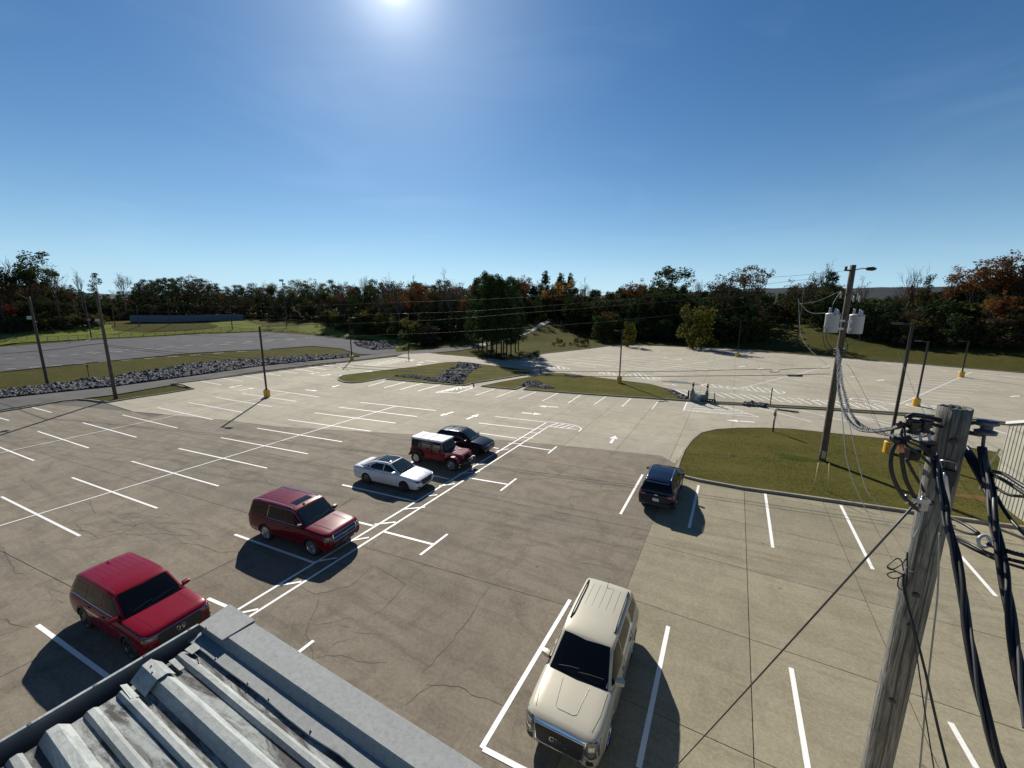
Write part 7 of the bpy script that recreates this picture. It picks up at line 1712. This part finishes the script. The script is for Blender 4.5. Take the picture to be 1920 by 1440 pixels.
def arch(kind, var):
    """returns (reference height, trunk mesh, crown mesh or None)"""
    key = (kind, var)
    if key in ARCH: return ARCH[key]
    rn = random.Random(hash_(kind)*31+var*7+3); segs = []; ends = []; vs = []; fs = []; H = 20.0; leaf = None; bark = BARK
    if kind in ('pine', 'pine_thin', 'pine_full'):
        bx, by = rn.uniform(-.6, .6), rn.uniform(-.6, .6); tp_ = [Vector((bx*(i/8)**2, by*(i/8)**2, H*.96*i/8)) for i in range(9)]
        segs.append((tp_, [lerp(.26, .05, i/8) for i in range(9)], 7)); lo = {'pine': .46, 'pine_full': .17}.get(kind, .6)
        nb = {'pine': 26, 'pine_full': 60}.get(kind, 16)
        for b in range(nb):
            t = lo+(1-lo)*(b/nb)**.85; z = H*t*.96; a = rn.uniform(0, 6.28); reach = lerp(3.6, .9, ((t-lo)/(1-lo))**1.3)*rn.uniform(.6, 1.15)*(.75 if kind == 'pine_thin' else 1)
            c0 = Vector((bx*t*t, by*t*t, z)); e = c0+Vector((math.cos(a)*reach, math.sin(a)*reach, rn.uniform(.1, .9))); segs.append(([c0, c0.lerp(e, .5)+Vector((0, 0, -.1)), e], [.06, .04, .02], 3))
            clump(rn, vs, fs, e, rn.uniform(.9, 1.5), 62, .36, .7)
            if reach > 1.8: clump(rn, vs, fs, c0.lerp(e, .6), rn.uniform(.6, 1.0), 26, .4, .5)
        clump(rn, vs, fs, Vector((bx, by, H*.97)), 1.1, 55, .4, .8); leaf = LM['pine']
        for b in range(7):
            z = H*rn.uniform(min(.25, lo*.6), lo); a = rn.uniform(0, 6.28); c0 = Vector((bx*(z/H)**2, by*(z/H)**2, z)); segs.append(([c0, c0+Vector((math.cos(a)*1.2, math.sin(a)*1.2, .2))], [.04, .015], 3))
    elif kind == 'cedar':
        segs.append(([Vector((0, 0, 0)), Vector((0, 0, H*.9))], [.25, .04], 6)); 
        for b in range(95):
            t = rn.random()**.9; z = H*(.05+.93*t); rmax = 3.9*(1-t)**.55*(.75+.35*math.sin(z*1.3+var*2))+.3; a = rn.uniform(0, 6.28); r = rmax*rn.uniform(.55, 1.08)
            clump(rn, vs, fs, (math.cos(a)*r, math.sin(a)*r, z), rn.uniform(.8, 1.5), 34, .50, .75)
        leaf = LM['cedar']
    elif kind == 'broad_pine':
        segs.append(([Vector((0, 0, 0)), Vector((0, .2, H*.93))], [.3, .06], 6))
        for b in range(80):
            t = rn.random(); z = H*(.22+.74*t); rmax = 5.6*math.sin(math.pi*min(1, (1-t)*.72+.12))**.7; a = rn.uniform(0, 6.28); r = rmax*rn.uniform(.35, 1.05); e = Vector((math.cos(a)*r, math.sin(a)*r, z+r*.1))
            segs.append(([Vector((0, 0, z-.3)), e], [.07, .02], 3)); clump(rn, vs, fs, e, rn.uniform(1.0, 1.6), 52, .42, .75)
        leaf = LM['pine']
    elif kind in ('rust', 'orange', 'brown', 'olive', 'yellow', 'red', 'darkoak'):
        segs.append(([Vector((0, 0, 0)), Vector((.15, 0, H*.2)), Vector((.1, .1, H*.38))], [.3, .24, .2], 7))
        for k in range(5):
            a = k*1.3+rn.uniform(-.3, .3); limbs(rn, Vector((.1, .1, H*rn.uniform(.22, .4))), .14, Vector((math.cos(a)*.7, math.sin(a)*.7, .9)).normalized(), H*.26, 2, segs, ends, .55, .22, 3)
        top = max(e.z for e in ends); 
        for pts, rr, k in segs:
            for p in pts: p.z *= H/top*.97
        es = [Vector((e.x, e.y, e.z*H/top*.97)) for e in ends]; dens = {'brown': 20, 'rust': 34, 'orange': 40, 'olive': 32, 'yellow': 44, 'red': 40, 'darkoak': 62}[kind]
        for e in es: clump(rn, vs, fs, e if e.z < H else Vector((e.x, e.y, H)), rn.uniform(.8, 1.6), dens, .40, .8)
        leaf = LM['cedar' if kind == 'darkoak' else kind]
    elif kind in ('bare', 'bare_sparse'):
        bark = TWIG if kind == 'bare' else BARK
        segs.append(([Vector((0, 0, 0)), Vector((.1, 0, H*.25)), Vector((0, .1, H*.5))], [.26, .2, .15], 6))
        for k in range(6):
            a = k*1.1+rn.uniform(-.3, .3); limbs(rn, Vector((.05, .05, H*rn.uniform(.3, .5))), .10, Vector((math.cos(a)*.5, math.sin(a)*.5, 1)).normalized(), H*.22, 3, segs, ends, .42, .3, 3, .022, 3)
        top = max(e.z for e in ends)
        done = set()
        for pts, rr, k in segs:
            for p in pts:
                if id(p) not in done: p.z *= H/top; done.add(id(p))
        for e in ends:
            if id(e) not in done: e.z *= H/top; done.add(id(e))
        if kind == 'bare':
            for e in ends:
                if rn.random() < .25: clump(rn, vs, fs, e, .7, 5, .25, .9)
            leaf = LM['brown']
    elif kind == 'shrub':
        H = 5.0
        for k in range(6): a = rn.uniform(0, 6.28); segs.append(([Vector((0, 0, 0)), Vector((math.cos(a)*.9, math.sin(a)*.9, H*.7))], [.06, .02], 3))
        for b in range(34): t = rn.random(); a = rn.uniform(0, 6.28); r = 2.4*math.sqrt(rn.random())*(1-.45*t); clump(rn, vs, fs, (math.cos(a)*r, math.sin(a)*r, .4+H*.86*t), rn.uniform(.5, .95), 34, .34, .8)
        leaf = LM[['brown', 'olive', 'cedar', 'brown', 'yellow'][var % 5]]
    elif kind == 'sapling':
        H = 14.0; segs.append(([Vector((0, 0, 0)), Vector((.2, .1, H*.5)), Vector((0, .3, H))], [.13, .09, .03], 5))
        for b in range(16): z = H*rn.uniform(.35, 1); a = rn.uniform(0, 6.28); L = rn.uniform(.8, 2); segs.append(([Vector((.1, .1, z)), Vector((math.cos(a)*L, math.sin(a)*L, z+L*.6))], [.035, .012], 3)); clump(rn, vs, fs, (math.cos(a)*L, math.sin(a)*L, z+L*.6), .8, 16, .34)
        leaf = LM[['brown', 'olive', 'rust'][var % 3]]
    tm = tubes_mesh(kind+'_trunk', segs, bark); cm = crown_mesh(kind+'_crown', vs, fs, leaf) if vs else None
    ARCH[key] = (H, tm, cm); return ARCH[key]
def hash_(s): return sum((i+1)*ord(c) for i, c in enumerate(s)) % 997
KN = {'pine': 'pine_tree', 'pine_thin': 'pine_tree', 'pine_full': 'pine_tree', 'cedar': 'cedar_tree', 'broad_pine': 'pine_tree', 'rust': 'oak_tree', 'orange': 'maple_tree', 'brown': 'oak_tree', 'olive': 'broadleaf_tree', 'yellow': 'broadleaf_tree', 'red': 'maple_tree', 'darkoak': 'oak_tree', 'bare': 'bare_tree', 'bare_sparse': 'bare_tree', 'shrub': 'shrub', 'sapling': 'young_tree'}
def tree(kind, var, loc, H, wsc, label, group=None, rz=None):
    h, tm, cm = arch(kind, var); o = empty(KN[kind], (loc.x, loc.y, loc.z-.15), random.uniform(0, 6.28) if rz is None else rz); s = H/h; o.scale = (s*wsc, s*wsc, s)
    tag(o, label, 'shrub' if kind == 'shrub' else 'tree', group)
    if kind == 'shrub': link_mesh('stems', tm, o)
    else: link_mesh('trunk', tm, o)
    if cm: link_mesh('crown', cm, o)
    return o
def d1_at(px):
    d0, d1, z1 = interp(_rel, colaz(px)); return d1
def htop(px, D_, topy):
    """height of a tree at distance D_ whose top shows at row topy"""
    b = at_dist(px, D_); d = _f + CR*((px-CX)/F_PX) - CU*((topy-CY)/F_PX); s = math.hypot(d.x, d.y); return CAM_H+d.z/s*D_-b.z, b
ORIG = [(-200, 140), (0, 140), (190, 160), (350, 165), (500, 160), (640, 130), (740, 120), (820, 130), (900, 140), (1028, 150), (1440, 150), (1560, 130), (1700, 95), (1920, 90)]
def T(kind, px, topy, D_, wsc, label, group=None, var=None):
    if px < 880 or px >= 1440: D_ = front(px)+max(-1, D_-interp(ORIG, px)[0])
    elif 1105 < px < 1440: D_ += 17 if kind != 'shrub' else 8
    else: D_ += 36
    H, b = htop(px, D_, topy); return tree(kind, random.randrange(3) if var is None else var, b, H+.2, wsc, label, group)
def front(px):
    """distance of the wood edge per picture column"""
    if 130 < px < 640: return d1_at(px)+18
    if 800 < px <= 880: return 120
    if 880 < px <= 950: return 137
    if 950 < px <= 1062: return 156
    if 1062 < px <= 1108: return 136
    if 1108 < px < 1432:
        g = G(px, interp([(1108, 651), (1161, 645), (1240, 648), (1384, 654), (1432, 658)], px)[0]); return math.hypot(g.x, g.y)+14
    return d1_at(px)
# --- trees one can point at
T('darkoak', 62, 470, 138, 1.25, 'largest dark tree at the far left, broad crown above the flood lamp pole', None, 1); T('bare_sparse', 22, 478, 136, 1.2, 'bare tree leaning at the left picture edge beside the largest dark tree', None, 0); T('bare', 108, 487, 137, .9, 'bare twiggy tree at the right side of the largest dark tree', None, 1)
T('rust', 2, 520, 128, 1.1, 'rust brown oak at the left picture edge'); T('red', 12, 566, 126, 1.0, 'dark red maple low at the left picture edge')
T('bare', 155, 503, 150, .55, 'narrow pale bare tree above the crossbar pole'); T('pine_thin', 187, 512, 150, .9, 'lone pine with two tufts standing free left of the pale bare tree', None, 0); T('bare', 234, 512, 150, 1.0, 'pale bare tree with spreading branches left of the tall pines', None, 2)
T('shrub', 680, 582, 118, 1.3, 'yellow green bushy shrub at the forest edge behind the gravel lot exit, left one', None, 4); T('shrub', 713, 588, 118, 1.0, 'yellow green bushy shrub at the forest edge behind the gravel lot exit, right one', None, 4)
T('rust', 792, 530, 124, 1.25, 'orange brown oak left of the dark pine group'); T('rust', 655, 533, 150, 1.1, 'small reddish oak top behind the forest edge in the middle left'); T('bare', 838, 504, 138, .9, 'tallest bare tree in the middle treeline left of the dark pines', None, 0)
T('bare', 728, 512, 145, .7, 'bare tree with upright twigs above the middle left treeline'); T('bare', 688, 516, 150, .7, 'bare forked tree above the middle left treeline'); T('bare', 778, 514, 145, .8, 'bare tree left of the tallest bare tree')
T('orange', 1040, 525, 119, 1.4, 'large orange maple at the top of the hill track', None, 1); T('cedar', 1022, 508, 128, .9, 'dark evergreen behind the large orange maple, left top'); T('cedar', 1050, 512, 128, .9, 'dark evergreen behind the large orange maple, middle top'); T('cedar', 1068, 512, 125, .7, 'pointed dark evergreen at the right of the orange maple')
T('rust', 975, 516, 125, 1.0, 'rust oak between the dark pine group and the orange maple'); T('bare', 1096, 518, 150, .8, 'bare tree in the gap right of the orange maple')
T('broad_pine', 1255, 498, 118, 1.15, 'broad dark pine rising highest above the dark evergreens', None, 0); T('bare', 1305, 523, 135, .8, 'pale bare tree right of the broad dark pine'); T('brown', 1355, 503, 118, 1.1, 'round twiggy brown tree above the dark evergreens', None, 2); T('rust', 1409, 497, 112, .85, 'rust red tree with ragged top at the right end of the dark evergreens', None, 0)
T('rust', 1205, 522, 130, 1.1, 'reddish oak crown behind the dark evergreens left of the broad pine'); T('rust', 1170, 528, 130, 1.0, 'dull red oak crown behind the left end of the dark evergreens')
T('shrub', 1322, 577, 101, .75, 'tall yellow green bush in front of the dark evergreens', None, 4); T('shrub', 1296, 570, 104, .6, 'tall olive bush just left of the yellow green bush', None, 1); T('shrub', 1183, 605, 101, .7, 'small yellow green bush lit before the dark evergreens', None, 4)
T('bare', 1541, 487, 135, .85, 'tall bare tree left of the transformer pole', None, 1); T('brown', 1505, 512, 130, 1.1, 'pale brown tree left of the tall bare tree by the transformer pole', None, 0); T('cedar', 1552, 510, 128, 1.0, 'dark evergreen behind the transformers'); T('bare', 1612, 517, 130, 1.0, 'bare tree just right of the transformer pole top', None, 0)
T('bare_sparse', 1703, 493, 105, .9, 'dark bare tree standing alone against the sky on the right', None, 1); T('rust', 1722, 525, 108, .9, 'rust oak below the lone dark bare tree'); T('pine_thin', 1737, 517, 106, .9, 'small pine right of the lone dark bare tree', None, 1); T('bare_sparse', 1683, 532, 104, .6, 'short dead tree left of the lone dark bare tree', None, 2)
T('rust', 1790, 508, 104, .9, 'thin rust oak at the left of the large oak bank on the right', None, 2); T('rust', 1826, 487, 100, 1.25, 'large rust brown oak on the right bank', None, 0); T('rust', 1868, 491, 99, 1.2, 'second large rust brown oak on the right bank', None, 1); T('rust', 1908, 471, 97, 1.1, 'tallest rust brown oak at the right picture edge', None, 2); T('bare_sparse', 1779, 505, 103, .5, 'bare snag beside the thin rust oak')
# pine group near the lot corner
for i, (px, py, ty) in enumerate([(897, 655, 520), (905, 660, 512), (913, 664, 510), (921, 666, 516), (931, 668, 522), (940, 668, 515), (950, 668, 518), (958, 665, 520), (966, 660, 530), (888, 652, 540), (924, 660, 514), (944, 662, 525), (972, 656, 545)]):
    b = G(px, py); tree('pine_full', i % 3, b, height_to(b, ty), .8, 'dark pine with bare trunk in the dense group at the corner of the lot', 'pine group at the corner of the lot')
# --- the woods filled in
SKY = [(-80, 535), (0, 545), (60, 520), (110, 525), (145, 535), (205, 545), (245, 540), (262, 522), (285, 518), (340, 517), (370, 516), (402, 522), (425, 530), (440, 532), (500, 522), (522, 528), (548, 534), (565, 518), (625, 521), (660, 525), (700, 520), (745, 524), (800, 524), (850, 516), (880, 526), (905, 520), (950, 522), (1000, 522), (1060, 522), (1085, 530), (1100, 542), (1130, 540), (1180, 533), (1220, 529), (1245, 525), (1285, 535), (1300, 543), (1325, 540), (1350, 528), (1400, 530), (1425, 538), (1442, 550), (1458, 549), (1480, 532), (1510, 525), (1550, 525), (1580, 535), (1625, 548), (1680, 552), (1730, 545), (1765, 543), (1800, 530), (1840, 520), (1880, 512), (1930, 505), (2000, 500)]
fill = random.Random(99)
def pick(px):
    r = fill.random()
    if px < 130: return ('darkoak', 'brown', 'rust', 'darkoak', 'cedar')[int(r*5)]
    if px < 440: return 'pine' if r < .55 else 'pine_thin' if r < .7 else 'brown' if r < .88 else 'sapling'
    if px < 640: return 'pine' if r < .4 else 'bare' if r < .55 else 'brown' if r < .85 else 'olive'
    if px < 880: return 'pine' if r < .3 else 'brown' if r < .6 else 'bare' if r < .74 else 'rust' if r < .84 else 'olive'
    if px < 1100: return 'cedar' if r < .4 else 'brown' if r < .65 else 'pine' if r < .8 else 'rust'
    if px < 1440: return 'cedar' if r < .85 else 'brown' if r < .93 else 'rust'
    if px < 1640: return 'cedar' if r < .4 else 'brown' if r < .75 else 'bare' if r < .85 else 'olive'
    return 'cedar' if r < .62 else 'rust' if r < .74 else 'brown' if r < .9 else 'olive'
def region(px):
    for lim, t in ((60, 'at the left picture edge'), (130, 'around the largest dark tree'), (185, 'by the narrow pale bare tree'), (245, 'left of the outfield wall'), (310, 'behind the left end of the outfield wall'), (380, 'behind the middle of the outfield wall'), (460, 'behind the right end of the outfield wall'),
                   (540, 'between the outfield wall and the flood light'), (600, 'right of the flood light'), (660, 'left of the gravel lot exit'), (720, 'behind the yellow green shrubs'), (790, 'right of the gravel lot exit'), (850, 'around the tallest bare tree'), (920, 'behind the left of the pine group'), (990, 'behind the right of the pine group'),
                   (1050, 'behind the orange maple'), (1108, 'in the gap right of the orange maple'), (1165, 'at the left end of the dark evergreens'), (1225, 'left of the broad dark pine'), (1285, 'around the broad dark pine'), (1345, 'behind the yellow green bush'), (1400, 'below the round brown tree'), (1440, 'at the right end of the dark evergreens'),
                   (1500, 'behind the distant utility pole'), (1560, 'behind the left transformer'), (1630, 'behind the right transformer'), (1690, 'left of the lone bare tree'), (1750, 'right of the lone bare tree'), (1810, 'above the far light poles'), (1870, 'on the right bank'), (3000, 'at the right picture edge')):
        if px < lim: return t
NMW = {'pine': 'tall dark pine ', 'pine_thin': 'thin topped pine ', 'cedar': 'dark dense evergreen ', 'brown': 'thin brown leaved oak ', 'rust': 'rust leaved oak ', 'darkoak': 'dark leaved oak ', 'olive': 'olive leaved tree ', 'bare': 'pale bare tree ', 'bare_sparse': 'dark bare tree ', 'sapling': 'slender young tree '}
ROWS = ('in the front row ', 'in the second row ', 'in the third row ', 'in the rear row ')
def F(kind, px, D_, topy, wsc, layer=0):
    H, b = htop(px, D_, topy)
    if H < 3: return
    tree(kind, fill.randrange(3), b, H, wsc, NMW[kind]+ROWS[layer]+region(px), NMW[kind].strip()+'s of the woods '+region(px))
for layer, (step, dd, dy) in enumerate([(15, 2, 24), (13, 13, 10), (12, 26, 2), (14, 40, 2)]):
    px = -90+layer*5
    while px < 1990:
        px += step*fill.uniform(.7, 1.35); f_ = front(px); sky_y = interp(SKY, px)[0]; D_ = f_+dd+fill.uniform(-3, 3)
        k = pick(px)
        if layer == 0 and px < 640 and k in ('cedar',): k = 'brown'
        if 1436 < px < 1468 and layer < 2: continue
        jit = fill.uniform(0, 1)**1.5*(26 if layer < 2 else 14)
        if 130 < px < 440 and layer == 0: dy_ = fill.uniform(5, 60)
        else: dy_ = dy
        F(k, px, D_, sky_y+dy_+jit, fill.uniform(.85, 1.2)*(1.15 if k == 'cedar' else 1), layer)
# dense undergrowth between the trunks: one uncountable mass
tk = random.Random(17); vs, fs, v2, f2 = [], [], [], []
px = -120.0
while px < 2060:
    px += 5.2; f_ = front(px); sky_y = interp(SKY, px)[0]
    if 1436 < px < 1470: continue
    for dd in (6, 14, 23, 33, 46):
        D_ = f_+dd+tk.uniform(-4, 4); H, b = htop(px+tk.uniform(-4, 4), D_, sky_y); H = min(H, 30)*(.55 if px < 1100 else .72)
        for k in range(3):
            z = H*tk.random()**.8; c = (b.x+tk.uniform(-2, 2), b.y+tk.uniform(-2, 2), b.z+z)
            clump(tk, *((vs, fs) if (tk.random() < (.35 if px < 1000 else .7)) else (v2, f2)), c, tk.uniform(1.4, 2.6), 15, .85, .8)
tag(crown_obj('woodland_thicket', vs, fs, LM['cedar']), 'dark evergreen undergrowth filling the woods behind the lots', 'undergrowth', None, 'stuff')
tag(crown_obj('woodland_thicket', v2, f2, LM['twig']), 'brown twiggy undergrowth filling the woods behind the lots', 'undergrowth', None, 'stuff')
# low growth along the edge of the woods
SHL = {'brown green': 'brown green', 'brown': 'brown', 'grey green': 'grey green', 'dark': 'dark', 'low dark': 'low dark', 'low': 'low', 'dark evergreen': 'dark evergreen'}
SHL = dict((k, v) for k, v in list(SHL.items())+[('leafy', 'leafy')])
def shrubs(x0, x1, step, dist, h0, h1, vars_, label, group):
    px = x0
    while px < x1:
        px += step*fill.uniform(.6, 1.4); D_ = dist(px)+fill.uniform(-1.5, 2.5); b = at_dist(px, D_)
        tree('shrub', fill.choice(vars_), b, fill.uniform(h0, h1), fill.uniform(.8, 1.3), SHL[label.split(' shrub')[0]] + ' shrub at the wood edge '+region(px), group)
shrubs(-60, 180, 11, lambda p: d1_at(p)-3, 2.5, 5, (0, 1, 3), 'brown green shrub at the wood edge left of the outfield wall', 'shrubs at the wood edge left of the outfield wall')
shrubs(180, 600, 12, lambda p: front(p)-2, 3, 6, (0, 2, 3), 'brown shrub under the pines behind the outfield wall', 'shrubs under the pines behind the outfield wall')
shrubs(600, 800, 8, lambda p: d1_at(p)-4 if p < 760 else 108, 3, 7, (0, 1, 2, 3), 'grey green shrub at the wood edge by the gravel lot exit', 'shrubs at the wood edge by the gravel lot exit')
shrubs(800, 985, 11, lambda p: front(p)-2, 3, 8, (0, 1, 2), 'dark shrub behind the pine group and the road', 'shrubs behind the pine group and the road')
shrubs(880, 1000, 14, lambda p: 79, .8, 2.0, (0, 1, 2), 'low dark shrub at the feet of the pine group', 'shrubs at the feet of the pine group')
shrubs(1030, 1100, 9, lambda p: 108, .8, 2.2, (0, 1, 2), 'low shrub on the slope beside the hill track', 'shrubs on the slope beside the hill track')
shrubs(1110, 1435, 9, lambda p: front(p)-3, 3, 8, (2, 2, 1), 'dark evergreen shrub along the far lot kerb', 'shrubs along the far lot kerb')
shrubs(1440, 1640, 13, lambda p: d1_at(p)-2, 2, 5, (0, 1, 2), 'leafy shrub on the bank behind the transformer pole', 'shrubs on the bank behind the transformer pole')
shrubs(1640, 1980, 11, lambda p: d1_at(p)-2, 3, 7, (0, 1, 2), 'dark shrub along the top of the right grass bank', 'shrubs along the top of the right grass bank')
